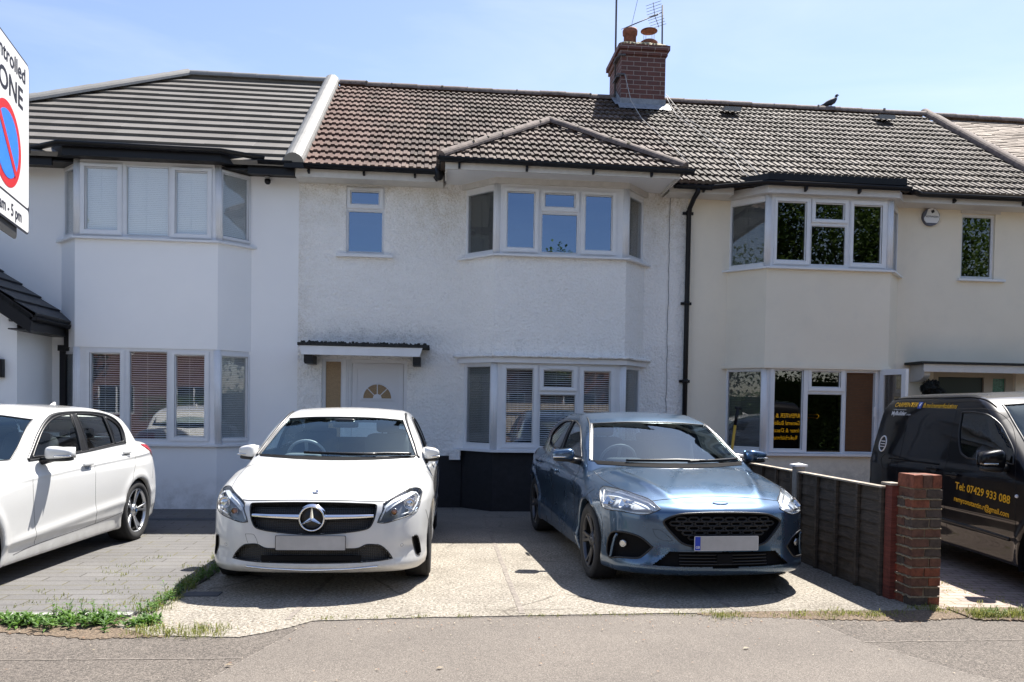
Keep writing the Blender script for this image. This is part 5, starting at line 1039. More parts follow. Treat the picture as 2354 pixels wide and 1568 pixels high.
o = mb.build('wooden_fence', M['orange']); tag(o, 'short tall orange board fence behind the garden wall across the street', 'fence')
for nm_, a_, b_, yy_, hh_, nn_ in (('tall dark hedge opposite the cream house', 8.5, 24, -19.9, 2.9, 16000),):
    hd = MB()
    for _ in range(nn_): leaf(hd, (rng.uniform(a_, b_), yy_+rng.normal(0, 0.25), rng.uniform(0.0, hh_)), rng.uniform(0, 6.28), rng.uniform(-1, 1), 0.2, 0.11)
    hd.box(a_, b_, yy_-0.2, yy_-0.1, 0, hh_-0.2); tag(hd.build('hedge', M['crown']), nm_, 'hedge')
for nm_, x_, y_, h_ in (('unseen hedge added right of the cream house to darken side light reflections', 9.9, (-6.0, -0.6), 1.9), ('unseen hedge added left of the white porch house to darken side light reflections', -10.0, (-6.2, -0.6), 2.1)):  # out-of-view hedges added to keep the pale distance out of side light reflections
    hd = MB()
    for _ in range(6000): leaf(hd, (x_+rng.normal(0, 0.18), rng.uniform(*y_), rng.uniform(0.0, h_)), rng.uniform(0, 6.28), rng.uniform(-1, 1), 0.12, 0.07)
    hd.box(x_-0.1, x_+0.1, y_[0], y_[1], 0, h_-0.15); tag(hd.build('hedge', M['crown']), nm_, 'hedge')
tree(27, -5.5, 9.5, 4.0, 'unseen tree added far to the right as backdrop for window reflections', 9000); tree(-22, -6.5, 9.5, 4.0, 'unseen tree added far to the left as backdrop for window reflections', 9000)  # backdrop trees added out of view so the side lights reflect something darker
hd = MB()
for _ in range(5000): leaf(hd, (rng.uniform(-11, 1), -20.6+rng.normal(0, 0.35), rng.uniform(0.3, 1.7)), rng.uniform(0, 6.28), rng.uniform(-1, 1), 0.16, 0.09)
tag(hd.build('hedge', M['crown']), 'leafy hedge behind the brick wall across the street', 'hedge')
# ================================================================ car building tools
def cv(pts):
    x = np.array([p[0] for p in pts], float); y = np.array([p[1] for p in pts], float)
    h = np.diff(x); d = np.diff(y)/h; m = np.zeros_like(y); m[0] = d[0]; m[-1] = d[-1]
    for i in range(1, len(x)-1):
        if d[i-1]*d[i] > 0: w1, w2 = 2*h[i]+h[i-1], h[i]+2*h[i-1]; m[i] = (w1+w2)/(w1/d[i-1]+w2/d[i])
    X = np.linspace(x[0], x[-1], 1500); i = np.clip(np.searchsorted(x, X, 'right')-1, 0, len(x)-2); t = (X-x[i])/h[i]
    Y = (2*t**3-3*t**2+1)*y[i]+(t**3-2*t**2+t)*h[i]*m[i]+(-2*t**3+3*t**2)*y[i+1]+(t**3-t**2)*h[i]*m[i+1]
    return lambda v: np.interp(v, X, Y)
def smax(a, b, k):
    h = np.clip(0.5+0.5*(a-b)/k, 0, 1); return b+(a-b)*h+k*h*(1-h)
def smin(a, b, k): return -smax(-a, -b, k)
def gauss(v, s): return np.exp(-(v/s)**2)
def surface_nets(F, lo, hi, h):
    B = 4; n = np.ceil((np.array(hi)-lo)/(h*B)).astype(int)*B; lo = np.array(lo, float)
    nb = n//B; c = [lo[k]+h*B*(np.arange(nb[k])+0.5) for k in range(3)]
    Cx, Cy, Cz = np.meshgrid(*c, indexing='ij'); f = F(Cx, Cy, Cz); act = np.abs(f) < h*B*2.8
    vals = np.repeat(np.repeat(np.repeat(np.sign(f), B, 0), B, 1), B, 2).astype(np.float32)
    m = np.repeat(np.repeat(np.repeat(act, B, 0), B, 1), B, 2); I = np.argwhere(m)
    P = lo+h*I; vals[m] = F(P[:, 0], P[:, 1], P[:, 2])
    s = vals < 0; nx, ny, nz = s.shape
    cs = np.zeros((nx-1, ny-1, nz-1), int); corner = {}
    for dx in (0, 1):
        for dy in (0, 1):
            for dz in (0, 1):
                q = s[dx:nx-1+dx, dy:ny-1+dy, dz:nz-1+dz]; cs += q
    cell = (cs > 0) & (cs < 8); ids = -np.ones(cell.shape, int); cc = np.argwhere(cell); ids[cell] = np.arange(len(cc))
    acc = np.zeros((len(cc), 3)); cnt = np.zeros(len(cc))
    E_ = [(a, b) for a in range(8) for b in range(8) if a < b and bin(a ^ b).count('1') == 1]
    off = lambda k: np.array([(k >> 2) & 1, (k >> 1) & 1, k & 1])
    for a, b in E_:
        oa, ob = off(a), off(b); va = vals[tuple((cc+oa).T)]; vb = vals[tuple((cc+ob).T)]; cr = (va < 0) != (vb < 0)
        t = np.where(cr, va/np.where(cr, va-vb, 1), 0); p = oa+(ob-oa)*t[:, None]; acc += np.where(cr[:, None], p, 0); cnt += cr
    V = lo+h*(cc+acc/cnt[:, None]); quads = []
    for ax in range(3):
        o1, o2 = [k for k in range(3) if k != ax]; sl0 = [slice(None)]*3; sl1 = [slice(None)]*3; sl0[ax] = slice(0, -1); sl1[ax] = slice(1, None)
        ch = s[tuple(sl0)] != s[tuple(sl1)]; e = np.argwhere(ch); e = e[(e[:, o1] > 0) & (e[:, o2] > 0) & (e[:, o1] < cell.shape[o1]) & (e[:, o2] < cell.shape[o2])]
        u1 = np.zeros(3, int); u1[o1] = 1; u2 = np.zeros(3, int); u2[o2] = 1
        q = np.stack([ids[tuple((e-u1-u2).T)], ids[tuple((e-u2).T)], ids[tuple(e.T)], ids[tuple((e-u1).T)]], 1)
        inside = s[tuple(e.T)]; flip = inside if ax != 1 else ~inside; q[~flip] = q[~flip][:, ::-1]; quads.append(q)
    Q = np.concatenate(quads); Q = Q[(Q >= 0).all(1)]
    e = h*0.1
    for _ in range(3):
        x, y, z = V.T; f = F(x, y, z); g = np.stack([F(x+e, y, z)-F(x-e, y, z), F(x, y+e, z)-F(x, y-e, z), F(x, y, z+e)-F(x, y, z-e)], 1)/(2*e)
        st = f/np.maximum((g**2).sum(1), 0.05); st = np.clip(st, -h*0.5, h*0.5); V = V-g*st[:, None]
    return V, Q
def hermite(pts, n=8, closed=True):
    """smooth loop; a point written (a, b, 1) is a corner"""
    K = len(pts); P = [np.array(p[:2], float) for p in pts]; co = [len(p) > 2 for p in pts]; out = []
    for i in range(K if closed else K-1):
        j = (i+1) % K; a, b = P[i], P[j]; pa = P[i-1] if (closed or i > 0) else a; pb = P[(j+1) % K] if (closed or j < K-1) else b
        ma = (b-a) if co[i] else (b-pa)*0.5; mb_ = (b-a) if co[j] else (pb-a)*0.5
        L_ = np.linalg.norm(b-a)
        for m_ in (ma, mb_):
            l = np.linalg.norm(m_)
            if l > 1.3*L_: m_ *= 1.3*L_/l
        if co[i] and co[j]: out.append(a); continue
        for k in range(n):
            t = k/n; out.append((2*t**3-3*t*t+1)*a+(t**3-2*t*t+t)*ma+(-2*t**3+3*t*t)*b+(t**3-t*t)*mb_)
    if not closed: out.append(P[-1])
    return [tuple(p) for p in out]
def inside(poly, X, Y):
    r = np.zeros(X.shape, bool); n = len(poly)
    for i in range(n):
        x0, y0 = poly[i][:2]; x1, y1 = poly[i-1][:2]; c = (y0 > Y) != (y1 > Y)
        r ^= c & (X < (x1-x0)*(Y-y0)/((y1-y0) if abs(y1-y0) > 1e-12 else 1e-12)+x0)
    return r
class Car:
    def __init__(s, name, label, cat, loc, rz, F, size, cell, paint, group=None):
        s.root = thing(name, label, cat, loc, group, local=True, rz=R(rz)); s.root.scale = (1, 1, 1)
        s.F = F; s.V, s.Q = surface_nets(F, (-size[0], -0.1, 0.05), (size[0], size[1], size[2]), cell)
        s.bvh = BVHTree.FromPolygons([tuple(v) for v in s.V], [tuple(q) for q in s.Q]); s.paint = paint
        s.cent = s.V[s.Q].mean(1); a = s.V[s.Q[:, 2]]-s.V[s.Q[:, 0]]; b = s.V[s.Q[:, 3]]-s.V[s.Q[:, 1]]; n = np.cross(a, b); s.nrm = n/np.maximum(np.linalg.norm(n, axis=1), 1e-12)[:, None]
        e = 0.002; P = s.cent+s.nrm*e; P2 = s.cent-s.nrm*e
        if (F(*P.T) < F(*P2.T)).mean() > 0.5: s.Q = s.Q[:, ::-1].copy(); s.nrm = -s.nrm
        # per-quad orientation fix
        bad = F(*(s.cent+s.nrm*e).T) < F(*(s.cent-s.nrm*e).T); s.Q[bad] = s.Q[bad][:, ::-1]; s.nrm[bad] *= -1
        s.gone = np.zeros(len(s.Q), bool); s.part = np.zeros(len(s.Q), int); s.names = ['body']; s.mats = {}
    def hit(s, view, a, b):
        o, d = {'f': ((a, -1.0, b), (0, 1, 0)), 'r': ((a, 7.0, b), (0, -1, 0)), 'L': ((-2.0, a, b), (1, 0, 0)), 'R': ((2.0, a, b), (-1, 0, 0)), 't': ((a, b, 3.0), (0, 0, -1))}.get(view, (None, None))
        if o is None:    # oblique view: (view dir in plan degrees) -> 'o', ang
            an = R(view[1]); dv = Vector((math.sin(an), math.cos(an), 0)); sd = Vector((math.cos(an), -math.sin(an), 0)); o = sd*a-dv*3+Vector((0, 0, b)); d = dv
        p, n, i, t = s.bvh.ray_cast(Vector(o), Vector(d))
        if p is None: return None, None
        if n.dot(Vector(d)) > 0: n = -n
        return p, n
    def ab(s, view):
        c = s.cent
        if view in ('f', 'r'): return c[:, 0], c[:, 2], (s.nrm[:, 1] < 0.15 if view == 'f' else s.nrm[:, 1] > -0.15) & ((c[:, 1] < 2.3) if view == 'f' else (c[:, 1] > 2.6))
        if view in ('L', 'R'): return c[:, 1], c[:, 2], (c[:, 0] < -0.3 if view == 'L' else c[:, 0] > 0.3) & (np.abs(s.nrm[:, 0]) > 0.25)
        if view == 't': return c[:, 0], c[:, 1], s.nrm[:, 2] > 0.1
        an = R(view[1]); dv = np.array([math.sin(an), math.cos(an), 0]); sd = np.array([math.cos(an), -math.sin(an), 0])
        return c@sd, c[:, 2], (s.nrm@dv < 0.0) & (c@dv < 1.6)
    def cut(s, view, poly):
        a, b, m = s.ab(view); s.gone |= inside(poly, a, b) & m
    def assign(s, name, view, poly):
        a, b, m = s.ab(view); s.names.append(name); s.part[inside(poly, a, b) & m & (s.part == 0)] = len(s.names)-1
    def patch(s, name, view, poly, m, off=0.002, skirt=0.0, step=0.03, parent=None, hole=None, flat=False, maxd=None):
        pl = [Vector((p[0], p[1])) for p in poly]
        xs = [p.x for p in pl]; ys = [p.y for p in pl]; pts = list(pl); K = len(pl)
        gx = np.arange(min(xs)+step/2, max(xs), step); gy = np.arange(min(ys)+step/2, max(ys), step); GX, GY = np.meshgrid(gx, gy)
        ins = inside([tuple(p) for p in pl], GX, GY)
        arr = np.array([tuple(p) for p in pl]); sel = np.stack([GX[ins], GY[ins]], 1)
        if len(sel): sel = sel[(np.sqrt(((sel[:, None]-arr[None])**2).sum(2)).min(1) > step*0.35)]
        pts += [Vector(p) for p in sel]
        r = delaunay_2d_cdt(pts, [], [list(range(K))], 1, 1e-6); v2, ed, fc = r[0], r[1], r[2]; ov = r[3]
        V, Nn = [], []; last = None
        for p in v2:
            q, n = s.hit(view, p.x, p.y)
            if q is None: q, n = last if last else (Vector((0, 0, 0)), Vector((0, 0, 1)))
            last = (q, n); V.append(q); Nn.append(n)
        A = np.array([tuple(q+n*off) for q, n in zip(V, Nn)]); T = [tuple(f) for f in fc]
        # orientation
        f0 = T[len(T)//2]; nn = (Vector(A[f0[1]])-Vector(A[f0[0]])).cross(Vector(A[f0[2]])-Vector(A[f0[0]]))
        if nn.dot(Nn[f0[0]]) < 0: T = [f[::-1] for f in T]
        mb = MB(); mb.add([tuple(a) for a in A], T, 0, True)
        if skirt:
            bm = {}
            for k, o in enumerate(ov):
                for oi in o: bm[oi] = k
            loop = [bm[i] for i in range(K) if i in bm]; S_ = [tuple(V[k]+Nn[k]*(off-skirt)) for k in loop]; S0 = [tuple(A[k]) for k in loop]; n_ = len(loop)
            mb.add(S0+S_, [(i, (i+1) % n_, n_+(i+1) % n_, n_+i) for i in range(n_)], 0, False)
        return mb.build(name, m, parent or s.root)
    def line(s, view, pts, closed=False, step=0.012):
        P = [np.array(p[:2], float) for p in pts]; out = []
        for i in range(len(P) if closed else len(P)-1):
            a, b = P[i], P[(i+1) % len(P)]; n = max(1, int(np.linalg.norm(b-a)/step))
            for k in range(n): out.append(a+(b-a)*k/n)
        if not closed: out.append(P[-1])
        R_ = []
        for p in out:
            q, n = s.hit(view, p[0], p[1])
            if q is not None and (not R_ or (q-R_[-1][0]).length < 0.12): R_.append((q, n))
        return R_
    def strip(s, name, view, pts, r, m, closed=False, off=0.0, parent=None, mbk=None, n=6, flat=None):
        L_ = s.line(view, pts, closed); P = [q+nn*off for q, nn in L_]
        if len(P) < 2: return None
        mb = mbk or MB(); mb.tube(P, r, n, closed=closed and len(P) > 3)
        return mb if mbk is not None else mb.build(name, m, parent or s.root)
    def finish(s, seam, lining=None):
        Q, V = s.Q, s.V
        for k, nm in enumerate(s.names):
            sel = (s.part == k) & ~s.gone
            if not sel.any(): continue
            q = Q[sel]; u, inv = np.unique(q, return_inverse=True); o = meshobj(nm, V[u], inv.reshape(q.shape), s.mats.get(nm, s.paint), s.root, off=False)
            x, y, z = V[u].T; e = 0.003; F = s.F; g = np.stack([F(x+e, y, z)-F(x-e, y, z), F(x, y+e, z)-F(x, y-e, z), F(x, y, z+e)-F(x, y, z-e)], 1); g /= np.maximum(np.linalg.norm(g, axis=1), 1e-9)[:, None]
            o.data.normals_split_custom_set_from_vertices([tuple(a) for a in g])
        if lining is not None:
            sel = ~s.gone & (s.cent[:, 2] > 0.62) & (s.cent[:, 1] > lining[0]) & (s.cent[:, 1] < lining[1]); q = Q[sel][:, ::-1]; u, inv = np.unique(q, return_inverse=True)
            x, y, z = V[u].T; e = 0.01; F = s.F; g = np.stack([F(x+e, y, z)-F(x-e, y, z), F(x, y+e, z)-F(x, y-e, z), F(x, y, z+e)-F(x, y, z-e)], 1); g /= np.maximum(np.linalg.norm(g, axis=1), 1e-9)[:, None]
            meshobj('cabin_lining', V[u]-g*0.018, inv.reshape(q.shape), lining[2], s.root, off=False)
def mirx(poly): return [(-p[0],)+tuple(p[1:]) for p in poly][::-1]
def wheel(car, x, y, z, r, rr, w_, style, rimmat, side, steer=0.0, cap=None):
    """side = -1/+1 outer face direction; r tyre radius, rr rim radius"""
    Mx = Matrix.Translation((x, y, z)) @ Matrix.Rotation(R(steer), 4, 'Z') @ Matrix.Rotation(R(90*side), 4, 'Y')
    mb = MB(); mb.tube([Mx @ Vector((0, 0, -w_*0.8)), Mx @ Vector((0, 0, -w_*0.82))], 0.05, 8); hub = mb.build('wheel', MC['tyre'], car.root)
    mb = MB(); h = w_/2
    mb.lathe([(rr*0.97, -h*0.9), (rr+0.012, -h*0.95), (r-0.03, -h), (r-0.008, -h*0.86), (r, -h*0.6), (r, h*0.6), (r-0.008, h*0.86), (r-0.03, h), (rr+0.03, h*0.99), (rr+0.012, h*0.93), (rr*0.99, h*0.86)], Mx, 72)
    for k in (-0.4, -0.15, 0.15, 0.4): mb.lathe([(r+0.0005, k*w_-0.006), (r+0.001, k*w_)], Mx, 48, 0)
    nb = 90
    for k in range(nb):
        a = 2*math.pi*k/nb
        for sg in (1,): mb.add([Mx @ Vector(((r+q)*math.cos(a+t), (r+q)*math.sin(a+t), zz)) for q, t, zz in ((0.002, 0, h*0.62), (-0.004, 0.01, h*0.88), (-0.004, 0.035, h*0.88), (0.002, 0.03, h*0.62))], [(0, 1, 2, 3)])
    mb.build('tyre', MC['tyre'], hub)
    mb = MB(); mb.lathe([(rr*0.96, h*0.6), (rr*1.02, h*0.86), (rr*1.0, h*0.90), (rr*0.965, h*0.88), (rr*0.955, h*0.6)], Mx, 64); mb.lathe([(rr*0.9, -h*0.8), (rr*0.925, -h*0.2), (rr*0.95, h*0.55)], Mx, 64, 1)
    ns, tw, pair, sw = style
    for k in range(ns):
        a0 = 2*math.pi*k/ns+math.pi/2
        for sg in ((-1, 1) if pair else (0,)):
            K = 6; V = []
            for i in range(K+1):
                t = i/K; rad = 0.045+(rr*0.965-0.045)*t; a = a0+sg*(pair*(0.25+0.75*t) if pair else 0)+tw*t; wd = sw*(1.25-0.45*t if not pair else 0.8-0.1*t)
                zz = h*(0.62+0.26*t*t) if t > 0 else h*0.66; ca, sa = math.cos(a), math.sin(a); c = Vector((rad*ca, rad*sa, zz)); s_ = Vector((-sa, ca, 0))
                V += [Mx @ (c-s_*wd/2-Vector((0, 0, 0.010))), Mx @ (c-s_*wd*0.36), Mx @ (c+s_*wd*0.36), Mx @ (c+s_*wd/2-Vector((0, 0, 0.010))), Mx @ (c-Vector((0, 0, 0.03)))]
            mb.add(V, [(5*i+j, 5*i+(j+1) % 5, 5*i+5+(j+1) % 5, 5*i+5+j) for i in range(K) for j in range(5)], 0, False)
    mb.lathe([(0.001, h*0.80), (0.03, h*0.80), (0.034, h*0.76), (0.060, h*0.70), (0.068, h*0.55), (0.06, h*0.3)], Mx, 24)
    for k in range(5): a = 2*math.pi*k/5+0.6; mb.add(*blob(Mx @ Vector((0.048*math.cos(a), 0.048*math.sin(a), h*0.74)), 0.007, 6, rough=0), 1)
    mb.build('rim', [rimmat, MC['black']], hub)
    mb = MB(); mb.lathe([(0.001, 0.0), (rr*0.62, 0.0), (rr*0.62, -0.02), (0.001, -0.02)], Mx, 40); mb.build('brake_disc', MC['disc'], hub)
    if cap:
        mb = MB(); T = Mx @ Matrix.Translation((0, 0, h*0.805)); mb.lathe([(0.001, 0.002), (0.024, 0.001), (0.025, 0)], T, 20, 0)
        if cap == 2:
            for q in (0, 2): mb.add([T @ Vector((0, 0, 0.003))]+[T @ Vector((0.016*math.cos(R(90*q+15*i)), 0.016*math.sin(R(90*q+15*i)), 0.003)) for i in range(7)], [(0, i, i+1) for i in range(1, 7)], 1)
            for q in (1, 3): mb.add([T @ Vector((0, 0, 0.003))]+[T @ Vector((0.016*math.cos(R(90*q+15*i)), 0.016*math.sin(R(90*q+15*i)), 0.003)) for i in range(7)], [(0, i, i+1) for i in range(1, 7)], 2)
        mb.build('wheel_cap', [MC['black'] if cap == 2 else rimmat, MC['badgeblue'], MC['silver']], hub)
    return hub
def paint(name, col, metal=0.0, rough=0.35, coat=1.0, flake=0.0, dirt=0.45, cior=1.5):
    m, nt, b = newmat(name); b.inputs['Base Color'].default_value = (*col, 1); b.inputs['Metallic'].default_value = metal; b.inputs['Roughness'].default_value = rough
    b.inputs['Coat Weight'].default_value = coat; b.inputs['Coat Roughness'].default_value = 0.02; b.inputs['Coat IOR'].default_value = cior
    n = noise(nt, 3.0, 6, 0.7); bump(nt, b, noise(nt, 1800, 2, 0.5), flake, 0.0005) if flake else None
    nt.links.new(mth(nt, 'ADD', mth(nt, 'MULTIPLY', n, 0.10), rough-0.05), b.inputs['Roughness'])
    z = objz(nt); f = mth(nt, 'MULTIPLY', band(nt, z, 0.42, 0.16), band(nt, noise(nt, 9, 6, 0.7), 0.3, 0.75))   # road dirt low down
    nt.links.new(mixc(nt, mth(nt, 'MULTIPLY', f, dirt), col, (0.16, 0.14, 0.12)), b.inputs['Base Color']); return m
MC = dict(tyre=mat('tyre rubber', (0.022, 0.022, 0.023), 0.8, var=0.3, vscale=30, bmp=0.2), black=mat('black trim plastic', (0.012, 0.012, 0.013), 0.38), matt=mat('matt black plastic', (0.010, 0.010, 0.011), 0.85, spec=0.1, bmp=0.2, bscale=300),
    silver=mat('bright silver', (0.72, 0.73, 0.75), 0.25, metal=1.0), chrome=mat('chrome', (0.85, 0.86, 0.88), 0.08, metal=1.0), alloy=mat('silver alloy', (0.62, 0.63, 0.65), 0.3, metal=0.9), darkalloy=mat('dark grey alloy', (0.09, 0.092, 0.10), 0.35, metal=0.8),
    disc=mat('brake disc', (0.25, 0.24, 0.23), 0.5, metal=0.7), seam=mat('panel gap', (0.006, 0.006, 0.007), 0.9), seat=mat('dark seat fabric', (0.045, 0.045, 0.05), 0.85), lining=mat('dark cabin lining', (0.045, 0.045, 0.048), 0.9), dash=mat('dashboard', (0.085, 0.09, 0.095), 0.75, bmp=0.3, bscale=400),
    wheelgrey=mat('steering wheel', (0.30, 0.30, 0.31), 0.5), plate=mat('blank silver grey number plate', (0.44, 0.44, 0.44), 0.4, var=0.12, vscale=6), plateblue=mat('plate blue', (0.01, 0.05, 0.45), 0.4), white=mat('white lettering', (0.75, 0.75, 0.75), 0.5), badgeblue=mat('badge blue', (0.03, 0.16, 0.45), 0.3),
    tail=mat('red tail lamp', (0.42, 0.01, 0.015), 0.12, coat=1.0), amber=mat('amber lamp', (0.5, 0.18, 0.05), 0.2), lampin=mat('lamp housing silver', (0.48, 0.49, 0.51), 0.25, metal=0.8), lampdark=mat('lamp housing dark', (0.17, 0.17, 0.18), 0.35), lampclear=mat('ribbed clear reflector', (0.78, 0.80, 0.84), 0.3, var=0.25, vscale=70), drl=mat('white light guide', (0.72, 0.74, 0.78), 0.25))
MC['screen'] = glass_mat('windscreen glass', tint=(0.84, 0.98, 1.0), base=0.10, gcol=(0.72, 0.95, 1.0)); MC['side'] = glass_mat('side window glass', tint=(0.68, 0.76, 0.76), base=0.08); MC['privacy'] = glass_mat('tinted rear glass', tint=(0.12, 0.13, 0.13), base=0.08)
MC['lens'] = glass_mat('headlamp lens', tint=(0.93, 0.95, 0.96), base=0.07); MC['mirrorglass'] = mat('mirror glass', (0.8, 0.8, 0.8), 0.02, metal=1.0)
def meshgrille():
    m, nt, b = newmat('black mesh grille'); b.inputs['Roughness'].default_value = 0.45
    t = N(nt, 'ShaderNodeTexCoord'); mp = N(nt, 'ShaderNodeMapping'); mp.inputs['Scale'].default_value = (62, 0.01, 78); nt.links.new(t.outputs['Object'], mp.inputs[0])
    v = N(nt, 'ShaderNodeTexVoronoi'); v.inputs['Randomness'].default_value = 0.0; v.inputs['Scale'].default_value = 1.0; nt.links.new(mp.outputs[0], v.inputs['Vector'])
    nt.links.new(ramp(nt, v.outputs['Distance'], [(0.42, (0.002, 0.002, 0.002)), (0.56, (0.035, 0.035, 0.037))]), b.inputs['Base Color']); bump(nt, b, v.outputs['Distance'], 0.8, 0.006); return m
MC['mesh'] = meshgrille()
def rbox(c, s, r=0.04, M=None, n=3, e=0.35, taper=0.0):
    """rounded box as a superellipsoid-like shell"""
    V = []; F = []; nu, nv = (16, 10) if not taper else (28, 18)
    sg = lambda v, p: math.copysign(abs(v)**p, v)
    for i in range(nv+1):
        a = -math.pi/2+math.pi*i/nv
        for k in range(nu):
            b = 2*math.pi*k/nu; p = Vector((s[0]*sg(math.cos(a), e)*sg(math.cos(b), e), s[1]*sg(math.cos(a), e)*sg(math.sin(b), e), s[2]*sg(math.sin(a), e)))
            if taper: k_ = 1-abs(taper)*(0.5+0.5*p.x/s[0]*(1 if taper > 0 else -1)); p.z = p.z*k_; p.y = p.y*(0.55+0.45*k_)-0.25*s[1]*(1-k_)
            p = (M @ p) if M is not None else p; V.append(p+Vector(c))
    for i in range(nv):
        for k in range(nu): F.append((i*nu+k, i*nu+(k+1) % nu, (i+1)*nu+(k+1) % nu, (i+1)*nu+k))
    return V, F
def interior(car, yd, yf, yr, zs, hw, wx, wy, tilt=0.35):
    """dashboard at yd, front seats at yf, rear bench yr, seat height zs; steering wheel at wx, wy"""
    mb = MB(); mb.add(*rbox((0, yd, 0.86), (hw*0.95, 0.30, 0.11)), 0, True); mb.add(*rbox((wx, yd+0.10, 0.955), (0.17, 0.10, 0.045)), 0, True); mb.build('dashboard', MC['dash'], car.root)
    for sx in (-0.37, 0.37):
        mb = MB(); Mr = Matrix.Rotation(-tilt, 3, 'X').to_4x4()
        mb.add(*rbox((sx, yf-0.15, zs), (0.25, 0.27, 0.09)), 0, True); mb.add(*rbox((sx, yf+0.17, zs+0.30), (0.235, 0.085, 0.30), M=Mr), 0, True); seat = mb.build('seat', MC['seat'], car.root)
        mb = MB(); mb.add(*rbox((sx, yf+0.29, zs+0.68), (0.12, 0.05, 0.08)), 0, True); hr = mb.build('head_restraint', MC['seat'], seat)
        mb = MB()
        for q in (-0.06, 0.06): mb.tube([(sx+q, yf+0.29, zs+0.50), (sx+q, yf+0.30, zs+0.64)], 0.007, 6)
        mb.build('restraint_post', MC['silver'], seat)
    if yr:
        mb = MB(); mb.add(*rbox((0, yr, zs+0.22), (hw*0.85, 0.09, 0.30), M=Matrix.Rotation(-0.3, 3, 'X').to_4x4()), 0, True)
        for sx in (-0.4, 0.4): mb.add(*rbox((sx, yr+0.10, zs+0.56), (0.11, 0.05, 0.055)), 0, True)
        mb.build('rear_seat', MC['seat'], car.root)
    mb = MB(); c = Vector((wx, wy, 0.95)); ax = Vector((0, 0.90, 0.43)).normalized(); u = Vector((1, 0, 0)); v = ax.cross(u)
    mb.tube([c+(u*math.cos(2*math.pi*k/28)+v*math.sin(2*math.pi*k/28))*0.18 for k in range(28)], 0.015, 8, closed=True); mb.add(*rbox(c+ax*-0.02, (0.07, 0.03, 0.05)), 0, True)
    for a in (0, 180, 270): mb.bar(c, c+(u*math.cos(R(a))+v*math.sin(R(a)))*0.175, 0.03, 0.012)
    mb.build('steering_wheel', MC['wheelgrey'], car.root)
def arches(car, S):
    for yc in S['axles']:
        for sg in (-1, 1):
            mb = MB(); K = 20; r = S['arch']-0.004; V = []
            for i in range(K+1):
                a = R(-20+220*i/K)
                for x in (0.50, 0.78, 0.86): 
                    rr = r if x < 0.8 else r+0.002; V.append((sg*min(x, 0.855), yc+rr*math.cos(a), S['axz']+rr*math.sin(a)))
            F = [(3*i+j, 3*i+j+1, 3*i+4+j, 3*i+3+j) for i in range(K) for j in range(2)]; V.append((sg*0.50, yc, S['axz'])); F += [(3*i, 3*i+3, len(V)-1) for i in range(K)]
            mb.add(V, F); mb.build('arch_lining', MC['matt'], car.root)
def underside(car, hw, y0, y1, z=0.22):
    mb = MB(); mb.box(-hw, hw, y0, y1, z, z+0.06); mb.build('underbody', MC['matt'], car.root)
def field(S):
    nose, tail, pf, pr, W, tz, deck, cr, roof, gs, gp = [cv(S[k]) for k in ('nose', 'tail', 'pf', 'pr', 'W', 'tz', 'deck', 'cr', 'roof', 'gs', 'gp')]
    ax_, r_ = S['axles'], S['arch']; zb = cv(S['zb'])
    dv = lambda f, e=0.01: (lambda v: (f(v+e)-f(v-e))/(2*e))
    dn, dt, dpf, dpr, dcr, drf = dv(nose), dv(tail), dv(pf), dv(pr), dv(cr), dv(roof)
    def F(x, y, z):
        a = np.abs(x); w_ = W(y)-tz(z)
        for (zc, dy, amp, sg) in S.get('crease', ()): w_ = w_+amp*gauss(z-(zc+dy*(y-2.0)), sg)*np.clip((y-0.9)*2, 0, 1)
        for yc in ax_: w_ = w_+S.get('flare', 0.012)*gauss(np.sqrt((y-yc)**2+(z-S['axz'])**2)-r_-0.035, 0.045)
        n_ = nose(z)+pf(a)
        for (zc, xc, amp, sz_, sx_) in S.get('dent', ()): n_ = n_+amp*gauss(z-zc, sz_)*gauss(a-xc, sx_)
        f = smax(a-w_, (n_-y)/np.sqrt(1+dn(z)**2+dpf(a)**2), S.get('kf', 0.07)); f = smax(f, (y-tail(z)+pr(a))/np.sqrt(1+dt(z)**2+dpr(a)**2), 0.07)
        zt = deck(y)-cr(a)*np.clip(1.0-(y-3.4)*0.3, 0.3, 1)
        for (x0, x1, amp, sg) in S.get('hood', ()): zt = zt+amp*gauss(a-(x0+x1*y), sg)*np.clip(1.6-y, 0, 1)*np.clip(y*3-0.3, 0, 1)
        f = smax(f, (z-zt)/np.sqrt(1+dcr(a)**2), S.get('kt', 0.05)); f = smax(f, zb(y)-z, 0.03)
        yy = y-S['wsc']*(a/0.7)**2*np.clip((2.6-y)/1.0, 0, 1)+S['rwc']*(a/0.7)**2*np.clip((y-3.0)/1.0, 0, 1)
        g = smax((z-roof(yy)+S['rc']*(a/0.6)**2)/np.sqrt(1+drf(yy)**2), a-gs(z)-gp(y), S.get('kg', 0.06)); g = np.maximum(np.maximum(g, 0.6-z), np.maximum(S['roof'][0][0]+0.03-yy, yy-S['roof'][-1][0]+0.03))
        f = smin(f, g, S.get('kb', 0.02))
        for yc in ax_:
            c = np.sqrt((y-yc)**2+(z-S['axz'])**2)-r_; f = smax(f, -np.maximum(c, 0.50-a), 0.008)
        return f
    return F
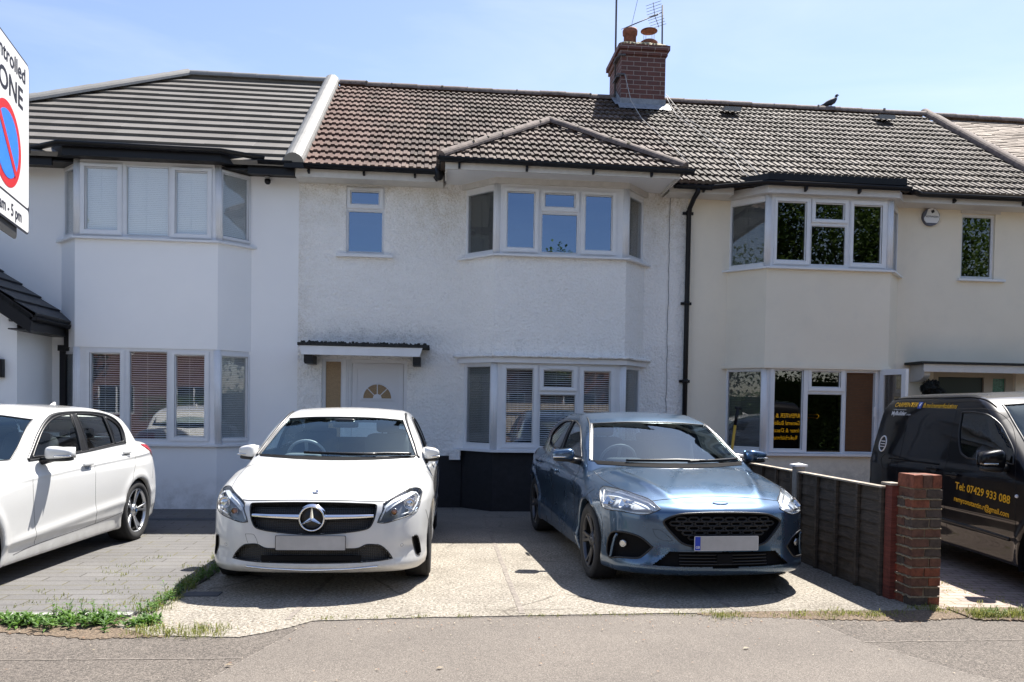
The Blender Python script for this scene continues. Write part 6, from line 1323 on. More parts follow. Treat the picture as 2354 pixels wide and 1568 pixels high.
MERC = dict(nose=[(0.10, 0.10), (0.19, 0.035), (0.24, 0.0), (0.30, 0.012), (0.42, 0.014), (0.50, 0.02), (0.60, 0.035), (0.68, 0.065), (0.75, 0.13), (0.85, 0.30)], tail=[(0.1, 4.18), (0.3, 4.25), (0.5, 4.29), (0.75, 4.27), (1.0, 4.18), (1.2, 4.0)],
    pf=[(0, 0), (0.3, 0.015), (0.5, 0.06), (0.6, 0.10), (0.7, 0.18), (0.78, 0.30), (0.84, 0.46), (0.90, 0.70)], pr=[(0, 0), (0.5, 0.03), (0.7, 0.12), (0.8, 0.25), (0.9, 0.55)],
    W=[(0, 0.865), (0.5, 0.88), (0.9, 0.89), (1.6, 0.875), (2.6, 0.875), (3.5, 0.89), (4.0, 0.87), (4.3, 0.83)], tz=[(0.1, 0.08), (0.2, 0.03), (0.28, 0.012), (0.45, 0.012), (0.6, 0.0), (0.72, 0.0), (0.85, 0.02), (0.95, 0.05), (1.1, 0.12)],
    deck=[(0, 0.72), (0.12, 0.765), (0.3, 0.815), (0.6, 0.885), (0.9, 0.945), (1.15, 0.985), (1.6, 0.99), (3.0, 1.01), (4.3, 1.03)], cr=[(0, 0), (0.3, 0.008), (0.55, 0.03), (0.7, 0.06), (0.8, 0.10), (0.88, 0.16), (0.95, 0.25)],
    roof=[(0.95, 0.90), (1.2, 1.005), (1.5, 1.16), (1.87, 1.335), (2.1, 1.405), (2.5, 1.44), (3.0, 1.43), (3.5, 1.38), (3.8, 1.31), (3.95, 1.20), (4.12, 1.0), (4.25, 0.8)], gs=[(0.85, 0.83), (1.0, 0.775), (1.15, 0.72), (1.33, 0.625), (1.40, 0.575), (1.5, 0.48)], gp=[(0, 0), (2.6, 0), (3.6, -0.04), (4.2, -0.10)],
    axles=(0.90, 3.60), arch=0.350, axz=0.315, zb=[(0, 0.19), (0.4, 0.17), (1.0, 0.17), (4.0, 0.2), (4.3, 0.26)], wsc=0.13, rwc=0.12, rc=0.035, flare=0.006, crease=[(0.80, 0.02, 0.010, 0.03), (0.36, 0.05, 0.010, 0.04)], hood=[(0.33, 0.26, 0.012, 0.05)],
    dent=[(0.36, 0.76, 0.022, 0.05, 0.10)])
FORD = dict(nose=[(0.10, 0.10), (0.18, 0.03), (0.24, 0.0), (0.34, 0.02), (0.45, 0.03), (0.58, 0.03), (0.66, 0.04), (0.72, 0.08), (0.78, 0.20), (0.85, 0.36)], tail=[(0.1, 4.25), (0.3, 4.34), (0.5, 4.38), (0.75, 4.36), (1.0, 4.26), (1.2, 4.1)],
    pf=[(0, 0), (0.3, 0.02), (0.5, 0.07), (0.6, 0.12), (0.7, 0.20), (0.78, 0.30), (0.84, 0.44), (0.90, 0.62)], pr=[(0, 0), (0.5, 0.03), (0.7, 0.12), (0.8, 0.25), (0.9, 0.55)],
    W=[(0, 0.865), (0.5, 0.89), (0.9, 0.905), (1.6, 0.885), (2.6, 0.885), (3.5, 0.91), (4.0, 0.89), (4.4, 0.85)], tz=[(0.1, 0.08), (0.2, 0.03), (0.28, 0.01), (0.45, 0.02), (0.6, 0.012), (0.72, 0.0), (0.85, 0.012), (0.95, 0.05), (1.1, 0.12)],
    deck=[(0, 0.70), (0.15, 0.745), (0.3, 0.80), (0.6, 0.875), (0.9, 0.93), (1.15, 0.965), (1.6, 0.97), (3.0, 1.01), (4.4, 1.04)], cr=[(0, 0), (0.3, 0.008), (0.55, 0.03), (0.7, 0.055), (0.8, 0.09), (0.88, 0.15), (0.95, 0.25)],
    roof=[(0.85, 0.84), (1.15, 0.985), (1.5, 1.155), (1.90, 1.335), (2.1, 1.395), (2.5, 1.445), (3.0, 1.44), (3.5, 1.385), (3.85, 1.31), (4.02, 1.20), (4.2, 1.0), (4.33, 0.8)], gs=[(0.85, 0.84), (1.0, 0.785), (1.15, 0.735), (1.33, 0.645), (1.40, 0.595), (1.5, 0.50)], gp=[(0, 0), (2.6, 0), (3.6, -0.04), (4.2, -0.10)],
    axles=(0.90, 3.60), arch=0.360, axz=0.322, zb=[(0, 0.18), (0.4, 0.17), (1.0, 0.17), (4.0, 0.2), (4.4, 0.26)], wsc=0.13, rwc=0.12, rc=0.035, flare=0.016, crease=[(0.84, 0.03, 0.012, 0.03), (0.35, 0.05, 0.012, 0.04)], hood=[(0.30, 0.30, 0.016, 0.045)],
    dent=[(0.36, 0.70, 0.03, 0.06, 0.09)])
BMW = dict(nose=[(0.10, 0.10), (0.2, 0.03), (0.3, 0.0), (0.5, 0.0), (0.65, 0.03), (0.74, 0.10), (0.85, 0.3)], tail=[(0.1, 4.20), (0.26, 4.28), (0.4, 4.32), (0.6, 4.31), (0.75, 4.27), (0.9, 4.20), (1.05, 4.10), (1.2, 3.98)],
    pf=[(0, 0), (0.3, 0.02), (0.5, 0.07), (0.6, 0.12), (0.7, 0.20), (0.78, 0.32), (0.84, 0.48), (0.90, 0.70)], pr=[(0, 0), (0.4, 0.03), (0.6, 0.07), (0.7, 0.12), (0.8, 0.22), (0.9, 0.50)],
    W=[(0, 0.84), (0.5, 0.865), (0.9, 0.885), (1.6, 0.868), (2.6, 0.868), (3.45, 0.888), (4.0, 0.87), (4.35, 0.82)], tz=[(0.1, 0.08), (0.18, 0.045), (0.30, 0.025), (0.34, 0.012), (0.5, 0.004), (0.66, 0.0), (0.78, 0.004), (0.86, 0.03), (0.95, 0.065), (1.1, 0.12)],
    deck=[(0, 0.70), (0.15, 0.77), (0.4, 0.83), (0.8, 0.90), (1.2, 0.95), (1.5, 0.97), (3.0, 1.02), (3.8, 1.06), (4.35, 1.05)], cr=[(0, 0), (0.3, 0.008), (0.55, 0.03), (0.7, 0.055), (0.8, 0.09), (0.88, 0.15), (0.95, 0.25)],
    roof=[(0.9, 0.84), (1.2, 0.98), (1.5, 1.12), (1.90, 1.31), (2.15, 1.385), (2.5, 1.42), (3.0, 1.42), (3.5, 1.375), (3.72, 1.325), (3.82, 1.26), (3.95, 1.12), (4.06, 1.0), (4.2, 0.8)], gs=[(0.85, 0.83), (1.0, 0.775), (1.15, 0.725), (1.33, 0.64), (1.39, 0.59), (1.5, 0.48)], gp=[(0, 0), (2.6, 0), (3.4, -0.035), (4.0, -0.10)],
    axles=(0.78, 3.47), arch=0.345, axz=0.312, zb=[(0, 0.19), (0.4, 0.17), (1.0, 0.155), (3.2, 0.165), (4.0, 0.2), (4.3, 0.26)], wsc=0.12, rwc=0.12, rc=0.035, flare=0.012, crease=[(0.845, 0.035, 0.022, 0.022), (0.38, 0.06, 0.010, 0.04)], hood=[(0.30, 0.28, 0.012, 0.05)])
VAN = dict(nose=[(0.10, 0.12), (0.2, 0.05), (0.35, 0.0), (0.55, 0.0), (0.75, 0.06), (0.9, 0.18), (1.05, 0.35)], tail=[(0.1, 3.80), (0.3, 3.85), (0.6, 3.86), (1.0, 3.85), (1.4, 3.80), (1.7, 3.72)],
    pf=[(0, 0), (0.3, 0.03), (0.5, 0.09), (0.65, 0.2), (0.75, 0.34), (0.84, 0.6)], pr=[(0, 0), (0.5, 0.01), (0.65, 0.03), (0.75, 0.07), (0.82, 0.15), (0.88, 0.4)],
    W=[(0, 0.80), (0.5, 0.84), (0.9, 0.85), (1.6, 0.845), (3.3, 0.855), (3.9, 0.83)], tz=[(0.1, 0.06), (0.25, 0.03), (0.40, 0.022), (0.46, 0.006), (0.6, 0.0), (0.9, 0.004), (1.0, 0.02), (1.3, 0.075), (1.5, 0.115), (1.7, 0.18)],
    deck=[(0, 0.82), (0.2, 0.90), (0.5, 0.98), (0.9, 1.07), (1.05, 1.10), (1.3, 1.12), (3.9, 1.12)], cr=[(0, 0), (0.4, 0.01), (0.6, 0.04), (0.75, 0.09), (0.85, 0.17)],
    roof=[(0.55, 0.9), (0.85, 1.07), (1.3, 1.37), (1.62, 1.57), (1.85, 1.655), (2.2, 1.70), (3.0, 1.705), (3.5, 1.69), (3.66, 1.66), (3.76, 1.58), (3.84, 1.3), (3.88, 0.9)], gs=[(0.9, 0.84), (1.1, 0.805), (1.3, 0.765), (1.5, 0.725), (1.6, 0.69), (1.68, 0.62), (1.75, 0.5)], gp=[(0, -0.03), (1.4, 0), (3.4, 0.0), (3.8, -0.02)],
    axles=(0.77, 3.27), arch=0.335, axz=0.30, zb=[(0, 0.2), (0.4, 0.2), (3.9, 0.25)], wsc=0.16, rwc=0.02, rc=0.03, flare=0.018, kt=0.04, kg=0.05, crease=[(0.98, 0.0, 0.008, 0.03)], kb=0.04)
MC['pw'] = paint('white car paint', (0.66, 0.66, 0.645), rough=0.4); MC['pb'] = paint('blue metallic paint', (0.058, 0.112, 0.192), metal=0.75, rough=0.28, flake=0.0, dirt=0.12); MC['pk'] = paint('black car paint', (0.0025, 0.0025, 0.0045), rough=0.4, dirt=0.1, cior=1.3); MC['pk'].node_tree.nodes['Principled BSDF'].inputs['Specular IOR Level'].default_value = 0.1; MC['plas'] = MC['black']
MC['yel'] = mat('yellow vinyl lettering', (0.72, 0.40, 0.01), 0.4); MC['fb'] = mat('blue vinyl', (0.03, 0.08, 0.38), 0.4)
def sym(p): return p + [(-q[0],)+tuple(q[1:]) for q in reversed(p) if abs(q[0]) > 1e-6]
def solid(c, view, poly, name, m, off, depth=0.012, parent=None, step=0.03): return c.patch(name, view, poly, m, off, depth, step, parent)
def recess(c, name, view, poly, m, d, parent=None, step=0.03):
    c.cut(view, poly); return c.patch(name, view, poly, m, -d, -(d+0.002), step, parent)
def seams(c, lines, r=0.0026):
    for li, (view, pts) in enumerate(lines):
        q = r if view != 'f' else (0.0045 if li == 0 else 0.0014)
        c.strip('panel_gap', view, hermite(pts, 6, closed=False), q, MC['seam'], off=-q*0.35)
def screen(c, view, poly, name='windscreen', gm='screen', seal=0.011, m='black'):
    c.cut(view, poly); g = c.patch(name, view, poly, MC[gm], -0.003, 0, 0.04); c.strip('seal', view, poly, seal, MC[m], closed=True, off=-0.004, parent=g); return g
def sidewin(c, polys, gm, trim=None, seal=0.008):
    for sd in ('L', 'R'):
        for k, pl in enumerate(polys):
            P = hermite(pl, 6); g = None; c.cut(sd, P); g = c.patch('side_window', sd, P, MC[gm[k]], -0.006, 0, 0.05); c.strip('window_seal', sd, P, seal, MC['black'], closed=True, off=-0.001, parent=g)
def mirror(c, x, y, z, s, p, fold=0.0, under=True, rot=12):
    for sg in (-1, 1):
        Mr = Matrix.Rotation(R(sg*(rot+fold)), 4, 'Z'); mb = MB(); mb.add(*rbox((sg*x, y, z), s, M=Mr, e=0.62, taper=0.42*sg), 0, True); o = mb.build('door_mirror', p, c.root)
        mb = MB(); q = Vector((sg*x, y, z-s[2]*0.75)); mb.add(*rbox(q, (s[0]*0.90, s[1]*0.85, s[2]*0.36), M=Mr, e=0.6, taper=0.3*sg), 0, True); a, n = c.hit('L' if sg < 0 else 'R', y-0.02, z-0.07)
        if a: mb.tube([a, q+Vector((-sg*s[0]*0.5, 0, 0))], [0.035, 0.025], 8)
        mb.build('mirror_base', MC['black'], o)
        mb = MB(); mb.prism(rect(-s[0]*0.8, s[0]*0.8, -s[2]*0.7, s[2]*0.7), Vector((sg*x, y, z))+(Mr.to_3x3() @ Vector((0, s[1]*0.97, 0))), Mr.to_3x3() @ Vector((-1, 0, 0)), (0, 0, 1), 0.004); mb.build('mirror_glass', MC['mirrorglass'], o)
        mb = MB(); mb.add(*rbox(Vector((sg*x, y, z))+(Mr.to_3x3() @ Vector((sg*s[0]*0.35, -s[1]*0.85, -s[2]*0.35))), (s[0]*0.6, 0.012, 0.008), M=Mr), 0, True); mb.build('indicator', MC['silver'], o)
def handles(c, pts, p, w=0.10):
    for sd, sg in (('L', -1), ('R', 1)):
        for (y, z) in pts:
            a, n = c.hit(sd, y, z)
            mb = MB(); mb.add(*rbox(a+n*0.022, (0.012, w, 0.014)), 0, True); mb.tube([a, a+n*0.02+Vector((0, 0, 0))], 0.012, 8); h = mb.build('door_handle', p, c.root)
            P = [(y+w*0.55*math.cos(t), z-0.006+0.032*math.sin(t)) for t in np.linspace(0, 2*math.pi, 16, False)]; c.patch('handle_recess', sd, P, MC['lampin'] if p is not MC['pk'] else MC['black'], 0.001, 0, 0.02, h)
def plate(c, x, z, w_, h, blue=None, y=None, tilt=0.0):
    a, n = c.hit('f', x, z); yy = (a.y-0.022) if y is None else y
    P = rrect(x-w_/2, x+w_/2, z-h/2, z+h/2, 0.008); mb = MB(); mb.prism(P, (0, yy, 0), (1, 0, 0), (0, 0, 1), 0.006); o = mb.build('number_plate', MC['plate'], c.root)
    mb = MB(); mb.ring(P, [(x+(p[0]-x)*0.985, z+(p[1]-z)*0.95) for p in P], (0, yy-0.006, 0), (1, 0, 0), (0, 0, 1), 0.001); mb.build('plate_edge', MC['black'] if not blue else MC['white'], o)
    if blue:
        mb = MB(); mb.prism(rect(x-w_/2+0.004, x-w_/2+0.048, z-h/2+0.004, z+h/2-0.004), (0, yy-0.006, 0), (1, 0, 0), (0, 0, 1), 0.0016); mb.build('plate_band', MC['plateblue'], o)
        text_mesh('plate_text', 'GB', 0.026, (x-w_/2+0.026, yy-0.0082, z-h/2+0.026), (1, 0, 0), (0, 0, 1), MC['white'], o, bold=0.0006)
def wipers(c, segs, off=0.020):
    for pts in segs:
        mb = MB(); L_ = c.line('f', pts, False, 0.03); P = [q+n*off for q, n in L_]
        mb.tube(P, [0.008+0.006*(1-k/len(P)) for k in range(len(P))], 6); mb.tube([p-Vector((0, 0, 0.012)) for p in P[len(P)//5:]], 0.0045, 5); mb.build('wiper', MC['black'], c.root)
def aerial_fin(c, y, m):
    a, n = c.hit('t', 0, y); mb = MB(); V = []
    for t, h, w_ in ((-0.085, 0.002, 0.010), (-0.04, 0.022, 0.018), (0.01, 0.045, 0.016), (0.05, 0.060, 0.010), (0.07, 0.058, 0.008), (0.08, 0.0, 0.02)):
        V += [a+Vector((-w_, t, -0.005)), a+Vector((w_, t, -0.005)), a+Vector((w_*0.35, t, h)), a+Vector((-w_*0.35, t, h))]
    mb.add(V, [(4*i+j, 4*i+(j+1) % 4, 4*i+4+(j+1) % 4, 4*i+4+j) for i in range(5) for j in range(4)]+[(0, 1, 2, 3)], 0, True); mb.build('roof_aerial', m, c.root)
def ringpatch(c, name, view, cx, cz, r, th, m, off=0.002, parent=None, sx=1.0):
    return c.strip(name, view, [(cx+r*sx*math.cos(t), cz+r*math.sin(t)) for t in np.linspace(0, 2*math.pi, 24, False)], th, m, closed=True, off=off, parent=parent)
CELL = 0.0125
# ---------------------------------------------------------------- white hatchback with star badge
c = Car('parked_car', 'white hatchback with a large star badge on its black grille, parked nose to the road', 'car', (-0.918, -5.63, 0), -1.2, field(MERC), (1.0, 4.45, 1.5), CELL, MC['pw'], 'cars parked on the driveways')
W_ = hermite([(-0.712, 1.0, 1), (-0.66, 1.11), (-0.61, 1.215), (-0.552, 1.322, 1), (-0.30, 1.340), (0, 1.345), (0.30, 1.340), (0.552, 1.322, 1), (0.61, 1.215), (0.66, 1.11), (0.712, 1.0, 1), (0.4, 0.997), (0, 0.995), (-0.4, 0.997)], 5)
sc_ = screen(c, 'f', W_, seal=0.009)
cowl = hermite([(-0.712, 1.002, 1), (-0.4, 0.999), (0, 0.997), (0.4, 0.999), (0.712, 1.002, 1), (0.70, 0.985, 1), (0.4, 0.978), (0, 0.975), (-0.4, 0.978), (-0.70, 0.985, 1)], 4); c.patch('scuttle', 'f', cowl, MC['matt'], 0.004, 0.01, 0.03)
for sg in (-1, 1):   # black ditch between screen, pillar and roof
    c.strip('roof_ditch', 'f', [(sg*0.735, 0.985), (sg*0.69, 1.10), (sg*0.640, 1.21), (sg*0.585, 1.325), (sg*0.575, 1.355), (sg*0.565, 1.38)], 0.015, MC['black'], off=0.0)
sidewin(c, [[(1.62, 1.005, 1), (1.80, 1.12), (2.0, 1.225), (2.2, 1.295), (2.44, 1.33, 1), (2.44, 1.005, 1)], [(2.52, 1.005, 1), (2.52, 1.33, 1), (2.9, 1.33), (3.25, 1.285), (3.45, 1.20), (3.42, 1.06, 1)]], ['side', 'privacy'])
RW = sym([(0.0, 1.27), (-0.45, 1.25), (-0.56, 1.22, 1), (-0.60, 1.08, 1), (0, 1.05)]); c.cut('r', RW); c.patch('rear_window', 'r', RW, MC['side'], -0.003, 0, 0.06)
G_ = hermite([(-0.474, 0.688), (-0.458, 0.704), (-0.25, 0.714), (0, 0.717), (0.25, 0.714), (0.458, 0.704), (0.474, 0.688), (0.468, 0.635), (0.45, 0.572), (0.41, 0.525), (0.24, 0.499), (0, 0.486), (-0.24, 0.499), (-0.41, 0.525), (-0.45, 0.572), (-0.468, 0.635)], 5)
g = recess(c, 'grille', 'f', G_, MC['mesh'], 0.045, step=0.04); c.strip('grille_edge', 'f', G_, 0.005, MC['black'], closed=True, off=0.001, parent=g)
for sg in (-1, 1):
    mb = MB(); V = []
    for t in np.linspace(0, 1, 10):
        x = sg*(0.455-0.37*t); a, n = c.hit('f', x, 0.60); zc = 0.618-0.008*t; h = 0.017+0.009*t; y = a.y-0.004+0.010*(1-t)
        V += [(x, y+0.03, zc+h*1.0), (x, y, zc+h*0.75), (x, y-0.012, zc), (x, y+0.004, zc-h*0.9), (x, y+0.03, zc-h)]
    mb.add(V, [(5*i+j, 5*i+(j+1) % 5, 5*i+5+(j+1) % 5, 5*i+5+j) for i in range(9) for j in range(5)], 0, True); mb.build('grille_bar', MC['chrome'], g)
a, n = c.hit('f', 0, 0.603); yb = a.y-0.006; S0 = Vector((0, yb, 0.603))
mb = MB(); mb.lathe([(0.001, 0), (0.088, 0.0), (0.094, -0.03)], Matrix.Translation(S0+Vector((0, 0.006, 0))) @ Matrix.Rotation(R(90), 4, 'X'), 40); bd = mb.build('star_badge', MC['black'], g)
mb = MB(); mb.lathe([(0.083, -0.004), (0.085, 0.010), (0.091, 0.014), (0.097, 0.010), (0.099, -0.01), (0.108, -0.025)], Matrix.Translation(S0) @ Matrix.Rotation(R(90), 4, 'X'), 56)
for k in range(3):
    a_ = R(90+120*k); d = Vector((math.cos(a_), 0, math.sin(a_))); s = Vector((-math.sin(a_), 0, math.cos(a_))); a2, a3 = R(90+120*k+60), R(90+120*k-60)
    V = [S0+Vector((0, -0.016, 0)), S0+d*0.085+Vector((0, -0.008, 0)), S0+Vector((math.cos(a2), 0, math.sin(a2)))*0.015+Vector((0, -0.004, 0)), S0+Vector((math.cos(a3), 0, math.sin(a3)))*0.015+Vector((0, -0.004, 0))]
    V += [S0+d*0.085+s*0.002+Vector((0, -0.004, 0)), S0+d*0.085-s*0.002+Vector((0, -0.004, 0))]; mb.add(V, [(0, 2, 4, 1), (0, 1, 5, 3)])
mb.build('star', MC['chrome'], bd)
a, n = c.hit('f', 0, 0.783); mb = MB(); T = Matrix.Translation(a+n*0.004) @ n.to_track_quat('Z', 'Y').to_matrix().to_4x4(); mb.lathe([(0.001, 0.002), (0.018, 0.003), (0.019, 0.004), (0.024, 0.004), (0.026, 0.0)], T, 28); mb.build('bonnet_badge', MC['silver'], c.root)
HL = [(0.485, 0.568, 1), (0.497, 0.604), (0.520, 0.655), (0.524, 0.705, 1), (0.577, 0.738), (0.655, 0.772), (0.722, 0.794), (0.775, 0.788), (0.803, 0.765), (0.803, 0.735), (0.792, 0.68), (0.772, 0.632), (0.72, 0.607), (0.635, 0.585), (0.545, 0.564)]
for sg in (-1, 1):
    mz = (lambda p: p) if sg > 0 else mirx; H_ = mz(hermite(HL, 5)); h = recess(c, 'headlight', 'f', H_, MC['lampdark'], 0.045, step=0.02)
    c.patch('upper_reflector', 'f', mz(hermite([(0.532, 0.690, 1), (0.580, 0.728), (0.655, 0.761), (0.725, 0.782, 1), (0.770, 0.772, 1), (0.70, 0.742), (0.62, 0.700), (0.553, 0.648, 1)], 4)), MC['lampclear'], -0.012, 0.02, 0.02, h)
    c.strip('light_guide', 'f', mz([(0.505, 0.585), (0.525, 0.63), (0.545, 0.675), (0.60, 0.715), (0.66, 0.742)]) if sg > 0 else mirx([(0.505, 0.585), (0.525, 0.63), (0.545, 0.675), (0.60, 0.715), (0.66, 0.742)]), 0.0065, MC['drl'], off=-0.008, parent=h)
    p2 = [(0.765, 0.765), (0.788, 0.735), (0.775, 0.68), (0.750, 0.640), (0.70, 0.625), (0.665, 0.617)]; c.strip('light_guide', 'f', p2 if sg > 0 else mirx(p2), 0.0065, MC['drl'], off=-0.008, parent=h)
    for (lx, lz, lr, mm) in ((0.715, 0.690, 0.040, MC['chrome']), (0.605, 0.640, 0.024, MC['lampin'])):
        a, n = c.hit('f', sg*lx, lz); q = a+Vector((0, 0.045, 0)); T = Matrix.Translation(q) @ Matrix.Rotation(R(90), 4, 'X'); mb = MB(); mb.lathe([(lr*1.15, 0.02), (lr*1.12, 0.03), (lr, 0.028), (lr*0.95, 0.0)], T, 24); mb.build('projector_ring', mm, h)
        mb = MB(); mb.lathe([(lr, 0.005), (lr*0.8, 0.022), (lr*0.45, 0.03), (0.001, 0.033)], T, 24); mb.build('projector_lens', MC['mirrorglass'] if lr > 0.03 else MC['amber'], h)
    c.patch('lens', 'f', H_, MC['lens'], 0.002, 0, 0.03, h); c.strip('lamp_edge', 'f', H_, 0.0035, MC['black'], closed=True, off=0.001, parent=h)
    V_ = [(0.742, 0.43), (0.755, 0.441), (0.780, 0.432), (0.795, 0.37), (0.805, 0.29), (0.790, 0.279), (0.772, 0.295), (0.752, 0.36)]; V_ = hermite(V_, 4); as_ = recess(c, 'air_slot', 'f', V_ if sg > 0 else mirx(V_), MC['matt'], 0.03, step=0.03); c.strip('slot_edge', 'f', V_ if sg > 0 else mirx(V_), 0.005, MC['black'], closed=True, off=0.0, parent=as_)
    ringpatch(c, 'parking_sensor', 'f', sg*0.667, 0.384, 0.011, 0.0018, MC['lampin'], 0.0)
LG = hermite(sym([(-0.60, 0.291, 1), (-0.565, 0.345), (-0.515, 0.391), (-0.47, 0.403), (-0.405, 0.405), (-0.345, 0.380), (-0.25, 0.375), (0.0, 0.375)])[:-1]+[(0.50, 0.278), (0.0, 0.270), (-0.50, 0.278)], 4) if 0 else hermite([(-0.60, 0.291, 1), (-0.565, 0.345), (-0.515, 0.391), (-0.47, 0.403), (-0.405, 0.405), (-0.345, 0.380), (-0.25, 0.375), (0.0, 0.375), (0.25, 0.375), (0.345, 0.380), (0.405, 0.405), (0.47, 0.403), (0.515, 0.391), (0.565, 0.345), (0.60, 0.291, 1), (0.45, 0.277), (0.0, 0.270), (-0.45, 0.277)], 4)
lg = recess(c, 'lower_grille', 'f', LG, MC['mesh'], 0.03, step=0.03)
mb = MB(); a, n = c.hit('f', 0, 0.33); mb.box(-0.37, 0.37, a.y+0.01, a.y+0.02, 0.282, 0.325); mb.build('radar_bar', MC['matt'], lg); c.strip('grille_edge', 'f', LG, 0.005, MC['black'], closed=True, off=0.0, parent=lg)
c.strip('chrome_lip', 'f', hermite([(-0.49, 0.238), (-0.25, 0.226), (0, 0.219), (0.25, 0.226), (0.49, 0.238)], 8, closed=False), 0.008, MC['chrome'], off=0.003)
plate(c, 0.0, 0.426, 0.52, 0.112)
seams(c, [('f', [(-0.545, 0.725), (-0.50, 0.722), (-0.25, 0.730), (0, 0.733), (0.25, 0.730), (0.50, 0.722), (0.545, 0.725)])]+[('t', [(sg*0.700, 0.44), (sg*0.725, 0.65), (sg*0.745, 0.95), (sg*0.74, 1.18)]) for sg in (-1, 1)]
      + [('f', [(-0.50, 0.478), (-0.44, 0.478), (-0.415, 0.45), (-0.40, 0.410)]), ('f', [(-0.50, 0.478), (-0.49, 0.44), (-0.475, 0.405)])]
      + [(sd, p) for sd in 'LR' for p in ([(1.60, 0.98), (1.50, 0.82), (1.48, 0.55), (1.52, 0.26)], [(2.48, 1.0), (2.48, 0.6), (2.50, 0.26)], [(3.44, 1.05), (3.40, 0.85), (3.24, 0.6), (3.16, 0.28)], [(0.50, 0.62), (0.56, 0.55), (0.60, 0.50)])])
for sd in 'LR': c.assign('window_surround', sd, [(1.60, 0.995), (1.78, 1.125), (1.98, 1.24), (2.2, 1.315), (2.48, 1.348), (2.9, 1.346), (3.27, 1.305), (3.48, 1.215), (3.45, 1.045), (2.5, 0.992)])
c.mats['window_surround'] = MC['black']
for nm, pl in (('front_door', [(1.60, 0.99), (1.50, 0.82), (1.48, 0.55), (1.52, 0.25), (2.50, 0.25), (2.48, 1.0)]), ('rear_door', [(2.48, 1.0), (2.50, 0.25), (3.16, 0.25), (3.24, 0.6), (3.40, 0.85), (3.44, 1.05)])):
    for sd in 'LR': c.assign(nm, sd, pl)
c.assign('bonnet', 't', [(-0.70, 0.44), (-0.55, 0.20), (0, 0.10), (0.55, 0.20), (0.70, 0.44), (0.745, 0.95), (0.72, 1.25), (-0.72, 1.25), (-0.745, 0.95)])
mirror(c, 0.845, 1.56, 1.020, (0.075, 0.09, 0.072), MC['pw'], fold=0); handles(c, [(2.33, 0.86), (3.25, 0.89)], MC['pw'])
wipers(c, [[(0.36, 1.005), (0.1, 1.010), (-0.28, 1.018)], [(0.66, 1.005), (0.45, 1.012), (0.12, 1.008)]])
interior(c, 1.55, 2.15, 3.25, 0.58, 0.70, -0.36, 1.86); mb = MB(); mb.add(*rbox((0.0, 1.90, 1.275), (0.125, 0.02, 0.035)), 0, True); mb.add(*rbox((0, 1.86, 1.30), (0.10, 0.05, 0.03)), 0, True); mb.build('rear_view_mirror', MC['black'], c.root)
wm = []
for x, y in ((-0.765, 0.90), (0.765, 0.90), (-0.765, 3.60), (0.765, 3.60)): wheel(c, x, y, 0.315, 0.315, 0.225, 0.215, (5, 0.0, 0.15, 0.04), MC['alloy'], 1 if x > 0 else -1, 0.0, 1)
arches(c, MERC); underside(c, 0.62, 0.3, 4.0); c.finish(None, (1.15, 4.2, MC['lining'])); 
# ---------------------------------------------------------------- blue hatchback
c = Car('parked_car', 'blue metallic hatchback with dark hexagonal grille and blue banded plate, beside the fence', 'car', (2.255, -5.73, 0), 2.9, field(FORD), (1.0, 4.55, 1.5), CELL, MC['pb'], 'cars parked on the driveways')
W_ = hermite([(-0.735, 0.980, 1), (-0.69, 1.08), (-0.645, 1.19), (-0.59, 1.318, 1), (-0.30, 1.337), (0, 1.342), (0.30, 1.337), (0.59, 1.318, 1), (0.645, 1.19), (0.69, 1.08), (0.735, 0.980, 1), (0.4, 0.975), (0, 0.972), (-0.4, 0.975)], 5)
MC['screenf'] = glass_mat('cool reflective windscreen glass', tint=(0.50, 0.58, 0.60), base=0.15, gcol=(0.75, 0.93, 1.0), rough=0.01)  # transmits less and reflects more than the other screens, with a cool tint
screen(c, 'f', W_, gm='screenf', seal=0.009)
c.patch('scuttle', 'f', hermite([(-0.72, 0.985, 1), (-0.4, 0.980), (0, 0.978), (0.4, 0.980), (0.72, 0.985, 1), (0.70, 0.955, 1), (0.4, 0.950), (0, 0.948), (-0.4, 0.950), (-0.70, 0.955, 1)], 4), MC['matt'], 0.004, 0.01, 0.03)
for sg in (-1, 1): c.strip('roof_ditch', 'f', [(sg*0.752, 0.985), (sg*0.712, 1.08), (sg*0.668, 1.19), (sg*0.612, 1.32), (sg*0.60, 1.35), (sg*0.585, 1.375)], 0.008, MC['black'], off=-0.002)
for sg in (-1, 1): c.strip('pillar_glint', 'f', [(sg*0.741, 0.980), (sg*0.698, 1.08), (sg*0.654, 1.19), (sg*0.598, 1.320)], 0.0045, MC['silver'], off=0.004)  # silver strips stand in for the sun glint along the screen pillars
sidewin(c, [[(1.60, 1.0, 1), (1.75, 1.085), (1.9, 1.175), (2.15, 1.275), (2.45, 1.325), (2.56, 1.33, 1), (2.52, 1.01, 1)], [(2.60, 1.015, 1), (2.64, 1.33, 1), (3.0, 1.32), (3.3, 1.265), (3.50, 1.16), (3.44, 1.045, 1)]], ['side', 'privacy'])
c.cut('r', RW); c.patch('rear_window', 'r', RW, MC['side'], -0.003, 0, 0.06)
G_ = hermite([(-0.478, 0.598), (-0.44, 0.628), (-0.335, 0.660), (0, 0.672), (0.335, 0.660), (0.44, 0.628), (0.478, 0.598), (0.458, 0.556), (0.395, 0.485), (0.335, 0.433), (0.25, 0.413), (0, 0.410), (-0.25, 0.413), (-0.335, 0.433), (-0.395, 0.485), (-0.458, 0.556)], 5)
g = recess(c, 'grille', 'f', G_, MC['matt'], 0.055, step=0.04); c.strip('grille_edge', 'f', G_, 0.009, MC['black'], closed=True, off=0.001, parent=g)
mb = MB(); row = 0
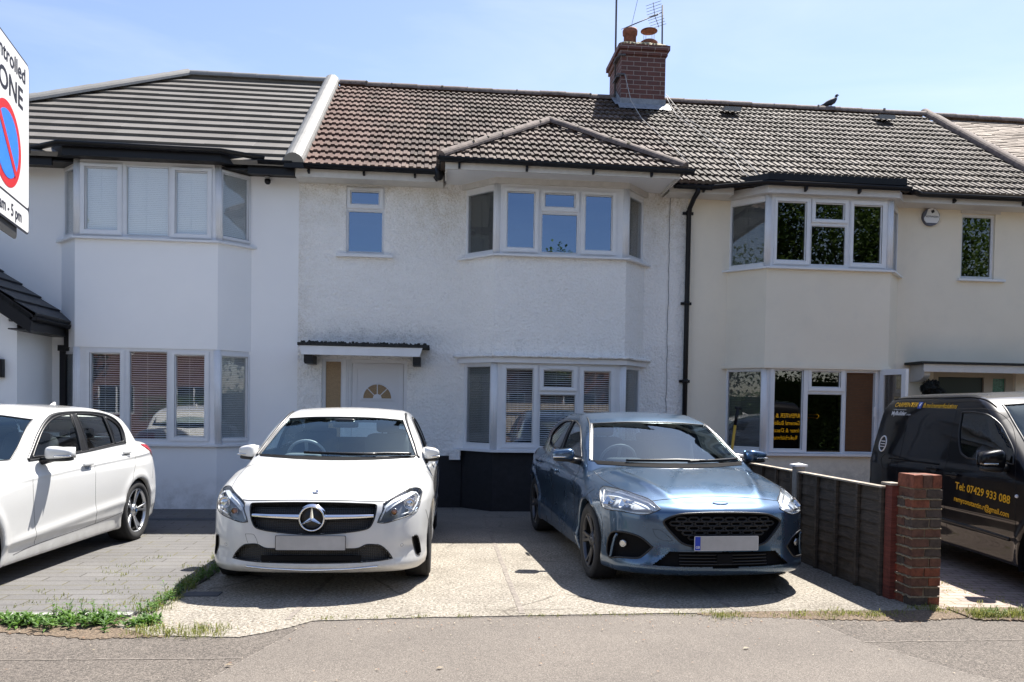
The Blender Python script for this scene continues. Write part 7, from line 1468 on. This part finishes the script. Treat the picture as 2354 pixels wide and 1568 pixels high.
for zz in np.arange(0.44, 0.67, 0.036):
    for k in range(-5, 6):
        x = (k+0.5*(row % 2))*0.098; P = [(x+dx, zz+dz) for dx, dz in ((-0.044, 0), (-0.026, 0.0165), (0.026, 0.0165), (0.044, 0), (0.026, -0.0165), (-0.026, -0.0165))]
        if all(inside(G_, np.array([p[0]]), np.array([p[1]]))[0] for p in P): c.strip('', 'f', P, 0.0075, None, closed=True, off=-0.022, mbk=mb, n=5)
    row += 1
mb.build('honeycomb', MC['black'], g)
HO = [(-1.075, 0.790, 1), (-1.045, 0.812), (-0.869, 0.803), (-0.728, 0.779), (-0.595, 0.749), (-0.492, 0.692, 1), (-0.527, 0.67), (-0.603, 0.645), (-0.697, 0.644), (-0.812, 0.652), (-0.985, 0.652), (-1.04, 0.71)]
FO = [(-0.940, 0.30), (-0.938, 0.393), (-0.909, 0.457), (-0.863, 0.483), (-0.755, 0.490), (-0.633, 0.462), (-0.541, 0.395, 1), (-0.629, 0.313), (-0.687, 0.297), (-0.826, 0.287), (-0.905, 0.268)]
for sg in (-1, 1):
    vw = ('o', 30) if sg < 0 else ('o', -30); mz = (lambda p: p) if sg < 0 else mirx
    H_ = mz(hermite(HO, 5)); h = recess(c, 'headlight', vw, H_, MC['lampclear'], 0.035, step=0.02)
    c.patch('dark_bezel', vw, mz([(-1.03, 0.725), (-0.99, 0.67), (-0.80, 0.665), (-0.70, 0.66), (-0.60, 0.662), (-0.53, 0.685), (-0.60, 0.70), (-0.72, 0.675), (-0.9, 0.685), (-0.98, 0.735)]), MC['lampdark'], -0.02, 0.02, 0.02, h)
    for (la, lz, lr) in ((-0.93, 0.722, 0.040), (-0.775, 0.715, 0.034)):
        a, n = c.hit(vw, la*(1 if sg < 0 else -1), lz); T = Matrix.Translation(a-n*0.034) @ n.to_track_quat('Z', 'Y').to_matrix().to_4x4(); mb = MB()
        mb.ring(rect(-lr*1.6, lr*1.6, -lr, lr), rect(-lr*0.9, lr*0.9, -lr*0.6, lr*0.6), (0, 0, 0), (1, 0, 0), (0, 1, 0), 0.035, 0.005); 
        mb.v = [tuple(T @ Vector(v)) for v in mb.v]; mb.build('reflector', MC['chrome'], h); mb = MB(); mb.lathe([(lr*0.5, 0.01), (lr*0.3, 0.025), (0.001, 0.03)], T, 16); mb.build('bulb', MC['mirrorglass'], h)
    p2 = [(-1.035, 0.79), (-1.02, 0.72), (-0.985, 0.672)]; c.strip('light_guide', vw, p2 if sg < 0 else mirx(p2), 0.008, MC['drl'], off=-0.010, parent=h)
    p2 = [(-1.03, 0.797), (-0.87, 0.788), (-0.73, 0.765), (-0.60, 0.735), (-0.53, 0.70)]; c.strip('light_guide', vw, p2 if sg < 0 else mirx(p2), 0.005, MC['silver'], off=-0.008, parent=h)
    c.patch('lens', vw, H_, MC['lens'], 0.002, 0, 0.03, h); c.strip('lamp_edge', vw, H_, 0.0035, MC['black'], closed=True, off=0.001, parent=h)
    F_ = mz(hermite(FO, 5)); fg = recess(c, 'bumper_vent', vw, F_, MC['matt'], 0.045, step=0.025); c.strip('vent_edge', vw, F_, 0.008, MC['black'], closed=True, off=0.0, parent=fg)
    fin = [(-0.905, 0.275), (-0.89, 0.36), (-0.87, 0.43), (-0.845, 0.470)]; c.strip('blade', vw, fin if sg < 0 else mirx(fin), 0.013, MC['pb'], off=-0.005, parent=fg)
    a, n = c.hit(vw, sg*0.80, 0.392); T = Matrix.Translation(a-n*0.03) @ n.to_track_quat('Z', 'Y').to_matrix().to_4x4(); mb = MB(); mb.lathe([(0.030, 0), (0.028, 0.02), (0.020, 0.016), (0.001, 0.018)], T, 20); mb.build('fog_lamp', MC['lampin'], fg)
I_ = [(-0.43, 0.372), (0.43, 0.372), (0.555, 0.262), (0.3, 0.252), (0, 0.249), (-0.3, 0.252), (-0.555, 0.262)]
I_ = [tuple(p) for q in zip(I_, I_[1:]+I_[:1]) for p in [q[0], ((q[0][0]+q[1][0])/2, (q[0][1]+q[1][1])/2)]]; it = recess(c, 'lower_intake', 'f', I_, MC['matt'], 0.04, step=0.03)
mb = MB()
for zz in (0.275, 0.298, 0.321, 0.344): c.strip('', 'f', [(-0.36, zz), (0, zz), (0.36, zz)], 0.007, None, off=-0.02, mbk=mb, n=5)
mb.build('intake_slats', MC['black'], it)
a, n = c.hit('f', 0, 0.33); mb = MB(); mb.box(-0.062, 0.062, a.y+0.004, a.y+0.03, 0.262, 0.352); mb.build('radar_cover', MC['matt'], it)
plate(c, 0.0, 0.440, 0.52, 0.112, blue=1)
a, n = c.hit('f', 0, 0.735); T = Matrix.Translation(a) @ n.to_track_quat('Z', 'Y').to_matrix().to_4x4(); mb = MB(); E_ = [(0.062*math.cos(t), 0.025*math.sin(t)) for t in np.linspace(0, 2*math.pi, 28, False)]
T2 = Matrix.Translation(a+n*0.002); ux = Vector((1, 0, 0)); uz = n.cross(ux)*-1; uz = ux.cross(n)*-1 if uz.z < 0 else uz
mb.prism(E_, a, ux, uz, 0.006); bg_ = mb.build('oval_badge', MC['badgeblue'], c.root); mb = MB(); mb.ring(E_, [(x*0.88, y*0.80) for x, y in E_], a+n*0.006, ux, uz, 0.002); mb.build('badge_rim', MC['chrome'], bg_)
seams(c, [('f', [(-0.53, 0.742), (-0.40, 0.757), (-0.257, 0.768), (0, 0.776), (0.257, 0.768), (0.40, 0.757), (0.53, 0.742)]), ('f', [(-0.555, 0.535), (-0.50, 0.530), (-0.43, 0.475), (-0.41, 0.452)]), ('f', [(-0.555, 0.535), (-0.53, 0.48), (-0.47, 0.450), (-0.41, 0.452)])]
      + [('t', [(sg*0.66, 0.42), (sg*0.73, 0.65), (sg*0.765, 0.95), (sg*0.76, 1.22)]) for sg in (-1, 1)]
      + [(sd, p) for sd in 'LR' for p in ([(1.58, 0.97), (1.49, 0.82), (1.47, 0.55), (1.53, 0.26)], [(2.56, 1.0), (2.53, 0.6), (2.56, 0.26)], [(3.47, 1.04), (3.42, 0.85), (3.26, 0.6), (3.18, 0.28)], [(0.56, 0.60), (0.52, 0.50), (0.54, 0.38)], [(0.80, 0.78), (0.85, 0.74), (0.88, 0.70)])])
for sd in 'LR': c.assign('window_surround', sd, [(1.58, 0.99), (1.73, 1.09), (1.88, 1.185), (2.15, 1.29), (2.45, 1.342), (2.6, 1.348), (3.02, 1.336), (3.32, 1.28), (3.53, 1.165), (3.47, 1.03), (2.55, 0.998)])
c.mats['window_surround'] = MC['black']
for nm, pl in (('front_door', [(1.58, 0.97), (1.49, 0.82), (1.47, 0.55), (1.53, 0.25), (2.56, 0.25), (2.53, 0.6), (2.56, 1.0)]), ('rear_door', [(2.56, 1.0), (2.53, 0.6), (2.56, 0.25), (3.18, 0.25), (3.26, 0.6), (3.42, 0.85), (3.47, 1.04)])):
    for sd in 'LR': c.assign(nm, sd, pl)
c.assign('bonnet', 't', [(-0.66, 0.42), (-0.53, 0.22), (0, 0.14), (0.53, 0.22), (0.66, 0.42), (0.765, 0.95), (0.74, 1.25), (-0.74, 1.25), (-0.765, 0.95)])
mirror(c, 0.965, 1.60, 1.030, (0.105, 0.075, 0.065), MC['pb'], rot=8); handles(c, [(2.38, 0.815), (3.27, 0.855)], MC['pb'])
text_mesh('side_badge', 'ST', 0.05, (-1.5, 1.42, 0.80), (0, -1, 0), (0, 0, 1), MC['silver'], c.root, shear=0.3, bold=0.001, project=lambda p: (lambda q: q[0]+q[1]*0.002 if q[0] else None)(c.hit('L', p.y, p.z)))
wipers(c, [[(0.30, 0.985), (0.0, 0.993), (-0.45, 0.985)], [(0.66, 0.995), (0.45, 0.99), (0.10, 0.982)]])
aerial_fin(c, 3.55, MC['pb'])
interior(c, 1.50, 2.15, 3.25, 0.58, 0.70, -0.36, 1.84); mb = MB(); mb.add(*rbox((0.0, 1.92, 1.27), (0.12, 0.02, 0.035)), 0, True); mb.build('rear_view_mirror', MC['black'], c.root)
for x, y in ((-0.775, 0.90), (0.775, 0.90), (-0.775, 3.60), (0.775, 3.60)): wheel(c, x, y, 0.325, 0.325, 0.232, 0.22, (5, 0.0, 0.17, 0.045), MC['darkalloy'], 1 if x > 0 else -1, 0.0, 1)
arches(c, FORD); underside(c, 0.62, 0.3, 4.1); c.finish(None, (1.15, 4.3, MC['lining']))
# ---------------------------------------------------------------- white hatchback at the left
c = Car('parked_car', 'white hatchback with black alloy wheels cut by the left edge, on the grey paving', 'car', (-4.235, -6.32, 0), -4, field(BMW), (1.0, 4.5, 1.5), CELL, MC['pw'], 'cars parked on the driveways')
screen(c, 'f', hermite([(-0.735, 0.975, 1), (-0.60, 1.29, 1), (-0.3, 1.325), (0, 1.33), (0.3, 1.325), (0.60, 1.29, 1), (0.735, 0.975, 1), (0.4, 0.962), (0, 0.958), (-0.4, 0.962)], 5), seal=0.010)
sidewin(c, [[(1.68, 0.985, 1), (1.821, 1.10), (1.976, 1.205), (2.172, 1.285), (2.393, 1.325), (2.57, 1.335, 1), (2.53, 1.2), (2.48, 0.99, 1)], [(2.66, 1.335, 1), (2.95, 1.332), (3.20, 1.305, 1), (3.19, 1.028, 1), (2.61, 0.995, 1)], [(3.25, 1.295, 1), (3.38, 1.26), (3.49, 1.18), (3.46, 1.04, 1), (3.24, 1.03, 1)]], ['side', 'side', 'privacy'])
for sd in 'LR':
    c.strip('window_trim', sd, hermite([(1.60, 0.965), (1.716, 1.05), (1.857, 1.155), (2.073, 1.27), (2.309, 1.335), (2.681, 1.352), (3.101, 1.342), (3.36, 1.305), (3.51, 1.23), (3.545, 1.13), (3.50, 1.02)], 6, closed=False), 0.018, MC['black'], off=-0.006)
    c.strip('waist_trim', sd, hermite([(1.60, 0.960), (2.0, 0.968), (2.5, 0.982), (3.1, 1.008), (3.50, 1.020)], 6, closed=False), 0.009, MC['black'], off=0.0)
    c.patch('pillar_cover', sd, [(2.49, 0.99), (2.545, 1.335), (2.655, 1.338), (2.605, 0.992)], MC['black'], 0.003, 0.008, 0.05); c.patch('pillar_cover', sd, [(3.195, 1.03), (3.205, 1.305), (3.245, 1.298), (3.235, 1.03)], MC['black'], 0.003, 0.008, 0.05)
c.cut('r', RW); c.patch('rear_window', 'r', RW, MC['side'], -0.003, 0, 0.06)
c.patch('spoiler', 't', [(-0.56, 3.70), (0.56, 3.70), (0.54, 3.86), (-0.54, 3.86)], MC['pw'], 0.012, 0.03, 0.05)
for sg, vw in ((1, ('o', -150)), (-1, ('o', 150))):
    pass
TL = hermite([(3.775, 0.99), (3.90, 0.985), (4.03, 0.955), (4.12, 0.90), (4.13, 0.845), (4.03, 0.845), (3.93, 0.885), (3.84, 0.94)], 5)
for sd in 'LR': t_ = c.patch('tail_lamp', sd, TL, MC['tail'], 0.006, 0.014, 0.02); c.strip('lamp_edge', sd, TL, 0.003, MC['seam'], closed=True, off=0.002, parent=t_)
for sg in (-1, 1): c.patch('tail_lamp', 'r', [(sg*x, z) for x, z in ((0.72, 0.97), (0.5, 0.97), (0.47, 0.86), (0.7, 0.86))], MC['tail'], 0.006, 0.014, 0.03)
seams(c, [(sd, p) for sd in 'LR' for p in ([(1.587, 0.93), (1.535, 0.79), (1.543, 0.57), (1.60, 0.27)], [(2.62, 0.97), (2.575, 0.75), (2.572, 0.57), (2.611, 0.30)], [(3.50, 1.01), (3.43, 0.86), (3.30, 0.66), (3.22, 0.48), (3.17, 0.37)], [(1.30, 0.235), (1.60, 0.262), (2.6, 0.296), (3.0, 0.325), (3.17, 0.37)], [(4.02, 0.84), (3.95, 0.78), (3.85, 0.62)])], 0.0022)
for sd in 'LR': c.assign('window_surround', sd, hermite([(1.60, 0.965, 1), (1.716, 1.05), (1.857, 1.155), (2.073, 1.27), (2.309, 1.335), (2.681, 1.352), (3.101, 1.342), (3.36, 1.305), (3.51, 1.23), (3.545, 1.13), (3.50, 1.02, 1), (2.5, 0.982)], 5))
c.mats['window_surround'] = MC['black']
for nm, pl in (('front_door', [(1.587, 0.95), (1.535, 0.79), (1.543, 0.57), (1.60, 0.27), (2.611, 0.30), (2.572, 0.57), (2.62, 0.97)]), ('rear_door', [(2.62, 0.97), (2.572, 0.57), (2.611, 0.30), (3.17, 0.37), (3.22, 0.48), (3.30, 0.66), (3.43, 0.86), (3.50, 1.01)])):
    for sd in 'LR': c.assign(nm, sd, pl)
mirror(c, 0.945, 1.80, 1.015, (0.115, 0.085, 0.068), MC['pw'], rot=8); handles(c, [(2.44, 0.862), (3.30, 0.922)], MC['pw'], 0.095); aerial_fin(c, 3.42, MC['pw'])
interior(c, 1.50, 2.15, 3.15, 0.57, 0.70, -0.36, 1.84)
for x, y in ((-0.755, 0.78), (0.755, 0.78), (-0.765, 3.47), (0.765, 3.47)): wheel(c, x, y, 0.315, 0.315, 0.228, 0.225, (5, 0.06, 0.15, 0.034), MC['alloy'], 1 if x > 0 else -1, 0.0, 2)
arches(c, BMW); underside(c, 0.62, 0.3, 4.0, 0.2); c.finish(None, (1.15, 4.1, MC['lining']))
# ---------------------------------------------------------------- black van
c = Car('parked_van', 'black tradesman van with yellow lettering on its side behind the brick pillar', 'van', (5.56, -6.73, 0), -4, field(VAN), (1.0, 4.0, 1.8), 0.015, MC['pk'], 'cars parked on the driveways')
screen(c, 'f', hermite([(-0.70, 1.15, 1), (-0.60, 1.56, 1), (0, 1.605), (0.60, 1.56, 1), (0.70, 1.15, 1), (0, 1.12)], 6), seal=0.012)
sidewin(c, [[(1.26, 1.055, 1), (1.30, 1.16), (1.45, 1.29), (1.60, 1.40), (1.75, 1.465), (1.95, 1.49), (2.17, 1.49, 1), (2.14, 1.28), (2.05, 1.12), (1.93, 1.07, 1)]], ['privacy'])
seams(c, [(sd, p) for sd in 'LR' for p in ([(1.22, 1.02), (1.16, 0.86), (1.15, 0.6), (1.17, 0.30)], [(2.27, 1.52), (2.26, 1.25), (2.24, 1.0), (2.20, 0.55), (2.20, 0.30)], [(2.34, 1.52), (2.9, 1.53), (3.12, 1.52), (3.13, 1.0), (3.10, 0.68)], [(1.22, 1.02), (1.3, 1.19), (1.6, 1.44), (1.8, 1.52), (2.27, 1.52)])], 0.003)
for sd in 'LR':
    c.assign('front_door', sd, [(1.20, 1.06), (1.15, 0.6), (1.17, 0.28), (2.20, 0.28), (2.20, 0.55), (2.24, 1.0), (2.27, 1.06)])
    c.strip('side_moulding', sd, hermite([(1.25, 0.425), (1.7, 0.44), (2.3, 0.455), (2.9, 0.46)], 6, closed=False), 0.022, MC['black'], off=-0.006); c.strip('slide_rail', sd, [(2.35, 0.98), (3.35, 0.98)], 0.010, MC['matt'], off=-0.002)
    P = hermite([(3.30, 1.0), (3.45, 1.02), (3.52, 0.95), (3.42, 0.86), (3.28, 0.90)], 5); c.strip('fuel_flap', sd, P, 0.003, MC['seam'], closed=True)
mirror(c, 0.95, 1.34, 1.09, (0.10, 0.085, 0.10), MC['pk'], rot=6); handles(c, [(2.07, 0.90), (2.42, 0.93)], MC['pk'])
a, n = c.hit('L', 1.135, 0.80); mb = MB(); mb.add(*blob(a+n*0.004, 0.016, 10, rough=0)); mb.build('side_indicator', MC['drl'], c.root)
def onL(p):
    q, n = c.hit('L', p.y, p.z); return q+n*0.003 if q else None
def tx(s, y0, z0, y1, z1, size, m, nm='lettering', shear=0.0, bold=0.0, xs=1.0):
    U = Vector((0, y1-y0, z1-z0)); o = text_mesh(nm, s, size, Vector((-1.2, y0, z0)), U, Vector((0, -(z1-z0), y1-y0))*(1 if y1 > y0 else 1)*-1, m, c.root, 'LEFT', shear, bold, xs, project=onL); return o
def fit(s, y0, z0, y1, z1, h, m, **k):   # find the x scale so that the text spans y0..y1
    cu = bpy.data.curves.new('t', 'FONT'); cu.body = s; cu.size = h; cu.shear = k.get('shear', 0); ob = bpy.data.objects.new('t', cu); COL.objects.link(ob); bpy.context.view_layer.update(); wd = ob.dimensions.x; bpy.data.objects.remove(ob)
    return tx(s, y0, z0, y1, z1, h, m, xs=math.hypot(y1-y0, z1-z0)/wd, **k)
fit('Tel: 07429 933 088', 2.027, 0.803, 1.224, 0.755, 0.095, MC['yel'], bold=0.0018)
fit('remyconstantin.r@gmail.com', 2.041, 0.682, 1.235, 0.632, 0.068, MC['yel'], bold=0.0012)
fit('CARPENTER', 3.50, 1.563, 3.02, 1.560, 0.066, MC['yel'], shear=0.25, bold=0.001); fit('fb.me/oneman4solutions', 2.90, 1.556, 2.28, 1.545, 0.066, MC['yel'], shear=0.25, bold=0.001)
c.patch('logo_tile', 'L', [(3.00, 1.525), (3.0, 1.592), (2.925, 1.592), (2.925, 1.525)], MC['fb'], 0.003, 0, 0.03); fit('f', 2.975, 1.555, 2.945, 1.555, 0.07, MC['white'], bold=0.002)
fit("I'm Recommended on", 3.50, 1.512, 3.22, 1.512, 0.022, MC['white']); fit('MyBuilder', 3.52, 1.470, 3.20, 1.470, 0.062, MC['white'], bold=0.0015, shear=0.15); fit('.com', 3.19, 1.460, 3.10, 1.460, 0.030, MC['white'])
ringpatch(c, 'round_sticker', 'L', 3.575, 1.129, 0.085, 0.008, MC['white'], 0.001); fit('which', 3.635, 1.150, 3.515, 1.150, 0.045, MC['white'], bold=0.001) if 0 else None
for dz in (0.028, -0.002, -0.032): c.strip('sticker_line', 'L', [(3.625, 1.129+dz), (3.525, 1.129+dz)], 0.006, MC['white'], off=0.0)
def onR(p):
    q, n = c.hit('r', p.x, p.z); return q+n*0.004 if q else None
for s, z, h in (('CARPENTER & JOINER', 1.40, 0.105), ('General Builder - ', 1.27, 0.10), ('Painter & Decorator', 1.14, 0.10), ('Refurbishment', 1.01, 0.10)): text_mesh('rear_lettering', s, h, (0.33, 4.2, z), (-1, 0, 0), (0, 0, 1), MC['yel'], c.root, bold=0.002, xs=0.92, project=onR)
mb = MB(); mb.box(-0.26, 0.26, 3.87, 3.88, 0.62, 0.73); mb.build('number_plate', MC['yel'], c.root)
for sg in (-1, 1): c.patch('tail_lamp', 'r', [(sg*0.70, 1.0), (sg*0.76, 1.0), (sg*0.80, 0.62), (sg*0.72, 0.62)], MC['tail'], 0.004, 0.01, 0.03)
for x, y in ((-0.745, 0.77), (0.745, 0.77), (-0.745, 3.27), (0.745, 3.27)): wheel(c, x, y, 0.30, 0.30, 0.20, 0.19, (7, 0.0, 0.0, 0.06), MC['darkalloy'], 1 if x > 0 else -1)
c.strip('roof_rail_gap', 't', [(-0.66, 1.75), (-0.665, 2.5), (-0.66, 3.6)], 0.008, MC['matt']); arches(c, VAN); underside(c, 0.62, 0.3, 3.7); c.finish(None, (0.9, 3.8, MC['lining']))
